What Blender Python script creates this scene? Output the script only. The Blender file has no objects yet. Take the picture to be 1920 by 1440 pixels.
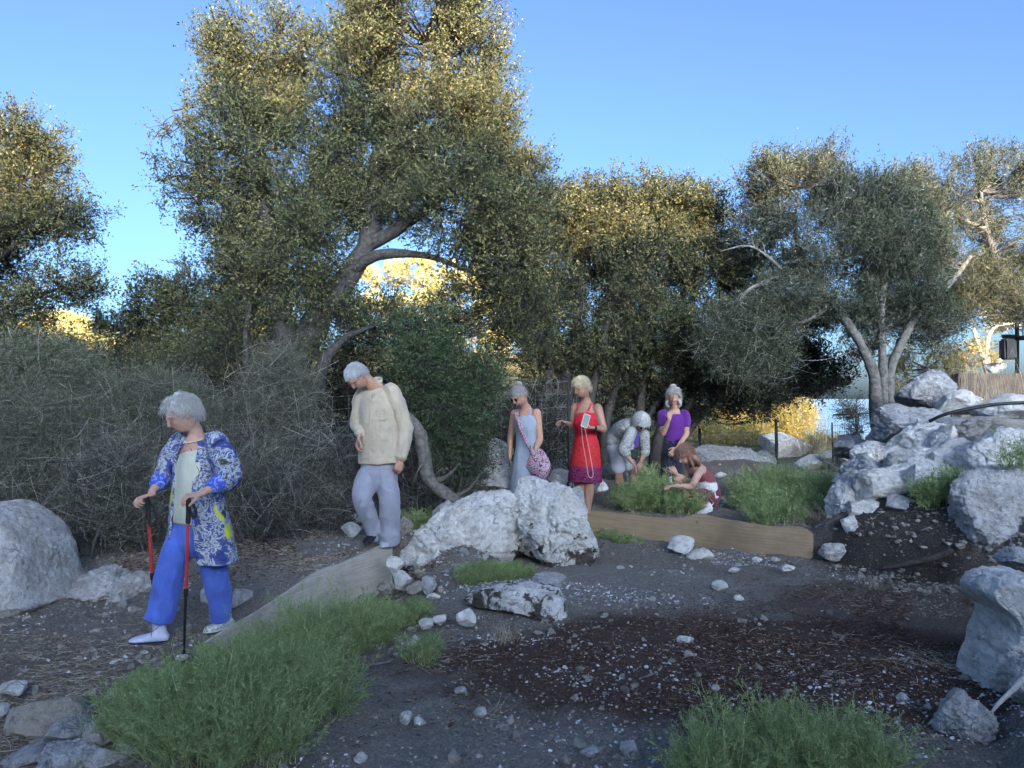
import bpy, bmesh, math, random
import numpy as np
from mathutils import Vector, Matrix

SC = bpy.context.scene
COL = SC.collection
PI = math.pi
R = math.radians

# ------------------------------------------------------------------ camera
F = 1442.0                      # focal length in pixels of the 1920 px wide photograph
PITCH = math.atan(25 / F)
CAMZ = 1.6
cd = bpy.data.cameras.new('camera')
cam = bpy.data.objects.new('camera', cd)
COL.objects.link(cam)
cd.sensor_width = 36.0
cd.lens = 36.0 * F / 1920
cd.clip_start = 0.05
cd.clip_end = 60000
cam.location = (0, 0, CAMZ)
cam.rotation_euler = (PI / 2 + PITCH, 0, 0)
SC.camera = cam

# ------------------------------------------------------------------ world, sun, exposure
SUN_EL = R(11)
SUN_T = 0.25                    # the sun stands behind the camera, a little to the right
w = bpy.data.worlds.new("World")
SC.world = w
w.use_nodes = True
nt = w.node_tree
bg = nt.nodes['Background']
sky = nt.nodes.new('ShaderNodeTexSky')
sky.sky_type = 'NISHITA'
sky.sun_disc = False
sky.sun_elevation = SUN_EL
to_sun = Vector((SUN_T, -1, 0)).normalized() * math.cos(SUN_EL) + Vector((0, 0, math.sin(SUN_EL)))
sky.sun_rotation = math.atan2(to_sun.x, to_sun.y)
sky.altitude = 0
sky.air_density = 0.8
sky.dust_density = 2.3
sky.ozone_density = 5.0
hs = nt.nodes.new('ShaderNodeHueSaturation'); hs.inputs['Saturation'].default_value = .92
nt.links.new(sky.outputs[0], hs.inputs['Color'])
# added gain on the sky glow round the sun, to brighten the shaded foreground
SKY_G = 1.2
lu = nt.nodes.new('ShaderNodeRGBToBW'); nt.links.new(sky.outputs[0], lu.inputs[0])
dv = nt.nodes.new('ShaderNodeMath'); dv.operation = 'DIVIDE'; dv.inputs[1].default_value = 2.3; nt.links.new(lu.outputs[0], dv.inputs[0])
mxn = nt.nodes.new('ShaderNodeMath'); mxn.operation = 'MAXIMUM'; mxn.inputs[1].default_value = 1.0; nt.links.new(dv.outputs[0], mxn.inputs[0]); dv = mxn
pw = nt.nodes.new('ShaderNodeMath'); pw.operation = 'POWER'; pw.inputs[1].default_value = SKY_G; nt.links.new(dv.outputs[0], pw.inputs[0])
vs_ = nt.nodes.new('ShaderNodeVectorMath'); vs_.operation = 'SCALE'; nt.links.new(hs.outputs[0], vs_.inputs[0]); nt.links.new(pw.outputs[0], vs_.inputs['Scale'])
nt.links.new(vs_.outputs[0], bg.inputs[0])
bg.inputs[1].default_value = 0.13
sd = bpy.data.lights.new('sun', 'SUN')
sd.energy = 5.0
sd.angle = R(0.5)
sd.color = (1.0, 0.70, 0.33)
sun = bpy.data.objects.new('sun', sd)
COL.objects.link(sun)
sun.rotation_euler = to_sun.to_track_quat('Z', 'Y').to_euler()
sun.location = (8, -30, 30)
SC.view_settings.view_transform = 'Standard'
SC.view_settings.look = 'None'
SC.view_settings.gamma = 1
SC.view_settings.exposure = 1.62
SC.cycles.max_bounces = 6
SC.cycles.diffuse_bounces = 3
SC.cycles.transparent_max_bounces = 8

# ------------------------------------------------------------------ helpers: photo geometry
cT, sT = math.cos(PITCH), math.sin(PITCH)
def P(px, py, Y):
    """the point at depth Y that the photograph shows at (px, py)"""
    x = (px - 960) / F
    z = (720 - py) / F
    dy = cT - z * sT
    dz = sT + z * cT
    return np.array((x * Y / dy, Y, CAMZ + dz * Y / dy))
def M_(npx, Y): return npx * Y / F

# ------------------------------------------------------------------ helpers: noise
def _h(i, j, k, s):
    n = (i * 374761393 + j * 668265263 + k * 2147483647 * 3 + s * 974634777) & 0xFFFFFFFF
    n = ((n ^ (n >> 13)) * 1274126177) & 0xFFFFFFFF
    n = ((n ^ (n >> 16)) * 2246822519) & 0xFFFFFFFF
    return ((n ^ (n >> 15)) & 0xFFFF) / 32767.5 - 1
def vn(p, s=0):
    p = np.asarray(p, float)
    f = np.floor(p).astype(np.int64)
    t = p - f
    t = t * t * t * (t * (t * 6 - 15) + 10)
    i, j, k = f[..., 0], f[..., 1], f[..., 2]
    x, y, z = t[..., 0], t[..., 1], t[..., 2]
    def l(a, b, q): return a + (b - a) * q
    return l(l(l(_h(i, j, k, s), _h(i+1, j, k, s), x), l(_h(i, j+1, k, s), _h(i+1, j+1, k, s), x), y),
             l(l(_h(i, j, k+1, s), _h(i+1, j, k+1, s), x), l(_h(i, j+1, k+1, s), _h(i+1, j+1, k+1, s), x), y), z)
def fbm(p, o=4, s=0, g=.5, lac=2.03):
    p = np.asarray(p, float); a = 1; r = 0; tot = 0
    for i in range(o):
        r = r + a * vn(p + i * 17.3, s + i); tot += a; a *= g; p = p * lac
    return r / tot
def ss(a, b, x):
    t = np.clip((x - a) / (b - a), 0, 1)
    return t * t * (3 - 2 * t)
def nrm(v):
    v = np.asarray(v, float)
    return v / (np.linalg.norm(v, axis=-1, keepdims=True) + 1e-12)

# ------------------------------------------------------------------ helpers: meshes and objects
def mesh_np(name, V, Fs, mats=None, smooth=True, midx=None, fattr=None):
    """V (n,3); Fs a list of (m,k) index arrays"""
    V = np.asarray(V, np.float32)
    if not isinstance(Fs, (list, tuple)): Fs = [Fs]
    Fs = [np.asarray(f, np.int32) for f in Fs if len(f)]
    me = bpy.data.meshes.new(name)
    me.vertices.add(len(V)); me.vertices.foreach_set('co', V.ravel())
    nl = sum(f.size for f in Fs); npoly = sum(len(f) for f in Fs)
    me.loops.add(nl); me.loops.foreach_set('vertex_index', np.concatenate([f.ravel() for f in Fs]))
    me.polygons.add(npoly)
    tot = np.concatenate([np.full(len(f), f.shape[1], np.int32) for f in Fs])
    st = np.concatenate([[0], np.cumsum(tot)[:-1]]).astype(np.int32)
    me.polygons.foreach_set('loop_start', st)
    me.polygons.foreach_set('use_smooth', np.full(npoly, smooth))
    if midx is not None: me.polygons.foreach_set('material_index', np.asarray(midx, np.int32))
    if fattr is not None:
        a = me.attributes.new('rnd', 'FLOAT', 'FACE'); a.data.foreach_set('value', np.asarray(fattr, np.float32))
    me.update(calc_edges=True); me.validate()
    for m in (mats or []): me.materials.append(m)
    return me
def link(name, me, parent=None, loc=None):
    o = bpy.data.objects.new(name, me); COL.objects.link(o)
    if loc is not None: o.location = loc
    if parent is not None:
        o.parent = parent
        if loc is None: o.location = (0, 0, 0) if parent.parent else -Vector(parent.location)      # mesh data given in world coordinates
    return o
def tag(o, label=None, cat=None, group=None, kind=None):
    if label: o['label'] = label
    if cat: o['category'] = cat
    if group: o['group'] = group
    if kind: o['kind'] = kind
    return o
def empty(name, loc, label, cat, group=None):
    o = bpy.data.objects.new(name, None); COL.objects.link(o)
    o.location = tuple(float(c) for c in loc); o.empty_display_size = .1
    return tag(o, label, cat, group)
def base_origin(me, V=None):
    """move a world-space mesh so that its object can stand at its own base"""
    n = len(me.vertices); a = np.empty(n * 3, np.float32); me.vertices.foreach_get('co', a); a = a.reshape(-1, 3)
    c = np.array(((a[:, 0].min() + a[:, 0].max()) / 2, (a[:, 1].min() + a[:, 1].max()) / 2, a[:, 2].min()))
    me.vertices.foreach_set('co', (a - c).astype(np.float32).ravel()); me.update()
    return tuple(float(v) for v in c)
def solo(name, me, label, cat, group=None, kind=None):
    loc = base_origin(me)
    return tag(link(name, me, None, loc), label, cat, group, kind)

class Buf:
    def __init__(s): s.V = []; s.F = []; s.A = []; s.n = 0
    def add(s, V, Fa, A=None):
        V = np.asarray(V, float).reshape(-1, 3)
        for f in (Fa if isinstance(Fa, list) else [Fa]):
            f = np.asarray(f, np.int64)
            s.F.append(f + s.n)
            s.A.append(np.zeros(len(f)) if A is None else (np.full(len(f), A) if np.isscalar(A) else np.asarray(A)))
        s.V.append(V); s.n += len(V)
    def mesh(s, name, mats, smooth=True):
        by = {}; at = {}
        for f, a in zip(s.F, s.A):
            by.setdefault(f.shape[1], []).append(f); at.setdefault(f.shape[1], []).append(a)
        ks = list(by)
        return mesh_np(name, np.concatenate(s.V), [np.concatenate(by[k]) for k in ks], mats, smooth,
                       fattr=np.concatenate([np.concatenate(at[k]) for k in ks]))

def tube(pts, rad, n=8, caps=True):
    pts = np.asarray(pts, float); m = len(pts)
    rad = np.broadcast_to(np.asarray(rad, float), (m,))
    t = nrm(np.gradient(pts, axis=0))
    ref = np.array((0, 0, 1.)) if abs(t[0][2]) < .9 else np.array((1., 0, 0))
    u = np.empty_like(pts); a = ref
    for i in range(m):
        a = a - t[i] * a.dot(t[i]); a = a / (np.linalg.norm(a) + 1e-9); u[i] = a
    v = np.cross(t, u)
    th = np.arange(n) * 2 * PI / n
    V = pts[:, None] + rad[:, None, None] * (np.cos(th)[None, :, None] * u[:, None] + np.sin(th)[None, :, None] * v[:, None])
    i = np.arange(m - 1)[:, None] * n; j = np.arange(n)[None]; k = (j + 1) % n
    Fq = np.stack((i + j, i + k, i + n + k, i + n + j), -1).reshape(-1, 4)
    V = V.reshape(-1, 3); Fs = [Fq]
    if caps:
        V = np.concatenate((V, pts[:1], pts[-1:]))
        j = np.arange(n); k = (j + 1) % n
        Fs.append(np.concatenate((np.stack((k, j, np.full(n, m * n)), -1),
                                  np.stack((j + (m-1)*n, k + (m-1)*n, np.full(n, m * n + 1)), -1))))
    return V, Fs
def spline(pts, k=6):
    """Catmull-Rom through the rows of pts (any number of columns)"""
    p = np.asarray(pts, float)
    if len(p) < 3: 
        t = np.linspace(0, 1, k + 1)[:, None]; return p[0] * (1 - t) + p[-1] * t
    q = np.concatenate((2 * p[:1] - p[1:2], p, 2 * p[-1:] - p[-2:-1])); out = []
    for i in range(1, len(q) - 2):
        t = np.linspace(0, 1, k, endpoint=False)[:, None]
        a, b, c, d = q[i-1], q[i], q[i+1], q[i+2]
        out.append(.5 * (2*b + (c-a)*t + (2*a-5*b+4*c-d)*t*t + (3*b-a-3*c+d)*t**3))
    out.append(q[-2][None]); return np.concatenate(out)
def twigs(P0, P1, bend, r0, r1, seg=4, n=3):
    """many thin curved tubes at once; P0, P1, bend (k,3)"""
    k = len(P0); t = np.linspace(0, 1, seg + 1)
    C = P0[:, None] * (1 - t)[None, :, None] + P1[:, None] * t[None, :, None] + bend[:, None] * (4 * t * (1 - t))[None, :, None]
    T = nrm(np.gradient(C, axis=1)); rf = np.where(np.abs(T[..., 2:]) < .9, np.array((0, 0, 1.)), np.array((1., 0, 0)))
    U = nrm(np.cross(T, rf)); W = np.cross(T, U)
    r0 = np.broadcast_to(r0, (k,)); r1 = np.broadcast_to(r1, (k,))
    rad = r0[:, None] * (1 - t) + r1[:, None] * t
    th = np.arange(n) * 2 * PI / n
    V = C[:, :, None] + rad[:, :, None, None] * (np.cos(th)[:, None] * U[:, :, None] + np.sin(th)[:, None] * W[:, :, None])
    b = (np.arange(k) * (seg + 1) * n)[:, None, None]; i = (np.arange(seg) * n)[None, :, None]; j = np.arange(n)[None, None]; kk = (j + 1) % n
    Fq = np.stack((b+i+j, b+i+kk, b+i+n+kk, b+i+n+j), -1).reshape(-1, 4)
    return V.reshape(-1, 3), Fq
def leaves(C, D, L, W, rng, fold=.18):
    """one lozenge leaf per row: base C, direction D, length L, width W"""
    k = len(C); D = nrm(D); A = nrm(np.cross(D, nrm(rng.normal(size=(k, 3))))); N = np.cross(A, D)
    L = np.broadcast_to(L, (k,))[:, None]; W = np.broadcast_to(W, (k,))[:, None]
    V = np.stack((C, C + D*L*.45 + A*W*.5 + N*W*fold, C + D*L, C + D*L*.45 - A*W*.5 + N*W*fold), 1)
    return V.reshape(-1, 3), np.arange(k * 4).reshape(-1, 4)

# ------------------------------------------------------------------ helpers: materials
def newmat(name):
    m = bpy.data.materials.new(name); m.use_nodes = True
    t = m.node_tree; return m, t, t.nodes['Principled BSDF']
def N(t, typ, **kw):
    n = t.nodes.new(typ)
    for k, v in kw.items():
        if k.startswith('i_'):
            key = k[2:]; key = int(key) if key.isdigit() else key.replace('_', ' ')
            n.inputs[key].default_value = v
        else: setattr(n, k, v)
    return n
def L(t, a, b): t.links.new(a, b)
def ramp(t, fac, stops, interp='LINEAR'):
    r = N(t, 'ShaderNodeValToRGB'); r.color_ramp.interpolation = interp
    e = r.color_ramp.elements
    while len(e) < len(stops): e.new(.5)
    for x, (p, c) in zip(e, stops):
        x.position = p; x.color = (*c, 1) if len(c) == 3 else c
    if fac is not None: L(t, fac, r.inputs[0])
    return r
def coords(t, kind='Object', scale=1, rot=None):
    c = N(t, 'ShaderNodeTexCoord'); m = N(t, 'ShaderNodeMapping')
    m.inputs['Scale'].default_value = (scale,) * 3 if np.isscalar(scale) else scale
    if rot: m.inputs['Rotation'].default_value = rot
    L(t, c.outputs[kind], m.inputs[0]); return m.outputs[0]
def noise(t, vec, scale, detail=5, rough=.55, dist=0):
    n = N(t, 'ShaderNodeTexNoise'); n.inputs['Scale'].default_value = scale; n.inputs['Detail'].default_value = detail
    n.inputs['Roughness'].default_value = rough; n.inputs['Distortion'].default_value = dist
    L(t, vec, n.inputs['Vector']); return n.outputs['Fac']
def mixc(t, fac, a, b, mode='MIX'):
    m = N(t, 'ShaderNodeMix', data_type='RGBA', blend_type=mode)
    for s, v in ((0, fac), (6, a), (7, b)):
        if hasattr(v, 'type') and hasattr(v, 'links'): L(t, v, m.inputs[s])
        else: m.inputs[s].default_value = v if s == 0 else ((*v, 1) if len(v) == 3 else v)
    return m.outputs[2]
def mth(t, op, a, b=None, clamp=False):
    m = N(t, 'ShaderNodeMath', operation=op, use_clamp=clamp)
    for s, v in ((0, a), (1, b)):
        if v is None: continue
        if hasattr(v, 'links'): L(t, v, m.inputs[s])
        else: m.inputs[s].default_value = v
    return m.outputs[0]
def bump(t, bs, h, strength=.5, dist=.01):
    b = N(t, 'ShaderNodeBump'); b.inputs['Strength'].default_value = strength; b.inputs['Distance'].default_value = dist
    L(t, h, b.inputs['Height']); L(t, b.outputs[0], bs.inputs['Normal'])
def simple(name, c, rough=.7, var=.15, scale=30, bstr=.2, bdist=.003, spec=.3, kind='Object', sheen=0):
    m, t, b = newmat(name); v = coords(t, kind)
    n = noise(t, v, scale, 6)
    d = tuple(x * (1 - var) for x in c); e = tuple(min(1, x * (1 + var)) for x in c)
    r = ramp(t, n, [(.3, d), (.7, e)]); L(t, r.outputs[0], b.inputs['Base Color'])
    b.inputs['Roughness'].default_value = rough; b.inputs['Specular IOR Level'].default_value = spec
    if sheen: b.inputs['Sheen Weight'].default_value = sheen
    if bstr: bump(t, b, n, bstr, bdist)
    return m
def leafmat(name, stops, rough=.7, trans=.22, spec=.15):
    m, t, b = newmat(name)
    a = N(t, 'ShaderNodeAttribute', attribute_name='rnd')
    r = ramp(t, a.outputs['Fac'], stops)
    L(t, r.outputs[0], b.inputs['Base Color']); b.inputs['Roughness'].default_value = rough
    b.inputs['Specular IOR Level'].default_value = spec
    if trans:
        tr = N(t, 'ShaderNodeBsdfTranslucent'); L(t, r.outputs[0], tr.inputs[0])
        mx = N(t, 'ShaderNodeMixShader'); mx.inputs[0].default_value = trans
        L(t, b.outputs[0], mx.inputs[1]); L(t, tr.outputs[0], mx.inputs[2])
        L(t, mx.outputs[0], t.nodes['Material Output'].inputs[0])
    return m
# ------------------------------------------------------------------ terrain heights
LOW = np.array([(-1.08, 7.25), (-.75, 7.45), (0, 7.9), (.6, 8.6), (.86, 9.22), (1.5, 8.9), (2.99, 7.72),
                (3.2, 7.3), (3.7, 6.7), (3.95, 6.1), (3.5, 5.2), (2.85, 4.6), (2.45, 4.0), (2.0, 3.4), (1.5, 2.6), (1.2, 1.2),
                (1.0, -1.5), (-2.9, -1.5), (-2.75, 2.5), (-2.3, 3.9), (-2.1, 4.3), (-1.86, 5.0), (-1.62, 5.75), (-1.38, 6.5)])
BANK = [(3.02, 7.75), (3.3, 7.3), (3.8, 6.7), (4.05, 6.1), (3.55, 5.1), (2.95, 4.6), (2.55, 4.05), (2.1, 3.4), (1.7, 2.6), (1.5, 1.0), (1.5, -3)]
def polydist(x, y, poly):
    """signed distance (positive inside)"""
    d = np.full(x.shape, 1e9); ins = np.zeros(x.shape, bool); n = len(poly)
    for i in range(n):
        ax, ay = poly[i]; bx, by = poly[(i + 1) % n]
        ex, ey = bx - ax, by - ay
        t = np.clip(((x - ax) * ex + (y - ay) * ey) / (ex * ex + ey * ey), 0, 1)
        d = np.minimum(d, np.hypot(x - ax - t * ex, y - ay - t * ey))
        c = ((ay > y) != (by > y)) & (x < (bx - ax) * (y - ay) / (by - ay + 1e-12) + ax)
        ins ^= c
    return np.where(ins, d, -d)
XR = np.array([-40, -10, 0, 6, 10, 13, 15.0, 15.9, 16.5, 17.2, 19, 22, 30, 60.])
ZR = np.array([9.2, 9.6, 9.9, 10.2, 10.6, 10.8, 11.0, 8.1, 8.1, 10.7, 8.8, 8.6, 8.5, 8])
def gh(x, y, fine=True):
    x = np.asarray(x, float); y = np.asarray(y, float)
    # upper terrace
    zu = np.interp(y, [-2, 3, 4.2, 5.0, 7.1, 9, 30], [-.05, -.02, .0, .045, .235, .24, .34])
    zu = zu + .12 * ss(-3, -7, x) + .25 * ss(9, 12, y) * ss(-1, -6, x)
    # right-hand embankment: the farther beyond its foot line, the higher
    bk = np.array(BANK)
    xb = np.interp(y, bk[::-1, 1], bk[::-1, 0])
    xb = np.where(y > 7.75, 3.02 + (y - 7.75) * .50, xb)
    s = x - xb
    hb = np.interp(s, [0, .12, .5, 1.2, 2.2, 3.5, 6], [0, .10, .32, .60, .84, 1.0, 1.05])
    hb = hb * np.interp(y, [2, 4, 6, 8.5, 11, 14, 18], [1.1, .95, 1.0, 1.05, .62, .35, .25])
    # lower bed
    ds = polydist(x, y, LOW)
    zl = .0 - .25 * np.exp(-(((x + 1.25) / .75) ** 2 + ((y - 6.3) / 1.3) ** 2)) \
         - .05 * np.exp(-(((x - 2.8) / 1.0) ** 2 + ((y - 5.8) / .8) ** 2))
    m = ss(-.13, -.05, ds)
    # no step where the bank, not a board, is the edge
    z = zu * (1 - m) + zl * m
    z = z + np.where(ds < .0, hb, 0) * ss(0, .1, -ds) * (s > 0)
    # soil heaped against the middle boulder, and the hollow before the low ledge rock
    z = z + .30 * np.exp(-(((x + .50) / .42) ** 2 + ((y - 7.02) / .40) ** 2))
    z = z + .11 * np.exp(-(((x - .0) / .55) ** 2 + ((y - 6.25) / .35) ** 2)) - .10 * np.exp(-(((x - .02) / .35) ** 2 + ((y - 5.45) / .28) ** 2))
    z = z + .30 * np.exp(-(((x + 6.2) / 1.6) ** 2 + ((y - 7.2) / 1.5) ** 2))
    # stony mound behind the kneeling group
    z = z + .35 * np.exp(-(((x - 3.6) / 1.3) ** 2 + ((y - 12.4) / .9) ** 2))
    # beyond the fence the hill falls away to the sea on the right, rises to a ridge far left
    a = x / np.maximum(y, 3.)
    z = z + ss(17, 34, y) * np.interp(a, [-1, -.1, .15, .24, .33, .40, 1], [2.0, 3.2, 3.2, 1.0, .5, -8, -12]) - np.clip(y - 42, 0, None) * .35
    z = z + 4.5 * np.exp(-(((x + 38) / 12) ** 2 + ((y - 56) / 14) ** 2)) + 1.0 * np.exp(-(((x + 26) / 9) ** 2 + ((y - 45) / 12) ** 2)) + .33 * np.clip(y - 42, 0, 30) * ss(-20, -30, x) 
    # unseen hillside added behind the photographer, its crest shaped to cast the shade
    xr = np.interp(x, XR, ZR)
    z = z + ss(-9, -25, y) * (xr + 1.5 * fbm(np.stack((x * .75, y * .3, x * 0), -1), 4, 5) * ss(20, 17, x)) 
    if fine:
        p = np.stack((x, y, x * 0), -1); near = ss(22, 12, np.hypot(x, y))
        z = z + near * (.026 * fbm(p * 1.7, 3, 11) + .024 * fbm(p * 7, 3, 12) + .013 * fbm(p * 26, 3, 13))
        z = z + near * .012 * np.clip(fbm(p * 11, 2, 15), 0, 1) * (ds < 0)
    return z
def G(px, py, y0=2.5, y1=60):
    """where the sight line of a photo pixel meets the ground"""
    Y = np.linspace(y0, y1, 1400); pts = np.stack([P(px, py, 1.0) - (0, 0, CAMZ)] * len(Y)) * Y[:, None] + (0, 0, CAMZ)
    d = pts[:, 2] - gh(pts[:, 0], pts[:, 1]); i = np.argmax(d < 0)
    if d[i] >= 0: return P(px, py, y1)
    return pts[i]
def on(x, y): return float(gh(np.array([x]), np.array([y]))[0])

# ------------------------------------------------------------------ ground sheet
def axis(lo, hi, step, far_lo, far_hi, g=1.13):
    a = list(np.arange(lo, hi + 1e-6, step)); s = step
    while a[-1] < far_hi: s *= g; a.append(a[-1] + s)
    s = step; b = []; x = lo
    while x > far_lo: s *= g; x -= s; b.append(x)
    return np.array(b[::-1] + a)
gx = axis(-6.2, 6.2, .028, -900, 900)
gy = axis(2.4, 10.0, .028, -120, 900, 1.09)
gy = np.concatenate((gy, ))
X, Yg = np.meshgrid(gx, gy)
Z = gh(X.ravel(), Yg.ravel())
Z = np.where(Yg.ravel() > 200, np.minimum(Z, -90), Z)
V = np.stack((X.ravel(), Yg.ravel(), Z), -1)
nx, ny = len(gx), len(gy)
i = np.arange(ny - 1)[:, None] * nx; j = np.arange(nx - 1)[None]
Fq = np.stack((i + j, i + j + 1, i + nx + j + 1, i + nx + j), -1).reshape(-1, 4)

m, t, b = newmat('dark_soil')
tc = N(t, 'ShaderNodeTexCoord').outputs['Object']
sep = N(t, 'ShaderNodeSeparateXYZ'); L(t, tc, sep.inputs[0])
n1 = noise(t, tc, 60, 8, .7); n2 = noise(t, tc, 3.0, 6, .6); n3 = noise(t, tc, 300, 4, .7); n4 = noise(t, tc, .9, 4, .5)
soil = ramp(t, n1, [(.25, (.092, .080, .066)), (.5, (.245, .215, .178)), (.75, (.48, .44, .38))]).outputs[0]
mulch = ramp(t, n1, [(.25, (.045, .027, .020)), (.55, (.135, .086, .064)), (.85, (.27, .19, .15))]).outputs[0]
dusty = ramp(t, n1, [(.2, (.14, .13, .115)), (.6, (.34, .32, .285)), (.85, (.55, .53, .48))]).outputs[0]
straw = ramp(t, n1, [(.2, (.08, .066, .05)), (.6, (.22, .18, .135)), (.85, (.38, .32, .24))]).outputs[0]
def blob(cx, cy, rx, ry, lo=.35, hi=.75):
    vx = mth(t, 'POWER', mth(t, 'ABSOLUTE', mth(t, 'DIVIDE', mth(t, 'SUBTRACT', sep.outputs[0], cx), rx)), 2)
    vy = mth(t, 'POWER', mth(t, 'ABSOLUTE', mth(t, 'DIVIDE', mth(t, 'SUBTRACT', sep.outputs[1], cy), ry)), 2)
    d = mth(t, 'SUBTRACT', 1.25, mth(t, 'ADD', mth(t, 'ADD', vx, vy), mth(t, 'MULTIPLY', n2, .6)))
    r = N(t, 'ShaderNodeMapRange'); L(t, d, r.inputs[0]); r.inputs[1].default_value = lo - .4; r.inputs[2].default_value = hi - .4
    r.inputs[3].default_value = 0; r.inputs[4].default_value = 1
    return r.outputs[0]
c = soil
c = mixc(t, mth(t, 'MULTIPLY', blob(.5, 6.6, 1.8, .9), .7), c, dusty)
c = mixc(t, mth(t, 'MULTIPLY', ramp(t, n2, [(.5, (0, 0, 0)), (.62, (1, 1, 1))]).outputs[0], .45), c, dusty)
c = mixc(t, mth(t, 'MULTIPLY', blob(-.1, 3.9, 1.1, .9), .5), c, dusty)
c = mixc(t, mth(t, 'MULTIPLY', blob(-1.9, 6.6, 1.3, 1.0), .55), c, dusty)
c = mixc(t, blob(1.5, 4.7, 2.3, 1.15), c, mulch)
c = mixc(t, mth(t, 'MULTIPLY', blob(3.4, 6.0, 1.5, 1.0), .65), c, mulch)
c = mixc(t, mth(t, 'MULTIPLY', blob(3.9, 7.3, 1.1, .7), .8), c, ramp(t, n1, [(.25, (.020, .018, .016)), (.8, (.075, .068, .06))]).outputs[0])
c = mixc(t, mth(t, 'MULTIPLY', blob(-2.6, 4.2, 1.3, .9), .55), c, straw)
c = mixc(t, mth(t, 'MULTIPLY', blob(-.7, 6.9, .9, .6), .5), c, ramp(t, n1, [(.2, (.09, .08, .065)), (.7, (.26, .23, .18))]).outputs[0])
far = N(t, 'ShaderNodeMapRange'); L(t, sep.outputs[1], far.inputs[0]); far.inputs[1].default_value = 14; far.inputs[2].default_value = 18
hill = ramp(t, n4, [(.35, (.30, .23, .12)), (.5, (.20, .17, .085)), (.65, (.10, .10, .045))]).outputs[0]
hill2 = mixc(t, ramp(t, noise(t, tc, 1.7, 8, .75), [(.45, (0, 0, 0)), (.55, (1, 1, 1))]).outputs[0], hill, (.055, .065, .03))
c = mixc(t, far.outputs[0], c, hill2)
back = N(t, 'ShaderNodeMapRange'); L(t, sep.outputs[1], back.inputs[0]); back.inputs[1].default_value = -1.5; back.inputs[2].default_value = -4
c = mixc(t, back.outputs[0], c, mixc(t, n4, (.34, .29, .20), (.46, .42, .34)))  # unseen slope behind the camera, made pale to bounce skylight onto the scene
L(t, c, b.inputs['Base Color']); b.inputs['Roughness'].default_value = .95; b.inputs['Specular IOR Level'].default_value = .15
h = mth(t, 'ADD', mth(t, 'ADD', mth(t, 'MULTIPLY', n1, 1.0), mth(t, 'MULTIPLY', n3, .4)), mth(t, 'MULTIPLY', noise(t, tc, 18, 5, .65), 1.6))
bump(t, b, h, 1.0, .03)
gm = mesh_np('ground', V, Fq, [m])
tag(link('ground', gm), 'dark stony terraced soil with a reddish mulch patch', None, kind='structure')
M_SOIL = m

# sea
m, t, b = newmat('sea_water')
b.inputs['Base Color'].default_value = (.17, .29, .42, 1); b.inputs['Roughness'].default_value = .5
bump(t, b, noise(t, coords(t), .05, 6), .25, 3)
xs = np.concatenate((-np.geomspace(50, 30000, 14)[::-1], np.geomspace(50, 30000, 14)))
ys = np.concatenate(([-3000, -200], np.geomspace(60, 40000, 20)))
Xs, Ys = np.meshgrid(xs, ys); nx2 = len(xs)
i = np.arange(len(ys) - 1)[:, None] * nx2; j = np.arange(nx2 - 1)[None]
tag(link('sea', mesh_np('sea', np.stack((Xs.ravel(), Ys.ravel(), Xs.ravel() * 0 - 85), -1),
    np.stack((i + j, i + j + 1, i + nx2 + j + 1, i + nx2 + j), -1).reshape(-1, 4), [m])), 'calm pale blue sea far below', None, kind='structure')
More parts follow.
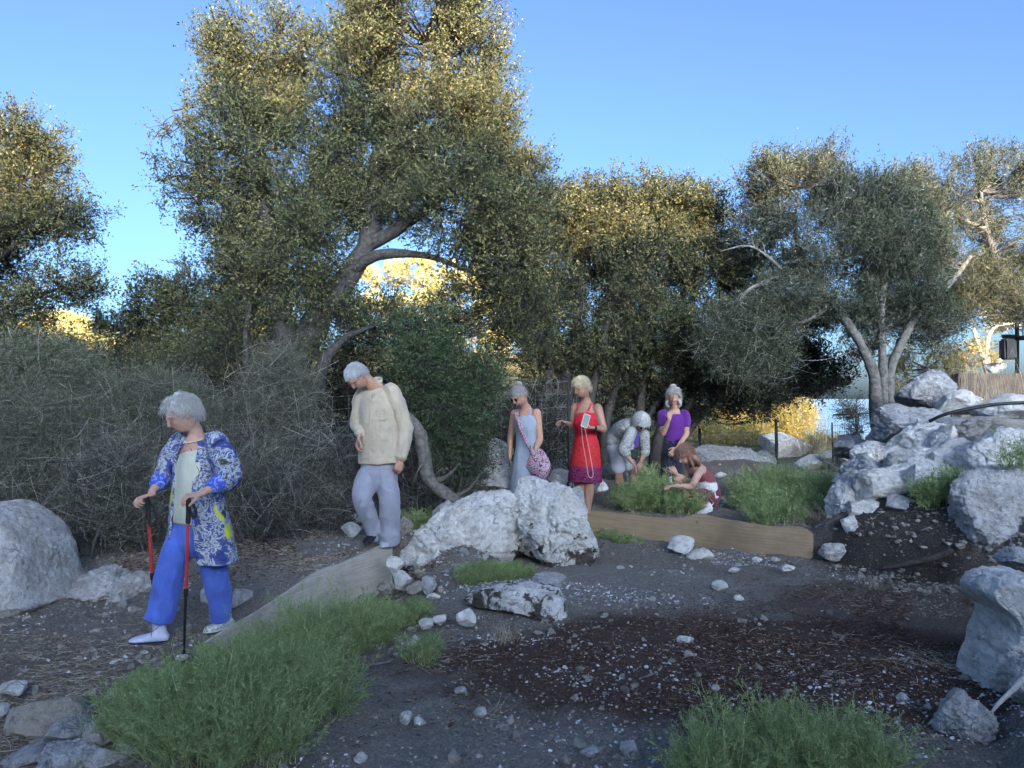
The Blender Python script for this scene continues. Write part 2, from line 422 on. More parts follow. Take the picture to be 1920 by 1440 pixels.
# ------------------------------------------------------------------ rocks
def rockmat(name, light, mid, dark, stain, s=1.0, lichen=.35, warm=.3, dirt=0):
    m, t, b = newmat(name)
    oi = N(t, 'ShaderNodeObjectInfo'); tc = N(t, 'ShaderNodeTexCoord').outputs['Object']
    v = N(t, 'ShaderNodeVectorMath', operation='ADD'); L(t, tc, v.inputs[0])
    sc_ = N(t, 'ShaderNodeVectorMath', operation='SCALE'); L(t, oi.outputs['Location'], sc_.inputs[0]); sc_.inputs['Scale'].default_value = 3.1
    L(t, sc_.outputs[0], v.inputs[1]); v = v.outputs[0]
    n1 = noise(t, v, 5 * s, 8, .65, .4); n2 = noise(t, v, 22 * s, 8, .7); n3 = noise(t, v, 2.2 * s, 4, .5, 1.5); n4 = noise(t, v, 90 * s, 5, .7)
    c = ramp(t, n2, [(.28, dark), (.42, mid), (.56, light)]).outputs[0]
    c = mixc(t, mth(t, 'MULTIPLY', ramp(t, n1, [(.45, (0, 0, 0)), (.62, (1, 1, 1))]).outputs[0], lichen), c, dark)
    c = mixc(t, mth(t, 'MULTIPLY', ramp(t, n3, [(.48, (0, 0, 0)), (.60, (1, 1, 1))]).outputs[0], warm), c, stain)
    vo = N(t, 'ShaderNodeTexVoronoi', feature='DISTANCE_TO_EDGE'); vo.inputs['Scale'].default_value = 3.2 * s
    dn = N(t, 'ShaderNodeVectorMath', operation='ADD'); L(t, v, dn.inputs[0]); 
    nn = N(t, 'ShaderNodeTexNoise'); nn.inputs['Scale'].default_value = 5 * s; L(t, v, nn.inputs['Vector'])
    s2 = N(t, 'ShaderNodeVectorMath', operation='SCALE'); L(t, nn.outputs['Color'], s2.inputs[0]); s2.inputs['Scale'].default_value = .45
    L(t, s2.outputs[0], dn.inputs[1]); L(t, dn.outputs[0], vo.inputs['Vector'])
    crack = ramp(t, vo.outputs['Distance'], [(.0, (0, 0, 0)), (.018, (1, 1, 1))]).outputs[0]
    brk = ramp(t, noise(t, v, 3, 3), [(.5, (0, 0, 0)), (.56, (1, 1, 1))]).outputs[0]
    ck = mixc(t, brk, crack, (1, 1, 1))
    c = mixc(t, .55, c, mixc(t, ck, dark, c))
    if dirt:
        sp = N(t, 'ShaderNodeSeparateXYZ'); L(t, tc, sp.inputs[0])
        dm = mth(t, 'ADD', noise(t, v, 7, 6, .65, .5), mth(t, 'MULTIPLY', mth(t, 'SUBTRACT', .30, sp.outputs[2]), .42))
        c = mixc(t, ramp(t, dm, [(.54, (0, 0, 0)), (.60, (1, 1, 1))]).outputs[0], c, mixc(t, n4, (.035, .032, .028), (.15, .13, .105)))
    L(t, c, b.inputs['Base Color']); b.inputs['Roughness'].default_value = .85; b.inputs['Specular IOR Level'].default_value = .25
    h = mth(t, 'ADD', mth(t, 'ADD', mth(t, 'MULTIPLY', n2, 1.0), mth(t, 'MULTIPLY', n4, .45)), mth(t, 'MULTIPLY', ck, .35))
    bump(t, b, h, 1.0, .035)
    return m
RW = rockmat('white_limestone', (.84, .81, .75), (.70, .67, .62), (.30, .29, .27), (.52, .44, .33), 1, .20, .20)
RD = rockmat('soil_stained_limestone', (.83, .80, .74), (.69, .665, .615), (.26, .26, .26), (.50, .43, .32), 1, .25, .25, 1)
RG = rockmat('grey_limestone', (.50, .50, .50), (.34, .34, .34), (.12, .122, .125), (.28, .24, .19), 1, .4, .25)
RM = rockmat('weathered_limestone', (.70, .68, .64), (.52, .50, .47), (.19, .19, .19), (.38, .32, .24), 1.2, .45, .3)
RT = rockmat('tan_limestone', (.50, .46, .39), (.36, .33, .28), (.14, .13, .12), (.36, .29, .20), 1.2, .3, .3)
RP = rockmat('pitted_limestone', (.72, .72, .70), (.50, .50, .50), (.05, .05, .055), (.3, .26, .2), 1.6, .5, .1)

_ico = {}
def ico(sub):
    if sub in _ico: return _ico[sub]
    g = (1 + 5 ** .5) / 2
    v = [(-1, g, 0), (1, g, 0), (-1, -g, 0), (1, -g, 0), (0, -1, g), (0, 1, g), (0, -1, -g), (0, 1, -g), (g, 0, -1), (g, 0, 1), (-g, 0, -1), (-g, 0, 1)]
    f = [(0,11,5),(0,5,1),(0,1,7),(0,7,10),(0,10,11),(1,5,9),(5,11,4),(11,10,2),(10,7,6),(7,1,8),(3,9,4),(3,4,2),(3,2,6),(3,6,8),(3,8,9),(4,9,5),(2,4,11),(6,2,10),(8,6,7),(9,8,1)]
    v = nrm(np.array(v, float)); f = np.array(f)
    for _ in range(sub):
        n = len(v); e = np.concatenate((f[:, [0, 1]], f[:, [1, 2]], f[:, [2, 0]])); es = np.sort(e, 1)
        u, inv = np.unique(es, axis=0, return_inverse=True); inv = inv.ravel()
        v = np.concatenate((v, nrm(v[u].sum(1)))); k = len(f); a, b, c = inv[:k] + n, inv[k:2*k] + n, inv[2*k:] + n
        f = np.concatenate((np.stack((f[:, 0], a, c), 1), np.stack((f[:, 1], b, a), 1), np.stack((f[:, 2], c, b), 1), np.stack((a, b, c), 1)))
    _ico[sub] = (v, f); return v, f
def rock_shape(seed, dims, sub=4, facets=12, rough=.06, outline=None, power=1.0, strat=0):
    """a faceted stone: dims = half sizes (x, depth, z); outline = (k,2) star-shaped front silhouette in metres about the centre"""
    rng = np.random.default_rng(seed); v, f = ico(sub); v = v.copy()
    if outline is not None:
        o = np.asarray(outline, float); th = np.arctan2(o[:, 1], o[:, 0]); r = np.hypot(o[:, 0], o[:, 1]); k = np.argsort(th)
        th = th[k]; r = r[k]; th = np.concatenate((th - 2*PI, th, th + 2*PI)); r = np.tile(r, 3)
        a = np.arctan2(v[:, 2], v[:, 0]); ox = np.interp(a, th, np.cos(th) * r); oz = np.interp(a, th, np.sin(th) * r)
        q = np.hypot(v[:, 0], v[:, 2]); q = np.sin(np.clip(q, 0, 1) * PI / 2) ** .9
        p = np.stack((ox * q, v[:, 1] * dims[1], oz * q), -1); size = np.mean(r)
        sc = np.array((size, dims[1], size))
    else:
        sc = np.array(dims, float); p = v * sc
    u = p / sc
    for _ in range(facets):
        n = nrm(rng.normal(size=3) * (1, 1, .9)); d = rng.uniform(.48, .86)
        if outline is not None:
            n[1] = -abs(n[1]) - .5; n = nrm(n); d = rng.uniform(.62, .92)
        e = np.clip(u @ n - d, 0, None); u = u - (e * .93)[:, None] * n
    p = u * sc; m = float(np.mean(sc))
    nn = nrm(p)
    q = p / m
    p = p + nn * (m * rough * (1.3 * fbm(q * 1.6 + seed, 3, seed) + 1.0 * fbm(q * 4.5 + seed, 4, seed + 3)))[:, None]
    rg = 1 - np.abs(fbm(q * 2.4 + seed * 1.7, 3, seed + 7)) * 2
    p = p - nn * (m * rough * .9 * np.clip(rg - .62, 0, 1) * 2)[:, None]
    if strat:
        zz = q[:, 2] * 5 + q[:, 0] * 1.2 + fbm(q * 2, 2, seed) * 1.5
        p = p + nn * (m * strat * (np.abs(zz % 1 - .5) - .25))[:, None]
    p = p + nn * (m * rough * .62 * fbm(q * 16, 3, seed + 9))[:, None]
    if outline is not None:
        lo = np.array((outline[:, 0].min(), -dims[1], outline[:, 1].min())); hi = np.array((outline[:, 0].max(), dims[1], outline[:, 1].max()))
    else: hi = np.array(dims, float); lo = -hi
    a_, b_ = p.min(0), p.max(0); p = lo + (p - a_) * ((hi - lo) / (b_ - a_))
    return p, f
_rk = [100]
def rock_px(box, Y, mat, label, cat='rock', depth=None, sub=4, seed=None, group=None, outline=None, tilt=0, name='rock', rough=.06, facets=12, strat=0, sink=0):
    """box = (x0, y0, x1, y1) in photo pixels, Y = depth of its centre"""
    _rk[0] += 1; seed = _rk[0] if seed is None else seed
    if outline is not None:
        o = np.array(outline, float); box = (o[:, 0].min(), o[:, 1].min(), o[:, 0].max(), o[:, 1].max())
        cx, cy = (box[0] + box[2]) / 2, (box[1] + box[3]) / 2
        o = np.stack(((o[:, 0] - cx), -(o[:, 1] - cy)), -1) * Y / F
    cx, cy = (box[0] + box[2]) / 2, (box[1] + box[3]) / 2
    hw, hh = M_(box[2] - box[0], Y) / 2, M_(box[3] - box[1], Y) / 2
    d = depth if depth else (hw + hh) / 2
    p, f = rock_shape(seed, (hw * 1.08, d, hh * 1.08), sub, facets, rough, o if outline is not None else None, strat=strat)
    if tilt:
        c_, s_ = math.cos(tilt), math.sin(tilt); p = np.stack((p[:, 0] * c_ - p[:, 2] * s_, p[:, 1], p[:, 0] * s_ + p[:, 2] * c_), -1)
    p = p + P(cx, cy, Y) - (0, 0, sink)
    return solo(name, mesh_np(name, p, f, [mat], smooth=True), label, cat, group)

# --- left
rock_px(None, 5.75, RM, 'huge rounded pale grey boulder at the left edge', 'boulder', depth=.55, sub=6, name='boulder', rough=.03, facets=5,
        outline=[(-95, 1150), (-110, 1040), (-80, 960), (-30, 945), (10, 944), (45, 962), (72, 985), (95, 1030), (102, 1070), (112, 1100), (126, 1118), (100, 1135), (40, 1140), (-30, 1150)])
rock_px((132, 1066, 238, 1122), 6.0, RM, 'flat cracked grey stone right of the huge left boulder', depth=.35, sub=5, tilt=.12, strat=.12)
rock_px((214, 1072, 296, 1120), 5.9, RM, 'flat light stone tucked behind the walking woman\'s leg', depth=.3, sub=5, strat=.1)
rock_px((376, 1104, 416, 1132), 5.7, RW, 'rounded stone showing between the blue trouser legs', depth=.12)
rock_px((424, 1104, 466, 1136), 5.6, RM, 'rounded flat stone right of the blue trousers', depth=.16)
G1 = 'stones heaped in the bottom left corner'
rock_px((34, 1310, 160, 1396), 3.78, RT, 'pale tan rounded boulder at the top of the bottom left heap', depth=.16, sub=5, group=G1, rough=.04)
rock_px((92, 1343, 188, 1400), 3.62, RG, 'grey rock with dark underside lying on the tan boulder', depth=.12, sub=5, group=G1, seed=31)
rock_px((160, 1348, 212, 1410), 3.62, RM, 'blue grey stone beside the green bush in the heap', depth=.12, sub=4, group=G1)
rock_px((8, 1394, 110, 1432), 3.5, RG, 'long flat grey stone at the left of the heap', depth=.13, sub=5, tilt=.25, group=G1)
rock_px((62, 1400, 184, 1470), 3.4, RP, 'black and white pitted stone at the bottom of the heap', depth=.14, sub=5, group=G1, rough=.09)
rock_px((168, 1402, 226, 1462), 3.42, RM, 'light stone right of the pitted stone at the bottom edge', depth=.1, group=G1)
rock_px((212, 1392, 256, 1428), 3.5, RM, 'small stone half under the big green bush', depth=.07, group=G1)

# --- middle
rock_px(None, 7.42, RD, 'broad white rock left of the crack in the middle outcrop', 'boulder', depth=.42, sub=6, name='boulder', rough=.085, facets=12, strat=.03,
        outline=[(732, 1084), (750, 1046), (785, 1002), (832, 955), (880, 934), (925, 920), (962, 926), (984, 960), (986, 1010), (972, 1055), (930, 1092), (850, 1104), (780, 1102)])
rock_px(None, 7.52, RD, 'tall speckled white rock right of the crack in the middle outcrop', 'boulder', depth=.48, sub=6, name='boulder', rough=.09, facets=12,
        outline=[(968, 1052), (972, 985), (962, 940), (960, 906), (985, 896), (1022, 905), (1066, 914), (1088, 938), (1102, 985), (1124, 1040), (1095, 1062), (1030, 1066)])
rock_px((892, 922, 918, 945), 7.7, RT, 'small tan stone on top of the white outcrop', depth=.07)
rock_px((812, 940, 862, 985), 7.75, RM, 'mossy grey hump behind the left of the white outcrop', depth=.2)
rock_px((1062, 915, 1100, 985), 7.95, RM, 'dark grey rock behind the tall speckled rock', depth=.2)
rock_px(None, 5.85, RD, 'low white ledge rock with a hollow under it', 'rock', depth=.20, sub=6, rough=.06, facets=8, seed=77,
        outline=[(868, 1128), (885, 1112), (940, 1098), (1000, 1094), (1045, 1102), (1060, 1128), (1062, 1160), (1040, 1150), (1010, 1132), (960, 1136), (900, 1136)])
rock_px(None, 5.72, RD, 'pointed foot of the white ledge rock', 'rock', depth=.11, sub=5, rough=.06, facets=7, seed=78, name='rock',
        outline=[(992, 1128), (1030, 1112), (1058, 1120), (1064, 1160), (1062, 1192), (1040, 1196), (1018, 1172)])
rock_px((1000, 1080, 1060, 1104), 6.4, RM, 'flat slab at the back of the ledge rock', depth=.2)
G2 = 'loose stones by the end of the grey plank'
for bx, Y, mt, lb in (
    ((726, 1043, 758, 1076), 6.75, RW, 'upper white stone leaning on the plank end'),
    ((737, 1068, 772, 1106), 6.6, RW, 'lower white stone by the plank end'),
    ((709, 1088, 737, 1114), 6.5, RT, 'square cream stone at the foot of the grey plank'),
    ((762, 1090, 792, 1114), 6.5, RT, 'cream stone right of the lower white stone'),
    ((792, 1082, 818, 1114), 6.55, RG, 'upright grey stone at the right of the plank end stones'),
    ((750, 1030, 776, 1062), 6.95, RM, 'grey stone above the plank end stones'),
    ((777, 1068, 800, 1084), 6.8, RT, 'tan stone lying in the rubble slope'),
    ((800, 1112, 826, 1124), 6.4, RW, 'thin white chip below the upright grey stone')):
    rock_px(bx, Y, mt, lb, 'stone', group=G2, sub=4, name='stone', seed=_rk[0] + 40)
for bx, Y, mt, lb in (
    ((640, 980, 678, 1008), 7.6, RW, 'white stone on the ground left of the man\'s feet'),
    ((744, 970, 774, 1000), 7.8, RT, 'pale stone behind the man\'s straight leg'),
    ((660, 962, 690, 980), 8.0, RM, 'grey stone behind the man\'s bent knee'),
    ((856, 1141, 892, 1174), 5.55, RW, 'bright white round stone left of the ledge rock'),
    ((1252, 1006, 1300, 1038), 7.95, RW, 'angular white stone against the foot of the brown board'),
    ((1288, 1026, 1338, 1052), 7.7, RW, 'flat pale stone in front of the brown board'),
    ((1410, 1044, 1428, 1054), 7.45, RW, 'small pale stone under the brown board'),
    ((1446, 1044, 1462, 1054), 7.4, RM, 'tiny stone under the right part of the brown board'),
    ((1164, 1388, 1200, 1428), 3.5, RM, 'notched grey stone near the bottom edge'),
    ((1088, 1396, 1128, 1416), 3.45, RG, 'smooth oval grey pebble near the bottom edge'),
    ((750, 1332, 772, 1358), 3.85, RW, 'bright white stone low left of the dark soil'),
    ((776, 1346, 798, 1362), 3.8, RW, 'white stone just right of the bright white one'),
    ((664, 1410, 688, 1436), 3.45, RW, 'white stone at the foot of the big bush'),
    ((890, 1326, 912, 1344), 3.9, RM, 'light grey stone left of the mulch'),
    ((852, 1288, 874, 1302), 4.15, RM, 'small angular stone left of the mulch'),
    ((764, 1190, 790, 1214), 4.9, RW, 'white stone beside the thin green grass'),
    ((1270, 1192, 1300, 1208), 5.1, RW, 'white stone lying alone on the mulch'),
    ((1336, 1088, 1364, 1106), 6.5, RW, 'white stone on the pebbly soil below the board'),
    ((1366, 1064, 1388, 1074), 6.9, RW, 'small white stone near the board foot'),
    ((1464, 1058, 1492, 1070), 6.95, RW, 'flat white stone right of the board foot'),
    ((1376, 1116, 1394, 1126), 6.2, RW, 'little white stone at the edge of the mulch'),
    ((1680, 1300, 1706, 1316), 4.1, RW, 'white pointed stone above the bottom right bush'),
    ((1690, 1388, 1722, 1404), 3.6, RW, 'flat white stone right of the bottom bush'),
    ((1366, 1306, 1398, 1320), 4.1, RW, 'pale stone behind the bottom right bush'),
    ((4, 1276, 48, 1300), 4.1, RW, 'brick shaped white stone in the straw at the left edge'),
    ((-14, 1318, 16, 1342), 3.9, RW, 'white stone cut by the left edge'),
    ((206, 1238, 234, 1256), 4.55, RW, 'white stone between the shoe and the green bush'),
    ((254, 1222, 278, 1232), 4.75, RW, 'flat pale stone under the front shoe'),
    ((330, 1228, 352, 1240), 4.62, RW, 'white stone at the pole tip'),
    ((28, 1158, 56, 1176), 5.3, RM, 'flat grey stone on the soil at the left'),
    ((566, 1062, 588, 1074), 6.9, RW, 'small white stone on the path'),
    ((540, 1104, 566, 1112), 6.3, RM, 'thin pale slab by the plank edge'),
    ((785, 1160, 812, 1180), 5.6, RW, 'first of two round stones in the gravel'),
    ((812, 1154, 836, 1174), 5.65, RW, 'second round stone in the gravel'),
    ((1340, 885, 1362, 896), 11.2, RW, 'pale stone on the gravel behind the kneeling woman')):
    rock_px(bx, Y, mt, lb, 'stone', sub=4 if Y < 5 else 3, name='stone', seed=_rk[0] + 40, facets=14)

# --- behind the group
for bx, Y, mt, lb, dp, s in (
    ((1306, 838, 1445, 905), 13.0, RG, 'low dark grey boulder behind the kneeling woman', .6, 6),
    ((1398, 845, 1452, 885), 13.4, RG, 'grey rock right of the low dark boulder', .3, 5),
    ((1428, 811, 1520, 866), 17, RW, 'rounded boulder with its top in golden sunlight', .5, 5),
    ((1495, 852, 1566, 884), 14.5, RW, 'pale rubble rock at the back fence', .4, 5),
    ((1545, 846, 1600, 878), 14.0, RM, 'pale rock under the black gate frame', .4, 5),
    ((904, 822, 962, 868), 9.6, RM, 'grey rock at the top of the stack left of the grey dress', .3, 5),
    ((908, 858, 968, 898), 9.4, RM, 'flat grey rock below the top one left of the grey dress', .3, 5),
    ((890, 892, 960, 922), 9.2, RM, 'grey rock at the foot of the stack left of the grey dress', .3, 5),
    ((1028, 880, 1066, 912), 9.6, RM, 'grey rock between the grey and the red dress', .2, 4),
    ((1112, 900, 1140, 930), 9.9, RW, 'pale rock right of the red dress', .2, 4),
    ((1166, 886, 1186, 926), 10.4, RM, 'pale rock behind the bending woman\'s legs', .2, 4),
    ((1128, 868, 1160, 900), 10.6, RM, 'grey rock beside the bending woman', .2, 4),
    ((535, 870, 610, 935), 8.6, RG, 'grey boulder half hidden by the dry brush', .3, 4)):
    rock_px(bx, Y, mt, lb, 'rock', depth=dp, sub=s)

# --- rock pile on the right
G3 = 'rocks piled on the right embankment'
pile = [
    ((1684, 702, 1788, 768), 10.2, RG, 'dark grey rock at the top left of the pile', .35, 0, 0, 5),
    ((1760, 735, 1832, 775), 9.6, RW, 'smooth pale rock behind the black hose', .3, 0, 0, 5),
    ((1655, 760, 1772, 828), 9.5, RG, 'rough dark rock under the hose start', .35, .2, .05, 5),
    ((1630, 808, 1666, 838), 9.9, RW, 'small pale rock at the left shoulder of the pile', .15, 0, 0, 4),
    ((1600, 832, 1680, 868), 9.3, RW, 'pale flat rock below the left shoulder', .25, 0, 0, 5),
    ((1682, 795, 1795, 872), 9.0, RW, 'big weathered rock in the middle of the pile', .4, .3, .05, 5),
    ((1728, 805, 1812, 870), 8.6, RW, 'bright wedge rock in the middle of the pile', .3, .2, 0, 5),
    ((1772, 782, 1890, 800), 9.0, RG, 'thin dark rock under the hose', .2, 0, 0, 4),
    ((1800, 788, 1960, 834), 8.4, RT, 'long flat beige slab below the hose', .4, 0, .06, 5),
    ((1843, 744, 1960, 796), 9.2, RW, 'pale rock at the right edge over the hose', .3, 0, 0, 5),
    ((1806, 818, 1985, 906), 7.6, RW, 'large pale block at the right edge above the round boulder', .45, 0, 0, 6),
    ((1802, 892, 1996, 1046), 6.9, RM, 'huge rounded grey boulder at the right edge', .45, 0, 0, 6),
    ((1572, 858, 1682, 924), 8.5, RG, 'angular dark grey rock at the left of the pile', .35, 0, .05, 5),
    ((1630, 866, 1812, 940), 7.9, RW, 'long white flat rock across the front of the pile', .35, .12, .06, 6),
    ((1728, 888, 1812, 930), 7.6, RW, 'pale slab right of the long white rock', .25, 0, 0, 5),
    ((1549, 908, 1622, 978), 8.0, RW, 'upright grey rock at the front left corner of the pile', .25, .3, .03, 5),
    ((1592, 940, 1660, 976), 7.7, RW, 'white stone below the angular dark rock', .18, 0, 0, 5),
    ((1582, 974, 1622, 1024), 7.55, RW, 'bright white pointed stone on the dark soil', .14, .2, 0, 5),
    ((1720, 984, 1764, 1012), 7.2, RT, 'small tan stone stuck in the dark soil', .09, 0, 0, 4),
    ((1537, 982, 1556, 1002), 8.0, RW, 'small white stone at the board end', .06, 0, 0, 4),
    ((1672, 858, 1720, 888), 8.6, RG, 'dark rock wedged between the larger ones', .2, 0, 0, 4),
    ((1560, 820, 1625, 860), 10.3, RG, 'grey rock at the far left end of the pile', .3, 0, 0, 4),
    ((1620, 848, 1652, 864), 8.9, RW, 'white chip on the angular dark rock', .1, 0, 0, 4),
    ((1640, 835, 1715, 862), 9.1, RW, 'slanting grey rock in the middle gap', .2, .3, 0, 4),
    ((1795, 860, 1830, 900), 8.0, RG, 'dark rock in the gap left of the big pale block', .15, 0, 0, 4),
    ((1884, 800, 1940, 830), 8.8, RM, 'grey rock behind the beige slab', .2, 0, 0, 4),
    ((1860, 752, 1900, 772), 9.6, RM, 'small grey rock just above the hose', .15, 0, 0, 4),
    ((1822, 760, 1900, 800), 9.35, RW, 'pale rock under the middle of the hose', .3, 0, 0, 5),
    ((1700, 840, 1780, 880), 8.3, RW, 'broad white rock above the long white flat rock', .3, 0, .05, 5),
    ((1600, 868, 1660, 900), 8.45, RW, 'white rock lying on the angular dark rock', .2, 0, 0, 5),
    ((1790, 842, 1870, 900), 7.9, RW, 'white rock behind the round grey boulder', .3, .1, 0, 5),
    ((1660, 930, 1730, 962), 7.5, RM, 'flat weathered rock half sunk in the dark soil slope', .2, 0, 0, 5),
    ((1640, 790, 1700, 822), 9.7, RW, 'pale rock beside the olive trunk', .2, 0, 0, 4),
    ((1880, 1030, 1950, 1066), 5.6, RM, 'grey rock between the round boulder and the slanting rock', .2, 0, 0, 5),
    ((1540, 1020, 1600, 1050), 7.55, RM, 'crumbly rubble clod at the foot of the pile', .12, 0, 0, 4),
]
for bx, Y, mt, lb, dp, tl, st, sb in pile:
    w_, h_ = (bx[2] - bx[0]) * .05, (bx[3] - bx[1]) * .10
    rock_px((bx[0] - w_, bx[1] - h_, bx[2] + w_, bx[3] + h_ * .4), Y, mt, lb, 'rock', depth=dp, sub=sb, tilt=tl, strat=st, group=G3, facets=16)
rock_px(None, 4.35, RW, 'tall slanting white rock with a jutting lip at the lower right edge', 'boulder', depth=.36, sub=6, name='boulder', rough=.05, facets=8, seed=341, strat=.02,
        outline=[(1848, 1072), (1836, 1084), (1827, 1098), (1834, 1112), (1862, 1140), (1866, 1165), (1852, 1200), (1836, 1250), (1822, 1308), (1850, 1300), (1890, 1296), (1940, 1310), (2000, 1320), (2060, 1240), (2050, 1140), (1990, 1090), (1920, 1072), (1880, 1066)])
rock_px((1878, 1240, 1990, 1316), 3.9, RM, 'brownish boulder under the tall white rock', depth=.18, sub=5)
rock_px((1752, 1300, 1850, 1392), 3.75, RM, 'crumbly pale rock rising from the soil at the lower right', depth=.18, sub=5, rough=.1)

# fillers between the named rocks of the pile
rng = np.random.default_rng(8)
for q in range(56):
    px = rng.uniform(1600, 1925); py = rng.uniform(790, 900) if q < 34 else rng.uniform(900, 960); Y = float(np.interp(py, [780, 960], [9.6, 7.7])) + rng.normal() * .15
    p = P(px, py, Y); zg = on(p[0], p[1]); sz = rng.uniform(.12, .30)
    if px < np.interp(py, [790, 960], [1640, 1600]): continue
    pp, f = rock_shape(4000 + q, (sz, sz * .8, sz * rng.uniform(.5, .75)), 4, 16, .08, strat=.02)
    o = solo('rock', mesh_np('rock', pp + (p[0], p[1], zg + sz * .22), f, [(RM, RW, RW)[q % 3]]), ('weathered', 'white', 'pale')[q % 3] + ' smaller rock wedged in the ' + ('upper' if py < 835 else 'middle' if py < 885 else 'lower') + ' ' + ('left' if px < 1700 else 'middle' if px < 1815 else 'right') + ' part of the right rock pile', 'rock', 'smaller rocks wedged in the pile')
# ------------------------------------------------------------------ small loose stones: individuals
rng = np.random.default_rng(5)
protos = []
for k in range(10):
    p, f = rock_shape(900 + k, (1, rng.uniform(.6, 1), rng.uniform(.5, .8)), 2, 10, .07)
    protos.append(mesh_np('loose_stone', p, f, [(RW, RW, RM, RT)[k % 4]], smooth=True))
k = 0
zones = [(-1.6, 3.2, 3.3, 8.2, 125), (-4.2, -1.6, 4.2, 7.6, 42), (.6, 4.2, 9.3, 12.5, 20), (-1.0, .35, 6.55, 7.05, 55)]
for x0, x1, y0, y1, n in zones:
    for q in range(n):
        x, y = rng.uniform(x0, x1), rng.uniform(y0, y1)
        s = (.012 if n != 55 else .018) + .028 * rng.random() ** 2.6; pi_ = int(rng.integers(10))
        if x > 1 and 3.6 < y < 5.6 and rng.random() < .7: continue
        z = on(x, y); o = bpy.data.objects.new('loose_stone', protos[pi_]); COL.objects.link(o)
        o.location = (x, y, z + s * .15); o.rotation_euler = (rng.normal() * .3, rng.normal() * .3, rng.uniform(0, 6.3)); o.scale = (s, s, s)
        side = 'the lower soil bed' if polydist(np.array([x]), np.array([y]), LOW)[0] > 0 else ('the path by the brush' if x < -1 else 'the ground behind the board')
        lb = ('tiny ' if s < .016 else 'small ' if s < .026 else 'fist sized ') + ('white', 'whitish', 'grey', 'tan')[pi_ % 4] + ' loose stone, ' + ('near' if y < 4.6 else 'midway' if y < 6.2 else 'far') + ' ' + ('left' if x < -.6 else 'centre' if x < 1.2 else 'right') + ' on '
        tag(o, lb + side, 'stone', 'small loose stones on ' + side); k += 1
# gravel: uncountable grit
def grit(name, boxes, mat, label, smin, smax, seed):
    rng = np.random.default_rng(seed); v, f = ico(0); B = []; Fc = []; n0 = 0
    for x0, x1, y0, y1, n, dens in boxes:
        x = rng.uniform(x0, x1, n); y = y0 + (y1 - y0) * rng.random(n) ** 1.2
        kk = fbm(np.stack((x * 1.3, y * 1.3, x * 0), -1), 3, 21) > dens; x = x[kk]; y = y[kk]; n = len(x)
        s = smin + (smax - smin) * rng.random(n) ** 3
        z = gh(x, y); V = v[None] * (1 + .35 * rng.normal(size=(n, 12, 1))) * s[:, None, None] * np.stack((np.ones(n), rng.uniform(.6, 1, n), rng.uniform(.4, .8, n)), -1)[:, None]
        a = rng.uniform(0, 6.3, n); c, sn = np.cos(a)[:, None], np.sin(a)[:, None]
        V = np.stack((V[..., 0] * c - V[..., 1] * sn, V[..., 0] * sn + V[..., 1] * c, V[..., 2]), -1) + np.stack((x, y, z + s * .2), -1)[:, None]
        B.append(V.reshape(-1, 3)); Fc.append((f[None] + (np.arange(n) * 12)[:, None, None] + n0).reshape(-1, 3)); n0 += n * 12
    me = mesh_np(name, np.concatenate(B), np.concatenate(Fc), [mat], smooth=False)
    return tag(link(name, me), label, None, None, 'stuff')
G_EXTRA = [(3.2, 5.0, 6.2, 8.0, 3000, -.6)]
gmw = simple('pale_grit', (.50, .50, .50), .9, .5, 8, 0)
gmd = simple('dark_grit', (.24, .215, .18), .95, .6, 20, 0)
grit('gravel', [(-1.7, 3.1, 3.2, 8.4, 9000, .08), (-.6, 2.6, 6.0, 8.2, 5000, .0), (-4.5, -1.2, 4.0, 8, 2600, -.05), (.5, 5, 9, 13.5, 2600, -.1), (-1.6, .8, 6.2, 7.3, 900, -.2), (1.6, 3.2, 3.2, 4.6, 800, -.2)],
     gmw, 'pale gravel scattered over the dark soil', .0022, .013, 3)
grit('soil_crumbs', [(-4.5, 3.6, 3.1, 8.4, 26000, -.4), (3, 5.2, 4.5, 8.4, 5000, -.4)], gmd, 'dark crumbs of soil', .003, .012, 4)
grit('soil_clods', [(3.1, 5.2, 6.4, 8.2, 1500, -.6), (-1.5, 3, 3.3, 8, 700, -.1), (-4.5, -2, 4, 7.5, 900, -.2)], gmd, 'dark clods of soil', .008, .038, 6)
# ------------------------------------------------------------------ boards
def woodmat(name, c1, c2, knot, s=1, gdir=(1.2, 1.2, 34)):
    m, t, b = newmat(name); v = coords(t, 'Object', tuple(g * s for g in gdir))
    n = noise(t, v, 2.2, 8, .7, .5); r = ramp(t, n, [(.3, c2), (.65, c1)]).outputs[0]
    v2 = coords(t, 'Object', 1); vo = N(t, 'ShaderNodeTexVoronoi'); vo.inputs['Scale'].default_value = 3.4; L(t, v2, vo.inputs['Vector'])
    k = ramp(t, vo.outputs['Distance'], [(.0, (1, 1, 1)), (.075, (.6, .6, .6)), (.10, (0, 0, 0))]).outputs[0]
    c = mixc(t, mth(t, 'MULTIPLY', k, .85), r, knot)
    d = ramp(t, noise(t, v2, 2.3, 5, .6), [(.45, (0, 0, 0)), (.7, (1, 1, 1))]).outputs[0]
    c = mixc(t, mth(t, 'MULTIPLY', d, .45), c, tuple(x * .5 for x in c2))
    L(t, c, b.inputs['Base Color']); b.inputs['Roughness'].default_value = .75; b.inputs['Specular IOR Level'].default_value = .2
    bump(t, b, n, .5, .006); return m
W_BR = woodmat('brown_board', (.40, .30, .19), (.26, .19, .115), (.09, .055, .03))
W_GR = woodmat('weathered_board', (.56, .51, .43), (.36, .325, .27), (.11, .08, .06))
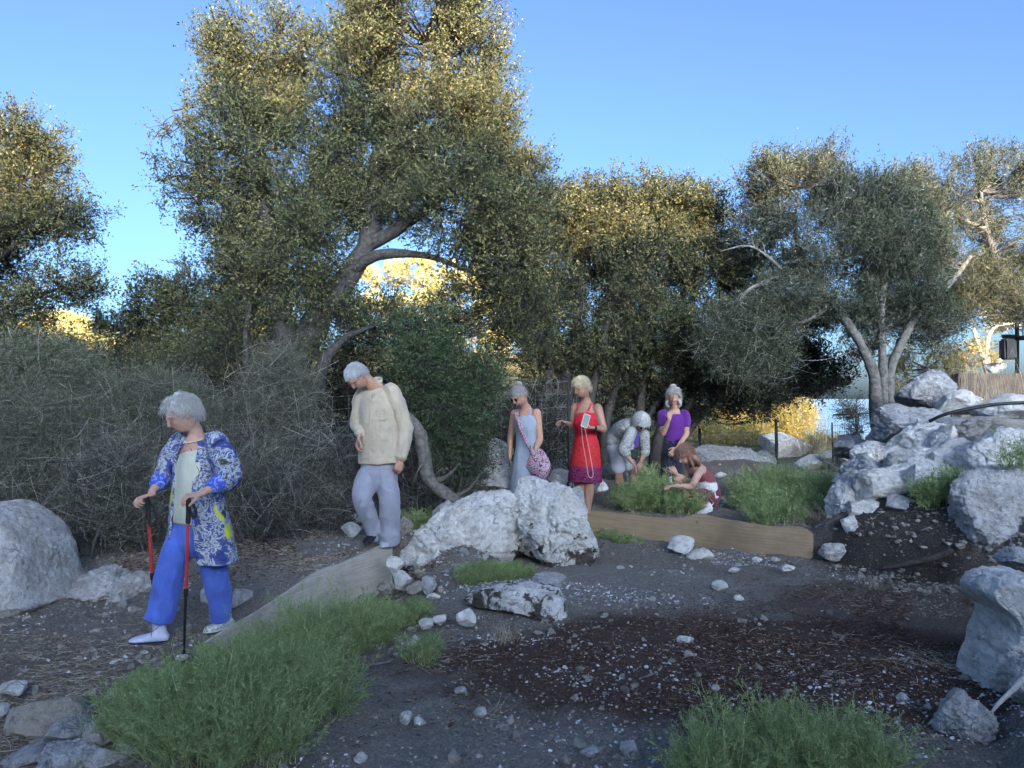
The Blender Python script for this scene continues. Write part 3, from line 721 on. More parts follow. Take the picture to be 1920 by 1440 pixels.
def board(top, bot, mat, label, thick=.020, seed=0, jag=.0015):
    """top/bot: matching lists of world points (front face)"""
    tp = spline(top, 12); bt = spline(bot, 12); n = len(tp)
    rng = np.random.default_rng(seed); tp = tp.copy(); tp[:, 2] += jag * fbm(np.stack((np.arange(n) * .35, np.zeros(n), np.zeros(n)), -1), 3, seed)
    d = tp[-1] - tp[0]; nn = nrm(np.array((-d[1], d[0], 0)));  nn = nn if nn[1] > 0 else -nn
    rows = [bt, bt * .5 + tp * .5, tp, tp + nn * thick, bt * .5 + tp * .5 + nn * thick, bt + nn * thick]
    V = np.stack(rows).reshape(-1, 3); i = np.arange(6)[:, None]; j = np.arange(n - 1)[None]; i2 = (i + 1) % 6
    Fq = np.stack((i*n+j, i*n+j+1, i2*n+j+1, i2*n+j), -1).reshape(-1, 4)
    e = np.arange(6) * n; F6 = np.array([e[::-1], e + n - 1])
    me = mesh_np('board', V, [Fq, F6], [mat], smooth=False); return solo('board', me, label, 'board')
# brown board across the middle right
xs_ = [1094, 1160, 1225, 1275, 1310, 1345, 1400, 1450, 1500, 1524]
Ys_ = [9.22, 8.95, 8.68, 8.5, 8.38, 8.24, 8.0, 7.86, 7.7, 7.64]
tops = [962, 967, 975, 976, 968, 975, 985, 992, 993, 1006]
tw = [P(x, t_, Y) + (0, 0, .028) for x, t_, Y in zip(xs_, tops, Ys_)]
bots = [1001, 1004, 1012, 1019, 1022, 1028, 1038, 1045, 1046, 1038]
bw = [P(x, b_ + 8, Y) for x, b_, Y in zip(xs_, bots, Ys_)]
board(tw, bw, W_BR, 'long brown plywood board edging the bed below the crouching woman')
# grey board along the left
xs_ = [385, 430, 490, 545, 600, 640, 690, 736]
Ys_ = [4.72, 5.0, 5.42, 5.82, 6.2, 6.5, 6.85, 7.2]
tops = [1214, 1186, 1150, 1113, 1076, 1062, 1040, 1018]
tw = [P(x, t_, Y) + (0, 0, .028) for x, t_, Y in zip(xs_, tops, Ys_)]
bw = [np.array((p[0], p[1], -.32)) for p in tw]
board(tw, bw, W_GR, 'weathered grey board edging the path behind the big bush', seed=4)
tw = [P(x, t_, Y) for x, t_, Y in ((118, 1350, 3.80), (160, 1331, 3.95), (198, 1309, 4.1))]
board(tw, [p - (0, 0, .10) for p in tw], W_GR, 'short grey board end above the bottom left stones', seed=6)

# ------------------------------------------------------------------ dead wood
BARK_G = simple('grey_bark', (.055, .052, .048), .95, .45, 22, .9, .02, .1)
BARK_D = simple('dark_bark', (.055, .048, .043), .95, .4, 22, .9, .02, .1)
BARK_L = simple('pale_bark', (.125, .12, .108), .95, .45, 18, .9, .02, .1)
DEAD = simple('dead_wood', (.13, .12, .105), .95, .4, 25, .9, .012, .1)
def limb(pts, k=6, n=8, wob=.02, seed=0):
    """pts rows (px, py, Y, r_px)"""
    W_ = np.array([list(P(a, b, c)) + [M_(d, c)] for a, b, c, d in pts]); s = spline(W_, k)
    q = s[:, :3]; amp = wob * s[:, 3:4] / max(s[:, 3].max(), 1e-6)
    q = q + amp * np.stack([fbm(q * 2.2 + 31 * i, 2, seed + i) for i in range(3)], -1) * 2
    r = np.clip(s[:, 3], .0025, None) * (1 + .18 * fbm(q * 5, 2, seed + 9)); return q, r
def solid_limbs(name, lims, mat, label, cat, n=10, seed=0, group=None):
    B = Buf()
    for i, l in enumerate(lims):
        q, r = limb(l, seed=seed + i); V, Fs = tube(q, r, n); B.add(V, Fs)
    return solo(name, B.mesh(name, [mat]), label, cat, group)
solid_limbs('dead_branch', [[(752, 775, 8.2, 8), (778, 800, 8.2, 12), (800, 850, 8.2, 12), (808, 900, 8.2, 13), (830, 925, 8.1, 12), (872, 942, 8.0, 9), (905, 938, 8.0, 4)],
                            [(797, 838, 8.2, 6), (799, 818, 8.18, 3), (797, 806, 8.17, 1)], [(756, 779, 8.2, 6), (742, 762, 8.15, 3), (735, 745, 8.1, 1)], [(812, 905, 8.18, 6), (840, 890, 8.1, 3), (862, 868, 8.05, 1.2)], [(800, 860, 8.2, 4), (785, 880, 8.1, 2), (775, 905, 8.05, 1)], [(850, 936, 8.05, 5), (880, 915, 7.98, 3), (900, 890, 7.95, 1)]], DEAD, 'thick bent dead branch rising from the ground behind the man', 'branch', seed=3)
solid_limbs('log', [[(1650, 1068, 6.85, 3), (1690, 1058, 6.8, 5), (1740, 1046, 6.75, 7), (1790, 1030, 6.75, 5)]], BARK_D, 'dark rotting log on the soil below the rock pile', 'log', seed=5)
solid_limbs('stick', [[(1430, 1004, 7.0, 1), (1432, 1004, 7, 1)], ] and [[(640, 1270, 4.5, 2.2), (700, 1252, 4.5, 3.2), (738, 1240, 4.55, 1.5)]], DEAD, 'pale dry stick at the right foot of the big bush', 'stick', n=6)
solid_limbs('stick', [[(1020, 1282, 4.35, 1), (1030, 1278, 4.35, 1.2)], ] and [[(1198, 1272, 4.25, 1.8), (1216, 1268, 4.25, 2.0), (1232, 1262, 4.25, 1.0)]], DEAD, 'short bare stick on the mulch', 'stick', n=6)
solid_limbs('root', [[(1940, 1266, 3.72, 6), (1912, 1280, 3.7, 6), (1890, 1296, 3.65, 5), (1868, 1320, 3.6, 4), (1856, 1338, 3.55, 2)]], simple('root_white', (.42, .40, .36), .9, .3, 20, .8, .01), 'pale root sticking out of the soil at the lower right edge', 'root')
# black hose over the rock pile
q = spline([P(*a) for a in ((1742, 790, 8.85), (1775, 776, 8.75), (1830, 764, 8.7), (1880, 757, 8.65), (1960, 755, 8.6), (2040, 762, 8.5))], 8)
V, Fs = tube(q, .020, 10); hb = Buf(); hb.add(V, Fs)
solo('hose', hb.mesh('hose', [simple('black_plastic', (.012, .012, .014), .4, .1, 10, 0)]), 'thick black irrigation hose lying over the rock pile', 'hose')
# ------------------------------------------------------------------ foliage materials
LEAF_OAK = leafmat('oak_leaves', [(0, (.022, .029, .018)), (.35, (.060, .072, .036)), (.7, (.13, .138, .062)), (1, (.26, .23, .11))])
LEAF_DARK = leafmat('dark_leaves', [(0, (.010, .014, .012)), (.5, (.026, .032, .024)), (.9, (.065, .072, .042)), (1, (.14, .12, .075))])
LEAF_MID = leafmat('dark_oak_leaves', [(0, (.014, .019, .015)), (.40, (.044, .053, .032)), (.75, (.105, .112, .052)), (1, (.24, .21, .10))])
LEAF_OLIVE = leafmat('olive_leaves', [(0, (.024, .033, .022)), (.5, (.056, .072, .044)), (.85, (.14, .152, .095)), (1, (.30, .29, .23))])
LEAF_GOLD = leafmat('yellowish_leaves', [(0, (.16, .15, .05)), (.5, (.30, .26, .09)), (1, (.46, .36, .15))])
LEAF_SHRUB = leafmat('shrub_leaves', [(0, (.030, .055, .028)), (.5, (.070, .11, .052)), (1, (.13, .17, .085))])
LEAF_GREY = leafmat('grey_brush_leaves', [(0, (.050, .066, .046)), (.5, (.115, .138, .092)), (1, (.22, .235, .165))])
NEEDLE = leafmat('feathery_leaves', [(0, (.13, .20, .075)), (.4, (.29, .38, .155)), (.8, (.45, .52, .25)), (1, (.66, .62, .40))], trans=.35)
TWIG = leafmat('dry_twigs', [(0, (.06, .058, .052)), (.5, (.145, .138, .12)), (1, (.36, .34, .30))], trans=0, rough=.9)
STRAW = leafmat('straw', [(0, (.16, .12, .085)), (.5, (.36, .29, .215)), (1, (.60, .52, .41))], trans=.1, rough=.8)
CHIP = leafmat('mulch_chips', [(0, (.034, .020, .015)), (.6, (.10, .060, .045)), (.9, (.20, .13, .10)), (1, (.36, .28, .2))], trans=0, rough=.95)

def sprig_cloud(C, D, Ls, nl, lsz, rng, wr=.48, spread=.022):
    """leaves along short shoots: C bases, D directions, Ls lengths"""
    k = len(C); t = (np.arange(nl)[None] + rng.random((k, nl))) / nl
    base = C[:, None] + D[:, None] * (t * Ls[:, None])[..., None] + rng.normal(size=(k, nl, 3)) * spread
    ld = nrm(D[:, None] * .55 + rng.normal(size=(k, nl, 3)) * .75)
    sz = lsz * rng.uniform(.65, 1.25, k * nl)
    V, Fq = leaves(base.reshape(-1, 3), ld.reshape(-1, 3), sz, sz * wr, rng)
    tone = np.clip((rng.random(k)[:, None] * .55 + rng.random((k, nl)) * .5), 0, 1).ravel()
    return V, Fq, tone

def tree(name, label, cat, blobs, limbs, leaf, bark, seed, lsz=.045, wr=.48, dens=1.0, nl=14, up=.5, branch_r=.010, gaps=.06, gfreq=1.5, group=None, subn=9, sprig=(.16, .34), root=None):
    rng = np.random.default_rng(seed)
    lim = [limb(l, seed=seed + i) for i, l in enumerate(limbs)]
    B = Buf()
    for q, r in lim:
        V, Fs = tube(q, r, 9); B.add(V, Fs)
    LP = np.concatenate([q for q, r in lim]); LR = np.concatenate([r for q, r in lim])
    LB = Buf(); allC = []
    P0s, P1s, Bs, R0, R1 = [], [], [], [], []
    for (px, py, Y, rx, rz, ry, dn) in blobs:
        c = P(px, py, Y); rad = np.array((M_(rx, Y), ry, M_(rz, Y)))
        area = (rad[0] * rad[1] + rad[0] * rad[2] + rad[1] * rad[2]) / 3
        n = int(1150 * area * dens * dn * DENS)
        n = max(4, n // 7)
        d = nrm(rng.normal(size=(n, 3))); q = c + d * rad * (.30 + .70 * rng.random((n, 1)) ** .55)
        g = fbm(q * gfreq, 3, seed + 50); lump = .34 * fbm(d * 2.2 + c, 3, seed + 60)[:, None]
        q = q + d * rad * lump; g = np.repeat(g, 7); q = np.repeat(q, 7, 0); q = q + rng.normal(0, .075, q.shape)
        q = q[g > gaps - .12]
        allC.append((q, nrm(q - c)))
        k = max(3, int(subn * 1.6 * (1 + area))); qq = allC[-1][0]
        if not len(qq): continue
        s = qq[rng.integers(len(qq), size=k)] * .92 + c * .08
        dist = np.linalg.norm(LP[None] - s[:, None], axis=2) + 1.2 * (LP[None, :, 2] > s[:, None, 2] + .1) ; idx = dist.argmin(1)
        P0s.append(LP[idx]); P1s.append(s); Bs.append(np.stack((rng.normal(0, .09, k), rng.normal(0, .09, k), rng.uniform(-.16, .05, k)), -1) * np.minimum(1.5, dist.min(1))[:, None])
        R0.append(np.minimum(LR[idx] * .6, branch_r * rng.uniform(.7, 1.5, k))); R1.append(np.full(k, .005))
        # side twigs off each branch tip
        e = np.repeat(s, 5, 0); f_ = e + nrm(rng.normal(size=e.shape) + nrm(e - c) * .8 + (0, 0, .3)) * rng.uniform(.15, .45, (len(e), 1)) * min(1.2, rad.mean() * 1.4)
        P0s.append(e); P1s.append(f_); Bs.append(rng.normal(0, .04, e.shape)); R0.append(np.full(len(e), .006)); R1.append(np.full(len(e), .0022))
    V, Fq = twigs(np.concatenate(P0s), np.concatenate(P1s), np.concatenate(Bs), np.concatenate(R0), np.concatenate(R1), 6, 5)
    B.add(V, Fq)
    C = np.concatenate([a for a, b in allC]); Dr = np.concatenate([b for a, b in allC])
    D = nrm(Dr * .8 + rng.normal(size=C.shape) * .5 + (0, 0, up)); Ls = rng.uniform(*sprig, len(C))
    V, Fq, tone = sprig_cloud(C, D, Ls, nl, lsz, rng, wr)
    patch = .18 * fbm(np.repeat(C, nl, 0) * .9, 2, seed + 5)
    LB.add(V, Fq, np.clip(tone + patch, 0, 1))
    V, Fq = twigs(C - D * .05, C + D * Ls[:, None] * .8, rng.normal(0, .012, C.shape), .0032, .0014, 2, 3); B.add(V, Fq)
    base = LP[LP[:, 2].argmin()] if root is None else root
    tr = empty(name, (base[0], base[1], base[2]), label, cat, group)
    link('trunk', B.mesh('trunk', [bark]), tr); link('crown', LB.mesh('crown', [leaf], False), tr)
    return len(tone)

NL = 0
DENS = 1.9
OAKS = 'oak trees behind the fence'
# big oak
NL += tree('oak_tree', 'tallest oak tree, sunlit on top, behind the man in the beige shirt', 'tree', [
    (760, 60, 9.4, 120, 100, .85, 1.0), (860, 110, 9.6, 85, 90, .7, 1.0), (660, 150, 9.5, 110, 110, .9, .9), (480, 150, 9.3, 75, 110, .6, .85), (545, 90, 9.4, 60, 60, .5, .8), (410, 110, 9.3, 45, 55, .4, .6),
    (470, 260, 9.4, 100, 90, .7, .95), (360, 310, 9.3, 62, 50, .45, .7), (330, 240, 9.4, 40, 40, .35, .55), (318, 350, 9.4, 38, 22, .3, .5), (560, 330, 9.6, 110, 120, .9, 1.0), (420, 390, 9.4, 70, 60, .6, .9), (470, 470, 9.5, 60, 90, .55, .9),
    (700, 290, 9.8, 120, 110, .9, .75), (840, 270, 9.5, 110, 110, .8, .95), (900, 200, 9.6, 60, 60, .5, .7), (930, 330, 9.4, 70, 80, .6, 1.0), (860, 390, 9.0, 110, 80, .7, 1.1), (960, 420, 9.3, 75, 75, .6, 1.0), (1000, 330, 9.6, 28, 45, .3, .6),
    (560, 480, 9.2, 75, 100, .6, 1.0), (600, 600, 9.3, 80, 70, .6, .95), (690, 390, 9.7, 80, 50, .7, .7), (480, 600, 9.6, 55, 60, .5, .9), (930, 470, 9.6, 60, 40, .6, .7), (960, 500, 9.2, 70, 60, .5, .9), (720, 10, 9.5, 60, 40, .5, .8), (830, 20, 9.5, 60, 40, .5, .8),
    (900, 570, 9.5, 80, 55, .6, .75), (1000, 600, 9.3, 55, 55, .5, .8), (700, 620, 9.5, 60, 50, .5, .8)],
    [[(560, 985, 8.9, 58), (550, 900, 8.9, 46), (545, 800, 9.0, 38), (548, 700, 9.1, 33), (590, 610, 9.2, 27), (645, 530, 9.3, 23), (690, 450, 9.4, 18), (700, 380, 9.5, 18), (712, 300, 9.6, 16), (740, 230, 9.6, 12), (780, 160, 9.6, 8), (800, 80, 9.6, 5)],
     [(552, 690, 9.1, 26), (530, 600, 9.2, 24), (515, 500, 9.3, 20), (500, 400, 9.3, 15), (490, 300, 9.3, 10), (500, 200, 9.3, 6), (520, 120, 9.3, 3)],
     [(492, 330, 9.3, 8), (450, 290, 9.3, 6), (390, 255, 9.35, 4), (335, 225, 9.4, 2), (320, 200, 9.4, 1)], [(500, 220, 9.3, 5), (450, 160, 9.3, 3), (405, 105, 9.3, 1.5)], [(420, 345, 9.3, 4), (370, 310, 9.3, 3), (330, 300, 9.3, 1.5)],
     [(690, 460, 9.4, 16), (730, 440, 9.4, 13), (790, 400, 9.4, 10), (830, 360, 9.4, 7), (900, 330, 9.4, 4)],
     [(700, 335, 9.55, 9), (660, 322, 9.5, 7), (610, 340, 9.4, 5), (560, 360, 9.3, 3)],
     [(720, 270, 9.6, 9), (745, 240, 9.55, 8), (775, 215, 9.5, 6), (830, 180, 9.4, 4)],
     [(650, 515, 9.3, 12), (700, 480, 9.2, 11), (760, 475, 9.2, 8), (830, 490, 9.2, 5), (900, 520, 9.2, 3)],
     [(500, 400, 9.3, 8), (450, 370, 9.3, 6), (400, 340, 9.3, 4), (340, 330, 9.3, 2.5), (290, 340, 9.3, 1.5)],
     [(545, 850, 8.9, 20), (590, 780, 8.8, 17), (600, 700, 8.8, 13), (640, 640, 8.9, 8), (700, 610, 9.0, 4)],
     [(535, 900, 8.85, 18), (500, 830, 8.8, 12), (470, 740, 8.9, 9), (460, 640, 9, 6), (470, 560, 9.1, 3)]],
    LEAF_OAK, BARK_G, 11, lsz=.043, dens=1.45, gaps=-.05, gfreq=1.7, group=OAKS)
# left edge tree
NL += tree('oak_tree', 'oak tree cut by the left edge with golden upper leaves', 'tree', [
    (20, 290, 9.2, 85, 60, .6, .75), (70, 330, 9.2, 50, 60, .5, .6), (30, 400, 9.2, 90, 60, .6, .7), (115, 400, 9.2, 60, 40, .45, .75), (140, 425, 9.2, 36, 28, .3, .6), (20, 480, 9.3, 80, 55, .6, .75), (90, 530, 9.3, 75, 45, .5, .85), (20, 580, 9.3, 90, 50, .6, .9), (150, 545, 9.3, 30, 28, .3, .6), (-60, 400, 9.4, 90, 180, .7, .8), (60, 250, 9.2, 30, 28, .3, .5)],
    [[(-90, 1000, 9.2, 30), (-80, 800, 9.2, 26), (-50, 620, 9.2, 20), (-20, 500, 9.2, 14), (0, 400, 9.2, 9), (15, 300, 9.2, 5)],
     [(-20, 500, 9.2, 8), (40, 450, 9.2, 5), (100, 420, 9.2, 3)], [(-50, 620, 9.2, 9), (30, 570, 9.2, 6), (110, 540, 9.2, 3)]],
    LEAF_OAK, BARK_G, 23, lsz=.040, dens=1.3, gaps=.0, gfreq=1.9, group=OAKS)
# medium tree behind, left
NL += tree('oak_tree', 'medium grey green tree between the left edge tree and the tallest oak', 'tree', [
    (370, 560, 11.8, 80, 60, .8, .9), (430, 520, 11.8, 60, 50, .6, .8), (300, 580, 11.9, 50, 45, .6, .8), (220, 620, 12, 60, 32, .6, .8), (170, 600, 12, 30, 20, .4, .5), (400, 650, 11.8, 90, 60, .8, 1.0), (270, 680, 11.9, 70, 50, .7, .7), (350, 740, 11.6, 120, 50, .7, .8), (480, 720, 11.6, 70, 60, .6, .9)],
    [[(380, 1000, 11.7, 22), (375, 850, 11.7, 18), (370, 720, 11.7, 13), (380, 620, 11.7, 8), (400, 540, 11.7, 4)], [(372, 720, 11.7, 9), (310, 650, 11.8, 5), (240, 620, 11.9, 3)]],
    LEAF_OAK, BARK_G, 31, lsz=.05, dens=.85, gaps=-.05, group=OAKS)
# sunlit trees seen through the gaps
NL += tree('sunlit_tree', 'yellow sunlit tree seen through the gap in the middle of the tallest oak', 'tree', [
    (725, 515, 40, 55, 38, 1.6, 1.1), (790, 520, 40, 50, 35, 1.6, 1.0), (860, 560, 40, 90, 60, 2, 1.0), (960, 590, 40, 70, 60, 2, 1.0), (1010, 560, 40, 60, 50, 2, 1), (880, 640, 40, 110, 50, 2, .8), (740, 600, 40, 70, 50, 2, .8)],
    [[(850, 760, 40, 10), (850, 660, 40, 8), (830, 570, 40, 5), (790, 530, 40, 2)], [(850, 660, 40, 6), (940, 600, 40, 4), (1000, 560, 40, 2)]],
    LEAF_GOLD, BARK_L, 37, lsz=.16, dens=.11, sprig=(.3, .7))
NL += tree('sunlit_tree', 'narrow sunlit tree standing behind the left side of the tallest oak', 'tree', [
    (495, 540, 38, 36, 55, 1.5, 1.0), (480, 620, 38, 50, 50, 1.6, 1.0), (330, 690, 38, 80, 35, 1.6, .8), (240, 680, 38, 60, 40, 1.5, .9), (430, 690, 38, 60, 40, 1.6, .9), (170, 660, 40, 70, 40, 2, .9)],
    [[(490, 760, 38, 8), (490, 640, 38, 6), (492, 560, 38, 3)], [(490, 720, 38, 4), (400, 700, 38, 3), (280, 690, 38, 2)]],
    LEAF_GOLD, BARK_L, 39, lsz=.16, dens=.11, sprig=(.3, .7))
# dark trees in the centre
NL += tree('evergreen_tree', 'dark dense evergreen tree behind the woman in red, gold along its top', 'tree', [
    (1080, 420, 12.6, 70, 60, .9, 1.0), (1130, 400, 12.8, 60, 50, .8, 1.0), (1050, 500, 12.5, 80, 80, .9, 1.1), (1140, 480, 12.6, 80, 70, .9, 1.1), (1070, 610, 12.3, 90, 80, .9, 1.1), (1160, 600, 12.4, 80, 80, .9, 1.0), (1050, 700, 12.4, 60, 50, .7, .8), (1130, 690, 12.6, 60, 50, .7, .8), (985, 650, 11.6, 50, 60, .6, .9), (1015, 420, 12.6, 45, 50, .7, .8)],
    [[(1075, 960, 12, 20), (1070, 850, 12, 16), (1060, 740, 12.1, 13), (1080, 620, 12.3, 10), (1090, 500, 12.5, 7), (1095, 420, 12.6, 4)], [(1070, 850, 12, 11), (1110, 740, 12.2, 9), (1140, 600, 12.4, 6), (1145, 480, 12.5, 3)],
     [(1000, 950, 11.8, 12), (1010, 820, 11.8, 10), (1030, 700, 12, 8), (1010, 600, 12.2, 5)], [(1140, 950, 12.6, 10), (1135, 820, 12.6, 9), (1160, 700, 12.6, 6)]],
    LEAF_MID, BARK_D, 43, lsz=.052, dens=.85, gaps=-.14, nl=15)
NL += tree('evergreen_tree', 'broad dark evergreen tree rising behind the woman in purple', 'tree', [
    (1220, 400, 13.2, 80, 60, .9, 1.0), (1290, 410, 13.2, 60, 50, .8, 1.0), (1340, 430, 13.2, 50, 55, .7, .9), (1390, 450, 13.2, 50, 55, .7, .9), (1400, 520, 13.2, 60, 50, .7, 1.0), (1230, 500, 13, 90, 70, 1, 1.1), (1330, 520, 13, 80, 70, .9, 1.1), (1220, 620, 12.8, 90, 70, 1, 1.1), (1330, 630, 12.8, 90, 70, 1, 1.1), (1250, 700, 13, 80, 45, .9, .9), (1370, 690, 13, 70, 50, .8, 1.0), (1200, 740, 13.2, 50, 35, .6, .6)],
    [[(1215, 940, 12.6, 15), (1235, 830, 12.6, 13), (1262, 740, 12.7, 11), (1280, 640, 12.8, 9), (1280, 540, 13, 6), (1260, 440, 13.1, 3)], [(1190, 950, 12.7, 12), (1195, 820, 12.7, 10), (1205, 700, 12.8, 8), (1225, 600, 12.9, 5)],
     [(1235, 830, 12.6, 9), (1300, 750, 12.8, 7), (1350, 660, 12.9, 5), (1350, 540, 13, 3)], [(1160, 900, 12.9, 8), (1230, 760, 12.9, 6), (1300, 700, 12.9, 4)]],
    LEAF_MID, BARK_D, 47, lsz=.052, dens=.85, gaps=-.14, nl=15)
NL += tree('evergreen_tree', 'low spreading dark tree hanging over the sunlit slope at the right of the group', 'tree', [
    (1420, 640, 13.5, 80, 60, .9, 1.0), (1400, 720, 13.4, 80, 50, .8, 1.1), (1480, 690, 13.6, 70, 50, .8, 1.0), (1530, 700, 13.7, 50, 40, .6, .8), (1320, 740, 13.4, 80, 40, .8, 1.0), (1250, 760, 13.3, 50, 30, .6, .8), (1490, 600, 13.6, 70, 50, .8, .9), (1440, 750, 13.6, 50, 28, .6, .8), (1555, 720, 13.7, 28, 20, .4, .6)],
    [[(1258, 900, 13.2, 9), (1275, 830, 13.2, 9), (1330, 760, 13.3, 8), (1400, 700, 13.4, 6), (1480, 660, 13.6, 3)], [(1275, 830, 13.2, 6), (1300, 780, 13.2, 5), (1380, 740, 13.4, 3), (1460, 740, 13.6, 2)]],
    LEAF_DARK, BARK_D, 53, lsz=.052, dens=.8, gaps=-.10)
# olive
NL += tree('olive_tree', 'olive tree with a forked pale trunk standing behind the rock pile', 'tree', [
    (1450, 350, 11.6, 60, 45, .6, .8), (1530, 340, 11.6, 60, 42, .6, .9), (1490, 400, 11.6, 70, 50, .7, .9), (1420, 420, 11.7, 40, 40, .5, .6), (1590, 400, 11.6, 70, 55, .7, 1.0), (1640, 380, 11.7, 60, 50, .6, .9), (1560, 490, 11.6, 90, 60, .7, .9), (1650, 480, 11.6, 80, 60, .7, 1.0), (1600, 570, 11.7, 80, 55, .7, .9), (1690, 560, 11.6, 70, 55, .7, 1.0),
    (1700, 420, 11.7, 60, 60, .6, .9), (1740, 500, 11.7, 55, 60, .6, .9), (1480, 560, 11.5, 70, 45, .6, .6), (1430, 620, 11.4, 60, 40, .5, .45), (1740, 620, 11.8, 55, 45, .6, .8), (1610, 640, 11.8, 40, 40, .4, .6), (1435, 312, 11.6, 14, 16, .15, .6)],
    [[(1648, 815, 11.3, 13), (1644, 760, 11.3, 12), (1638, 700, 11.3, 10), (1610, 640, 11.35, 9), (1578, 590, 11.4, 8), (1545, 548, 11.45, 7), (1520, 520, 11.5, 7), (1500, 470, 11.5, 6), (1492, 420, 11.5, 4), (1500, 350, 11.5, 2)],
     [(1668, 815, 11.35, 10), (1668, 740, 11.35, 9), (1676, 680, 11.4, 9), (1702, 620, 11.45, 8), (1735, 570, 11.5, 6), (1780, 530, 11.6, 6), (1820, 480, 11.7, 3)],
     [(1660, 770, 11.32, 9), (1656, 690, 11.35, 8), (1655, 600, 11.4, 7), (1660, 500, 11.5, 5), (1670, 420, 11.5, 3)],
     [(1525, 528, 11.5, 6), (1480, 520, 11.45, 5), (1440, 525, 11.4, 4), (1400, 545, 11.3, 3), (1375, 590, 11.3, 1.5)],
     [(1530, 535, 11.5, 5), (1560, 480, 11.5, 4), (1600, 440, 11.5, 3)],
     [(1560, 572, 11.42, 4), (1500, 605, 11.42, 3), (1440, 625, 11.4, 2), (1395, 645, 11.3, 1)], [(1600, 620, 11.36, 4), (1570, 640, 11.5, 2)],
     [(1480, 520, 11.45, 3), (1440, 480, 11.4, 2.5), (1400, 460, 11.3, 2), (1350, 470, 11.3, 1)]],
    LEAF_OLIVE, BARK_L, 59, lsz=.058, wr=.28, dens=1.45, gaps=.0, nl=14, up=.9, gfreq=1.8, group='olive trees')
NL += tree('olive_tree', 'olive tree at the right edge with pale sunlit upper leaves', 'tree', [
    (1790, 360, 13, 70, 50, .8, .9), (1850, 340, 13, 65, 55, .8, .95), (1910, 370, 13, 60, 60, .8, .9), (1820, 440, 13, 80, 60, .8, 1.0), (1900, 470, 13, 70, 60, .8, 1.0), (1800, 530, 12.8, 70, 50, .7, 1.0), (1880, 560, 12.8, 80, 45, .7, 1.0), (1950, 540, 13, 60, 80, .7, .9), (1690, 370, 13, 40, 35, .5, .8), (1700, 350, 13, 30, 25, .4, .8), (1760, 590, 12.8, 50, 40, .5, .8)],
    [[(1990, 800, 13, 16), (1970, 680, 13, 14), (1930, 600, 13, 11), (1880, 520, 13, 8), (1850, 430, 13, 5), (1840, 360, 13, 3)], [(1930, 600, 13, 7), (1850, 560, 12.9, 5), (1790, 540, 12.8, 3)], [(1850, 430, 13, 4), (1760, 390, 13, 3), (1700, 360, 13, 2)]],
    LEAF_OLIVE, BARK_L, 61, lsz=.06, wr=.25, dens=.9, gaps=-.02, nl=14, up=.9, group='olive trees')
# sunlit small tree and scrub, far right
NL += tree('fig_tree', 'small sunlit tree with twisted pale branches at the far right', 'tree', [
    (1840, 600, 18, 40, 22, .6, .5), (1870, 640, 18, 22, 40, .4, .4), (1890, 590, 18, 36, 20, .5, .6)],
    [[(1858, 705, 17, 9), (1852, 690, 17, 7), (1842, 668, 17, 5), (1834, 645, 17, 4), (1824, 615, 17, 3)], [(1856, 695, 17, 6), (1850, 665, 17, 4), (1854, 630, 17, 3.5), (1868, 612, 17, 2.5), (1900, 606, 17, 2)], [(1862, 690, 17, 4), (1878, 672, 17, 4), (1876, 645, 17, 3)]],
    LEAF_GOLD, simple('sunny_bark', (.5, .46, .36), .9, .2, 20, .6, .01), 67, lsz=.06, dens=.5, nl=8)
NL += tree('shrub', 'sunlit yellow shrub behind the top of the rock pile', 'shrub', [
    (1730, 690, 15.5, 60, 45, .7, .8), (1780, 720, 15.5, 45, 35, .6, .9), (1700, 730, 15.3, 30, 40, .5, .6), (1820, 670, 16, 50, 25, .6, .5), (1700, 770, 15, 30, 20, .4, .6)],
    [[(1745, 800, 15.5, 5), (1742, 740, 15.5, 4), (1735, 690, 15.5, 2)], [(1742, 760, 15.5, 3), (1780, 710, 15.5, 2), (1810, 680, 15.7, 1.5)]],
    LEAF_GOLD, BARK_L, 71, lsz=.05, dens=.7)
NL += tree('shrub', 'soft feathery shrub behind the black gate frame', 'shrub', [
    (1605, 790, 16, 38, 30, .5, .9), (1590, 765, 16, 25, 14, .4, .5), (1620, 830, 16, 30, 26, .5, .9)],
    [[(1612, 900, 16, 4), (1610, 830, 16, 3), (1605, 780, 16, 2)]], LEAF_OLIVE, BARK_L, 73, lsz=.06, wr=.15, dens=.8)
# green leafy shrubs under the trees
NL += tree('shrub', 'fresh green leafy shrub between the man and the woman in the grey dress', 'shrub', [
    (800, 720, 8.7, 60, 70, .45, 1.0), (860, 780, 8.8, 60, 70, .45, 1.0), (790, 640, 8.9, 60, 50, .45, .8), (870, 690, 8.9, 50, 50, .4, .9), (910, 720, 9.0, 30, 50, .3, .8), (860, 860, 8.9, 45, 50, .3, .6)],
    [[(850, 960, 8.8, 5), (845, 860, 8.8, 4), (830, 760, 8.8, 3), (810, 650, 8.9, 2)], [(850, 960, 8.8, 4), (875, 840, 8.8, 3), (880, 720, 8.8, 2)]],
    LEAF_SHRUB, BARK_G, 79, lsz=.036, dens=1.5, nl=16, group='shrubs under the trees')
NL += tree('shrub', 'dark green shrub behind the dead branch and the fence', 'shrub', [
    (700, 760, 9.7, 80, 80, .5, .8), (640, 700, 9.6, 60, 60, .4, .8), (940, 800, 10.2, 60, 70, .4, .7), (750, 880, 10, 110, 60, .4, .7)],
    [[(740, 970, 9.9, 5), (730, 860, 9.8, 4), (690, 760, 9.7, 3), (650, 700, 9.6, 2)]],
    LEAF_DARK, BARK_D, 83, lsz=.04, dens=1.0, group='shrubs under the trees')
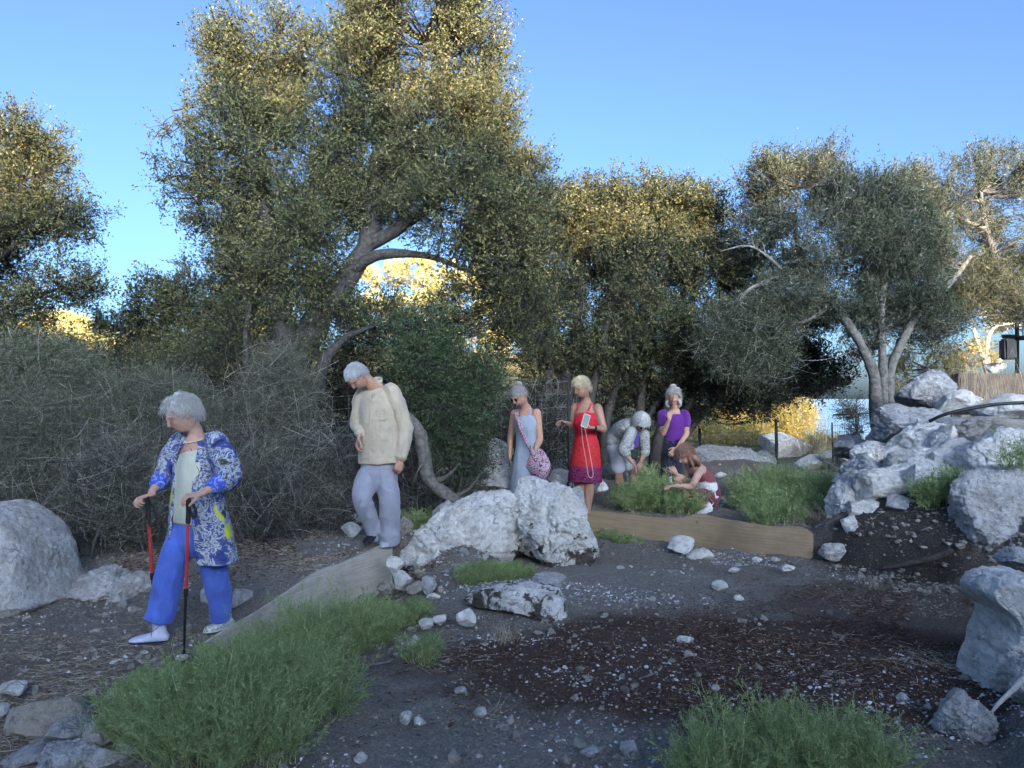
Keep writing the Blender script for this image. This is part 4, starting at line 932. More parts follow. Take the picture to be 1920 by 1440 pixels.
NL += tree('shrub', 'dense dark thicket closing the view behind the trunks', 'shrub', [
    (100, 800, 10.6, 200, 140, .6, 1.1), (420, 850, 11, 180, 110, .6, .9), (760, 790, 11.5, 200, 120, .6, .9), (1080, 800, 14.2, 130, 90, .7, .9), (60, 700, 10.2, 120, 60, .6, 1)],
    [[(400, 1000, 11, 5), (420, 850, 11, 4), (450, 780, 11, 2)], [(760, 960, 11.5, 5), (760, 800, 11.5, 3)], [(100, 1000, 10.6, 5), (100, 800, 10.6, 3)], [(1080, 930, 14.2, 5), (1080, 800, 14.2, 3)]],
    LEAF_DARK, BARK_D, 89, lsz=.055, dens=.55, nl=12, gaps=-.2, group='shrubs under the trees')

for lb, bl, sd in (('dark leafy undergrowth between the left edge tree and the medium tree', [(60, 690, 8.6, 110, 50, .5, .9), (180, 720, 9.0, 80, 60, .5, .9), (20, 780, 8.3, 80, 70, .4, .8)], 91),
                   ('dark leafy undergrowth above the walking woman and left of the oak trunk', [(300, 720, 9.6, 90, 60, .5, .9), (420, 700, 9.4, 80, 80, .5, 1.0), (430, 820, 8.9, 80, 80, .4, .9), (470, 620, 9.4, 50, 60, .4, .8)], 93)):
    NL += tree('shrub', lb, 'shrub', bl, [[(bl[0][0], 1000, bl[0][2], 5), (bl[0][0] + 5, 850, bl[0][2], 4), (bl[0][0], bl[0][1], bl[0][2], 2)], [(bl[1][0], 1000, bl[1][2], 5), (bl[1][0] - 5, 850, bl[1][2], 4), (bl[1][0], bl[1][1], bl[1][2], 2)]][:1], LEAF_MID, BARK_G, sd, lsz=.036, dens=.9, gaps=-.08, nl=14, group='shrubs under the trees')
# ------------------------------------------------------------------ tangled dry brush
def brush(label, px, py, Y, rx, rz, ry, n, seed, leafn=0, leaf=LEAF_GREY, hang=.0, lsz=.022, cat='bush', vert=.3, r=.0028, stems=26):
    rng = np.random.default_rng(seed); c = P(px, py, Y); rad = np.array((M_(rx, Y), ry, M_(rz, Y)))
    zb = on(c[0], c[1]); base = np.array((c[0], c[1], zb))
    d = nrm(rng.normal(size=(n, 3))); q = c + d * rad * rng.random((n, 1)) ** .4
    q[:, 2] = np.maximum(q[:, 2], gh(q[:, 0], q[:, 1]) + .01)
    dr = nrm(rng.normal(size=(n, 3)) + (0, 0, vert)); ln = rng.uniform(.18, .75, (n, 1))
    bend = nrm(rng.normal(size=(n, 3)) - (0, 0, .4)) * ln * rng.uniform(.1, .34, (n, 1))
    B = Buf(); tone = rng.random(n) ** 1.4; seg = 6
    V, Fq = twigs(q - dr * ln / 2, q + dr * ln / 2, bend, r * rng.uniform(.6, 1.6, n), .0012, seg, 3)
    B.add(V, Fq, np.repeat(tone, seg * 3))
    k = stems; e = base + np.stack((rng.normal(0, rad[0] * .45, k), rng.normal(0, rad[1] * .4, k), np.zeros(k)), -1); e[:, 2] = gh(e[:, 0], e[:, 1]) - .03
    f_ = c + nrm(rng.normal(size=(k, 3))) * rad * .8
    if k: V, Fq = twigs(e, f_, rng.normal(0, .12, (k, 3)), rng.uniform(.006, .014, k), .003, 8, 5); B.add(V, Fq, np.repeat(rng.random(k), 40))
    t = empty('dry_bush', base, label, cat, 'tangled dry bushes along the path')
    link('branches', B.mesh('branches', [TWIG]), t)
    if leafn:
        d = nrm(rng.normal(size=(leafn, 3))); C = c + d * rad * rng.random((leafn, 1)) ** .4; C = C[C[:, 2] > gh(C[:, 0], C[:, 1])]
        D = nrm(rng.normal(size=C.shape) + (0, 0, .6)); LB = Buf()
        V, Fq, tn = sprig_cloud(C, D, rng.uniform(.08, .2, len(C)), 9, lsz, rng, .4, .02); LB.add(V, Fq, tn)
        link('leaves', LB.mesh('leaves', [leaf], False), t)
brush('tangled leafy bush behind the huge left boulder', 90, 860, 7.6, 150, 130, .55, 1900, 201, 7000)
brush('grey green leafy bush with a rounded top at the left edge', 70, 740, 8.1, 150, 110, .5, 900, 202, 8000, leaf=LEAF_GREY, lsz=.03)
brush('bare tangled bush behind the walking woman', 250, 930, 7.1, 130, 115, .5, 3000, 203, 3500)
brush('tall tangled bush above the walking woman\'s head', 290, 800, 8.0, 150, 110, .5, 1500, 204, 8000)
brush('bare brown bush between the walking woman and the oak trunk', 470, 940, 7.5, 110, 100, .45, 2800, 205, 2200)
brush('grey twiggy climber wrapped round the oak trunk', 520, 790, 8.55, 85, 150, .35, 1800, 206, 4500)
brush('dry twiggy bush at the foot of the oak trunk', 590, 900, 8.2, 70, 90, .35, 1500, 207, 1200)
brush('low dry bush left of the man\'s legs', 610, 975, 8.0, 60, 40, .3, 1200, 208, 150)
brush('bare thorny bush behind the man under the fence', 700, 890, 8.9, 90, 90, .3, 1300, 209, 300)
brush('brown twiggy bush above the dead branch', 840, 880, 9.1, 80, 60, .3, 1300, 210, 500)
brush('bare twigs hanging between the dark trees', 1400, 640, 11.2, 110, 90, .4, 450, 211, 2200, leaf=LEAF_OLIVE, lsz=.035, stems=0)
brush('dark twiggy bush behind the woman in the grey dress', 1010, 800, 10.6, 80, 80, .35, 700, 212, 2500, leaf=LEAF_DARK)
# ------------------------------------------------------------------ feathery green bushes
def feather(label, spots, n, h, seed, lean=.55, nsh=13, nlf=11, lf=.020, wf=.0026, shoot=.09, name='green_bush', cat='bush', group='feathery green bushes', mat=None, drop=.0):
    """spots: rows (x, y, rx, ry) of ground footprints"""
    rng = np.random.default_rng(seed); sp = np.array(spots, float); wts = sp[:, 2] * sp[:, 3]; wts /= wts.sum()
    k = rng.choice(len(sp), n, p=wts); a = rng.uniform(0, 2*PI, n); rr = rng.random(n) ** .6
    u = np.stack((np.cos(a), np.sin(a)), -1) * rr[:, None]
    x = sp[k, 0] + u[:, 0] * sp[k, 2]; y = sp[k, 1] + u[:, 1] * sp[k, 3]
    z = gh(x, y) - drop; B0 = np.stack((x, y, z), -1)
    D = nrm(np.concatenate((u * lean + rng.normal(0, .16, (n, 2)), np.ones((n, 1))), 1))
    H = h * (1 - .45 * rr ** 2) * rng.uniform(.5, 1.15, n) * np.where(rng.random(n) > .93, 1.3, 1) * (sp[k, 4] if sp.shape[1] > 4 else 1); T_ = B0 + D * H[:, None] + (np.concatenate((u, np.zeros((n, 1))), 1) * .1 * h)
    bend = np.concatenate((u * -.04 * h / .5, np.zeros((n, 1))), 1) + rng.normal(0, .02, (n, 3))
    B = Buf(); V, Fq = twigs(B0, T_, bend, .0026, .0009, 5, 3); B.add(V, Fq, .55 + .45 * rng.random(len(Fq)))
    t = (.18 + .82 * (np.arange(nsh)[None] + rng.random((n, nsh))) / nsh)[..., None]
    S0 = B0[:, None] * (1 - t) + T_[:, None] * t + bend[:, None] * 4 * t * (1 - t)
    SD = nrm(D[:, None] * .9 + rng.normal(size=(n, nsh, 3)) * .62); SL = shoot * rng.uniform(.5, 1.3, (n, nsh, 1)) * (1.25 - .75 * t)
    S1 = S0 + SD * SL; m = n * nsh
    V, Fq = twigs(S0.reshape(-1, 3), S1.reshape(-1, 3), rng.normal(0, .005, (m, 3)), .0011, .0006, 2, 3); B.add(V, Fq, .3 + .5 * rng.random(len(Fq)))
    w_ = ((np.arange(nlf)[None, None] + rng.random((n, nsh, nlf))) / nlf)[..., None]
    C = (S0[:, :, None] * (1 - w_) + S1[:, :, None] * w_).reshape(-1, 3)
    LD = nrm(SD[:, :, None] * .8 + rng.normal(size=(n, nsh, nlf, 3)) * .6).reshape(-1, 3)
    s = lf * rng.uniform(.6, 1.3, len(C)); V, Fq = leaves(C, LD, s, wf * rng.uniform(.8, 1.3, len(C)), rng, .0)
    tone = np.clip(np.repeat(rng.random(n) * .45, nsh * nlf) + rng.random(len(C)) * .45 + .15 * (rng.random(len(C)) > .93), 0, 1)
    LB = Buf(); LB.add(V, Fq, tone)
    e = empty(name, B0.mean(0), label, cat, group)
    link('stems', B.mesh('stems', [mat or NEEDLE]), e); link('leaves', LB.mesh('leaves', [mat or NEEDLE], False), e)
def gxy(px, Y): 
    p = P(px, 900, Y); return p[0], Y
def fs(*rows): return [(gxy(q[0], q[1])[0], q[1], M_(q[2], q[1]), q[3], q[4] if len(q) > 4 else 1.) for q in rows]
feather('biggest bright green feathery bush in the lower left', fs((300, 3.65, 80, .18, .62), (420, 3.8, 80, .25, .82), (520, 3.95, 80, .25, .88), (600, 3.9, 50, .2, .62), (420, 3.45, 150, .2, .8)), 720, .50, 301, wf=.0030)
feather('green feathery bush under the walking pole tip', fs((310, 4.15, 60, .12, .5), (430, 4.35, 60, .15, .9), (530, 4.4, 60, .2, .85)), 300, .27, 302, wf=.0032)
feather('green feathery bush growing against the weathered board', fs((560, 4.8, 60, .2, 1.0), (625, 5.1, 60, .25, 1.05), (690, 5.45, 45, .25, .85)), 430, .40, 303, wf=.0034, lf=.022)
feather('small green bush at the narrow end of the weathered board', fs((700, 6.1, 30, .2), (760, 5.95, 36, .15)), 200, .20, 304, wf=.0036)
feather('green feathery bush cut by the bottom edge', fs((1400, 3.15, 100, .16), (1520, 3.1, 120, .18), (1620, 3.1, 60, .14), (1340, 3.0, 50, .12)), 560, .36, 305, lean=.4, wf=.0026)
feather('green bush between the bending and the crouching woman', fs((1210, 9.25, 45, .25), (1265, 9.15, 45, .25)), 420, .40, 306, nsh=9, nlf=9, lf=.035, wf=.006, shoot=.11)
feather('low green bush right of the crouching woman', fs((1420, 9.3, 45, .35), (1480, 8.9, 50, .35), (1450, 8.3, 50, .2)), 420, .30, 307, nsh=9, nlf=9, lf=.035, wf=.006, shoot=.1)
feather('taller green bush beside the angular dark rock', fs((1510, 9.8, 55, .45), (1555, 9.4, 30, .4), (1440, 10.2, 60, .4)), 480, .46, 308, nsh=9, nlf=9, lf=.035, wf=.006, shoot=.12)
feather('small green bush growing behind the purple shirt woman\'s feet', fs((1215, 10.9, 30, .3)), 160, .40, 309, nsh=8, nlf=8, lf=.035, wf=.006)
feather('low green tuft in front of the white outcrop', fs((915, 6.55, 55, .14), (965, 6.7, 30, .1)), 300, .13, 310, nsh=7, nlf=8, lf=.025, wf=.004, shoot=.05)
feather('green plant growing out of the dark soil of the rock pile', fs((1762, 7.25, 42, .12)), 170, .26, 311, nsh=8, nlf=8, lf=.03, wf=.005)
feather('thin green weed at the right end of the big bush', fs((790, 4.75, 26, .12)), 40, .24, 312, nsh=8, nlf=6, lf=.03, wf=.003, shoot=.06)
feather('green grass patch at the left end of the brown board', fs((1125, 8.8, 40, .1), (1175, 8.5, 30, .06)), 130, .06, 313, nsh=6, nlf=7, lf=.03, wf=.005, shoot=.04)
feather('patchy green weeds behind the man', fs((775, 8.2, 30, .25)), 90, .16, 314, nsh=6, nlf=7, lf=.03, wf=.005, shoot=.05)
feather('small grey green plant on the pale rocks at the right edge', fs((1900, 6.9, 22, .1)), 40, .30, 315, nsh=7, nlf=7, lf=.03, wf=.005, drop=-.25)

# ------------------------------------------------------------------ dry grass, straw and chips
def tuft(label, px, Y, n, h, seed, rx=20, ry=.1, z=None, name='dry_grass', r=.0016, lean=.35):
    rng = np.random.default_rng(seed); x0 = gxy(px, Y)[0]
    x = x0 + rng.normal(0, M_(rx, Y) * .5, n); y = Y + rng.normal(0, ry * .5, n); zz = gh(x, y) if z is None else np.full(n, z)
    b_ = np.stack((x, y, zz), -1); T_ = b_ + np.stack((rng.normal(0, lean, n), rng.normal(0, lean, n), np.ones(n)), -1) * (h * rng.uniform(.4, 1.1, (n, 1)))
    V, Fq = twigs(b_, T_, rng.normal(0, .06 * h, (n, 3)), r, r * .4, 4, 3)
    B = Buf(); B.add(V, Fq, np.repeat(rng.random(n), 12))
    solo(name, B.mesh(name, [STRAW]), label, 'grass', 'dry grass tufts')
tuft('tuft of dry grass in the hollow under the ledge rock', 948, 5.1, 70, .13, 401, 26)
tuft('tiny dry tuft on the mulch below the log', 1632, 6.55, 40, .14, 402, 14)
tuft('dry flattened clump on the dark soil left of the mulch', 920, 3.95, 60, .05, 403, 22, lean=1.2)
tuft('dry tangled grass at the right end of the brown board', 1530, 8.1, 130, .22, 404, 40, .25, lean=.8)
tuft('tall dry grass stalks in front of the brown wall', 1850, 11.6, 170, 1.25, 405, 75, .5, z=.98, r=.003, lean=.14)
tuft('tall dry stalks by the sunlit far slope', 1535, 16, 60, .95, 406, 25, .4, r=.005, lean=.1)
tuft('dry grass tuft beside the bright white stone', 1150, 9.6, 60, .15, 407, 40, .3, lean=.6)
def litter(name, boxes, mat, label, lmin, lmax, wmin, wmax, seed, lift=.01, thr=-.1):
    rng = np.random.default_rng(seed); C_, D_, L_, W_ = [], [], [], []
    for cx, cy, rx, ry, n in boxes:
        x = cx + rng.normal(0, rx * .5, n); y = cy + rng.normal(0, ry * .5, n)
        k = fbm(np.stack((x * 2.5, y * 2.5, x * 0), -1), 2, 77) > thr; x, y = x[k], y[k]; n = len(x)
        C_.append(np.stack((x, y, gh(x, y) + rng.uniform(.002, lift, n)), -1)); a = rng.uniform(0, 6.3, n)
        D_.append(np.stack((np.cos(a), np.sin(a), rng.normal(.05, .18, n)), -1)); L_.append(rng.uniform(lmin, lmax, n)); W_.append(rng.uniform(wmin, wmax, n))
    C_, D_, L_, W_ = map(np.concatenate, (C_, D_, L_, W_)); n = len(C_)
    V, Fq = twigs(C_, C_ + nrm(D_) * L_[:, None], rng.normal(0, .12, (n, 3)) * L_[:, None] * (1, 1, .3), W_, W_ * .6, 3, 3)
    B = Buf(); B.add(V, Fq, np.repeat(rng.random(n), 9)); return tag(link(name, B.mesh(name, [mat], False)), label, None, None, 'stuff')
litter('straw_litter', [(-2.7, 4.3, 1.2, .6, 3400), (-3.0, 5.2, 1.2, .5, 1500), (-2.2, 6.6, 1.6, .5, 3600), (-3.6, 5.8, 1.2, .6, 900), (-1.6, 7.2, 1.0, .5, 900), (-2.3, 3.7, .7, .3, 1200), (1.9, 5.0, 1.3, .6, 260), (2.5, 4.7, .5, .25, 420), (2.9, 5.9, .8, .4, 120), (-.45, 4.9, .35, .5, 100), (-.6, 7, 1, .5, 200), (3.1, 8.0, .5, .5, 400), (2.2, 10, 1.5, 1.5, 500)],
       STRAW, 'pale dry straw and twigs strewn on the ground', .025, .13, .0008, .0020, 501)
litter('wood_chips', [(1.4, 4.7, 2.2, 1.1, 12000), (3.2, 6.0, 1.3, .8, 5000), (2.4, 5.4, 1.6, 1.0, 5000), (.6, 4.2, 1.0, .6, 2500)], CHIP, 'reddish brown shredded mulch', .010, .045, .0010, .0035, 502, .012)
litter('leaf_litter', [(-1.9, 7.0, 1.6, .5, 3000), (-3.4, 6.4, 1.5, .5, 2500), (0, 9.3, 2.5, .8, 1800)], leafmat('dead_leaves', [(0, (.05, .03, .02)), (.6, (.15, .09, .055)), (1, (.30, .2, .12))], trans=0),
       'brown dead leaves under the bushes', .015, .035, .002, .006, 503, .015)

# ------------------------------------------------------------------ scrub on the sunlit slopes
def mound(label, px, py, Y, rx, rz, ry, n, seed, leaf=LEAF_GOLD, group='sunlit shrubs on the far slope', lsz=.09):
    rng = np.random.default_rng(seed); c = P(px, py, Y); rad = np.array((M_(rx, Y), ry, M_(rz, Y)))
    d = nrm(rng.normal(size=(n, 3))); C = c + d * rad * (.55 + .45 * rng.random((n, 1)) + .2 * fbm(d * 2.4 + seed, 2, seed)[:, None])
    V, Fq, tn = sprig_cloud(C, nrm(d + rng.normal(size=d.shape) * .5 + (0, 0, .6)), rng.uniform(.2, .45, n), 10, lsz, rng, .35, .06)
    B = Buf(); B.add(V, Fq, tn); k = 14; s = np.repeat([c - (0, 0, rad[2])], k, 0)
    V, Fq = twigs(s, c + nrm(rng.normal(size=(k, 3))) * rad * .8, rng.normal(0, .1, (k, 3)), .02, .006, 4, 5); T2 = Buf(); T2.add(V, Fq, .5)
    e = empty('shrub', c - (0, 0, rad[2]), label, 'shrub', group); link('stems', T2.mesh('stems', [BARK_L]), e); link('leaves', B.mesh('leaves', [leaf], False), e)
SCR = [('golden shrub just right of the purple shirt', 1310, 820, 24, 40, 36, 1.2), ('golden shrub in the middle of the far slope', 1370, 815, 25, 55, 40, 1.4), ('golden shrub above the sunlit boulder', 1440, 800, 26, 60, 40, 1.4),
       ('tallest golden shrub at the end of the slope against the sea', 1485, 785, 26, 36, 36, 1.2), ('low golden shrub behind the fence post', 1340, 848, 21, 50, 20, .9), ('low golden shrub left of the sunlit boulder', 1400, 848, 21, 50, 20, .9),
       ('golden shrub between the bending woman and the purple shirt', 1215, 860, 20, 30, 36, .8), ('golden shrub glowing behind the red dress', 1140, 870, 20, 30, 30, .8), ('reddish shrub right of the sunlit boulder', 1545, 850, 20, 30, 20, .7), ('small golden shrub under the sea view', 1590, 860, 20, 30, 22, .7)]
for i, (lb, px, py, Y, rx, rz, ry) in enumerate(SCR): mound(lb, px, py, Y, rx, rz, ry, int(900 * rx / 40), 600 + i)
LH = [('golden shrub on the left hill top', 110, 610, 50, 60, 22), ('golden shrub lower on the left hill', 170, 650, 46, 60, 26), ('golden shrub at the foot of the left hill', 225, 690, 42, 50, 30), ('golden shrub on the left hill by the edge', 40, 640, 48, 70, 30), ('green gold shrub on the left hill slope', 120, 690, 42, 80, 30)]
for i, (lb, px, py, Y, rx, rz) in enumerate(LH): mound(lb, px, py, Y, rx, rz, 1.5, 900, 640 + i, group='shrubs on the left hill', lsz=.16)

# ------------------------------------------------------------------ fences, wall, railing
WIRE = simple('rusty_wire', (.16, .15, .14), .6, .3, 40, 0); STEEL = simple('black_steel', (.025, .024, .024), .6, .3, 30, .1)
def wire_fence(label, pts, top, vs=.16, hs=.14, posts=(), r=.0017, post_r=.018):
    pts = [np.array(p, float) for p in pts]; W_ = Buf(); Lp = []
    for a, b_ in zip(pts[:-1], pts[1:]):
        k = max(1, int(np.linalg.norm(b_ - a) / vs)); Lp += [a + (b_ - a) * i / k for i in range(k)]
    Lp.append(pts[-1]); Lp = np.array(Lp); z0 = gh(Lp[:, 0], Lp[:, 1]); zt = np.interp(np.arange(len(Lp)), np.linspace(0, len(Lp) - 1, len(top)), top)
    nh = int((zt - z0).mean() / hs)
    wob = .012
    for i in range(nh + 1):
        f_ = i / nh; q = np.stack((Lp[:, 0], Lp[:, 1], z0 * (1 - f_) + zt * f_), -1); q = q + wob * fbm(q * 2.5 + i, 2, 5)[:, None]
        V, Fs = tube(q, r, 4); W_.add(V, Fs)
    for i in range(len(Lp)):
        q = np.array([(Lp[i, 0], Lp[i, 1], z0[i]), (Lp[i, 0], Lp[i, 1], (z0[i] + zt[i]) / 2), (Lp[i, 0], Lp[i, 1], zt[i])]); q[1] += .01 * np.sin(i * 1.7)
        V, Fs = tube(q, r, 4); W_.add(V, Fs)
    e = empty('wire_fence', (Lp[0, 0], Lp[0, 1], z0[0]), label, 'fence'); link('wire_mesh', W_.mesh('wire_mesh', [WIRE]), e)
    for x, y, zt_ in posts:
        zb = on(x, y); B = Buf(); V, Fs = tube([(x, y, zb - .05), (x + .01, y, (zb + zt_) / 2), (x, y, zt_)], post_r, 8); B.add(V, Fs); link('post', B.mesh('post', [STEEL]), e)
A = P(-80, 760, 7.0); Bp = P(300, 760, 7.35)
wire_fence('rusty wire mesh fence in front of the bushes at the left', [A[:2], Bp[:2]], [1.52, 1.50], posts=[(A[0], A[1], 1.6)])
C1 = P(560, 760, 8.15); C2 = P(800, 760, 8.75); C3 = P(1065, 760, 9.9)
wire_fence('rusty wire mesh fence running behind the man and the women', [Bp[:2], C1[:2], C2[:2], C3[:2]], [1.5, 1.6, 1.7, 1.8], posts=[(Bp[0], Bp[1], 1.55), (C3[0], C3[1], 1.8)])
D1 = P(1270, 800, 14.5); D2 = P(1455, 800, 14.0)
wire_fence('wire mesh fence before the golden slope', [D1[:2], D2[:2]], [1.05, 1.18], vs=.18, hs=.16, r=.0035, posts=[(P(1308, 0, 14.4)[0], 14.4, 1.02), (D2[0], D2[1], 1.2)], post_r=.03)
def bars(name, label, cat, segs, mat, n=6, kids=None, group=None):
    e = empty(name, P(*segs[0][0]), label, cat, group)
    for i, (a, b_, rp, kid) in enumerate(segs):
        B = Buf(); pa, pb = P(*a), P(*b_); V, Fs = tube([pa, (pa + pb) / 2, pb], M_(rp, a[2]), n); B.add(V, Fs); link(kid, B.mesh(kid, [mat]), e)
    return e
bars('gate_frame', 'black steel gate frame against the sea beside the rock pile', 'gate', [((1562, 870, 13.2), (1560, 792, 13.2), 1.6, 'post'), ((1604, 862, 13.2), (1610, 780, 13.2), 1.2, 'post'),
      ((1562, 778, 13.2), (1646, 774, 13.2), 1.6, 'top_rail')] + [((1562 + 4.2 * i, 868, 13.2), (1562 + 4.2 * i, 796, 13.2), .28, 'bar') for i in range(1, 10)] + [((1562, 798 + i * 12, 13.2), (1606, 797 + i * 12, 13.2), .28, 'bar') for i in range(6)], STEEL)
bars('railing', 'dark steel railing with a post at the right edge', 'railing', [((1907, 706, 13.4), (1907, 555, 13.4), 4, 'post'), ((1903, 634, 13.4), (1990, 632, 13.4), 4.5, 'rail'), ((1903, 585, 13.4), (1990, 584, 13.4), 1.5, 'rail'),
      ((1880, 631, 13.4), (1905, 631, 13.4), 4, 'rail'), ((1918, 585, 13.4), (1918, 634, 13.4), 1.2, 'upright')], STEEL)
# lamp-like dark box on the railing
def box_mesh(c, s, bev=.01):
    b = bmesh.new(); bmesh.ops.create_cube(b, size=1); 
    for v in b.verts: v.co = Vector((v.co.x * s[0], v.co.y * s[1], v.co.z * s[2]))
    bmesh.ops.bevel(b, geom=b.edges[:], offset=bev, segments=2, affect='EDGES')
    for v in b.verts: v.co += Vector(c)
    me = bpy.data.meshes.new('box'); b.to_mesh(me); b.free(); return me
import bmesh
me = box_mesh(P(1890, 655, 13.3), (.22, .2, .36), .03); me.materials.append(STEEL); solo('dark_box', me, 'dark box hanging under the railing at the right edge', 'box')
m, t, b = newmat('brown_wall'); v = coords(t); br = N(t, 'ShaderNodeTexNoise'); br.inputs['Scale'].default_value = 9; br.inputs['Detail'].default_value = 8; L(t, v, br.inputs['Vector'])
L(t, ramp(t, br.outputs['Fac'], [(.3, (.07, .05, .035)), (.6, (.17, .125, .085)), (.8, (.25, .20, .14))]).outputs[0], b.inputs['Base Color']); b.inputs['Roughness'].default_value = .95; bump(t, b, br.outputs['Fac'], .6, .03)
w0 = P(1799, 700, 12.8); w1 = P(2060, 700, 12.8); zt_ = P(1800, 700, 12.8)[2]
me = box_mesh(((w0[0] + w1[0]) / 2, 12.95, zt_ - .5), (w1[0] - w0[0], .3, 1.0), .02); me.materials.append(m); solo('garden_wall', me, 'low brown stone wall behind the dry grass at the right', 'wall')
rock_px((1850, 680, 1884, 702), 13.6, RW, 'sunlit pale stone on the wall under the twisted branches', 'rock', depth=.12)
# ------------------------------------------------------------------ people: tools
def loft(pts, rs, side, n=24, k=4, dome=True, ex=1.0):
    """closed tube through pts with elliptical sections rs=(half width along side, half depth)"""
    pts = np.asarray(pts, float); rs = np.asarray(rs, float)
    if rs.ndim == 1: rs = np.stack((rs, rs), -1)
    s = spline(np.concatenate((pts, rs), 1), k) if k else np.concatenate((pts, rs), 1)
    c, r = s[:, :3], np.clip(s[:, 3:], .002, None)
    t = nrm(np.gradient(c, axis=0))
    if dome:
        C, Rr, T_ = [], [], []
        for a in (80, 60, 35, 15):
            C.append(c[0] - t[0] * min(r[0]) * math.sin(R(a))); Rr.append(r[0] * math.cos(R(a))); T_.append(t[0])
        for i in range(len(c)): C.append(c[i]); Rr.append(r[i]); T_.append(t[i])
        for a in (15, 35, 60, 80):
            C.append(c[-1] + t[-1] * min(r[-1]) * math.sin(R(a))); Rr.append(r[-1] * math.cos(R(a))); T_.append(t[-1])
        c, r, t = np.array(C), np.array(Rr), np.array(T_)
    side = np.asarray(side, float)
    if side.ndim == 1: side = np.broadcast_to(side, c.shape)
    u = nrm(side - t * (side * t).sum(1, keepdims=True)); v = np.cross(t, u); m = len(c)
    th = np.arange(n) * 2 * PI / n; ca, sa = np.cos(th), np.sin(th)
    V = c[:, None] + (r[:, :1] * ca)[..., None] * u[:, None] + (r[:, 1:] * sa)[..., None] * v[:, None]
    i = np.arange(m - 1)[:, None] * n; j = np.arange(n)[None]; kk = (j + 1) % n
    Fq = np.stack((i + j, i + kk, i + n + kk, i + n + j), -1).reshape(-1, 4)
    V = np.concatenate((V.reshape(-1, 3), c[:1], c[-1:])); j = np.arange(n); kk = (j + 1) % n
    Ft = np.concatenate((np.stack((kk, j, np.full(n, m * n)), -1), np.stack((j + (m-1)*n, kk + (m-1)*n, np.full(n, m*n+1)), -1)))
    return V, [Fq, Ft]
def anyside(d):
    d = nrm(d); a = np.array((0, 0, 1.)) if abs(d[2]) < .8 else np.array((1., 0, 0)); return nrm(np.cross(d, a))
def limb3(a, b, c, r, k=5):
    """upper and lower limb: joints a, b, c with radii at a, mid, b, mid, c"""
    a, b, c = map(np.asarray, (a, b, c)); pts = [a, (a + b) / 2, b, b * .6 + c * .4, c]
    return loft(pts, np.array(r, float), anyside(c - a), 18, k)
def ball(c, r, fr=None, sub=3):
    v, f = ico(sub); p = v * np.asarray(r, float)
    if fr is not None: p = p @ fr
    return p + np.asarray(c), [f]
def frame(f, u):
    f = nrm(f); x = nrm(np.cross(f, u)); z = np.cross(x, f); return np.stack((x, f, z))     # rows: right, forward, up
def head_dir_radius(d):
    """surface point (metres, head frame) for unit directions d: X right, Y face, Z up"""
    x, y, z = d[:, 0], d[:, 1], d[:, 2]
    X = .0745 * x; Y = .097 * y; Z = .118 * z; low = np.clip(-z, 0, 1)
    X = X * (1 - .30 * low ** 1.7); Y = np.where(y > 0, Y * (1 - .10 * low ** 2), Y * (1 - .45 * low ** 1.1))
    g = lambda a, s: np.exp(-(a / s) ** 2)
    fr = ss(.25, .7, y)
    X0 = X / .0745; Zs = Z / .118
    e = .008 * g(Zs - .24, .10) * g(X0, .55) - .011 * g(Zs - .08, .12) * (g(X0 - .42, .2) + g(X0 + .42, .2))
    nz = np.interp(Zs, [-.36, -.29, -.22, .0, .14, .25], [0, .7, 1, .55, .25, 0]); e = e + .026 * nz * g(X0, .13) + .007 * g(Zs + .27, .07) * (g(X0 - .16, .09) + g(X0 + .16, .09))
    e = e + .006 * g(Zs + .50, .06) * g(X0, .28) + .006 * g(Zs + .60, .05) * g(X0, .25) - .004 * g(Zs + .55, .02) * g(X0, .3) + .010 * g(Zs + .86, .13) * g(X0, .3)
    e = e + .005 * g(Zs + .18, .16) * (g(X0 - .55, .2) + g(X0 + .55, .2)) - .004 * g(Zs + .42, .12) * (g(X0 - .6, .15) + g(X0 + .6, .15))
    return np.stack((X, Y + e * fr, Z), -1)
def head_parts(c, f, u, s=1.0):
    fr = frame(f, u); v, fc = ico(5); p = head_dir_radius(v) * s
    out = [(p @ fr + c, [fc])]
    for sx in (-1, 1):
        out.append(ball(c + np.array((sx * .075 * s, -.006 * s, -.008 * s)) @ fr, (.010 * s, .018 * s, .030 * s), fr, 3))
    return out
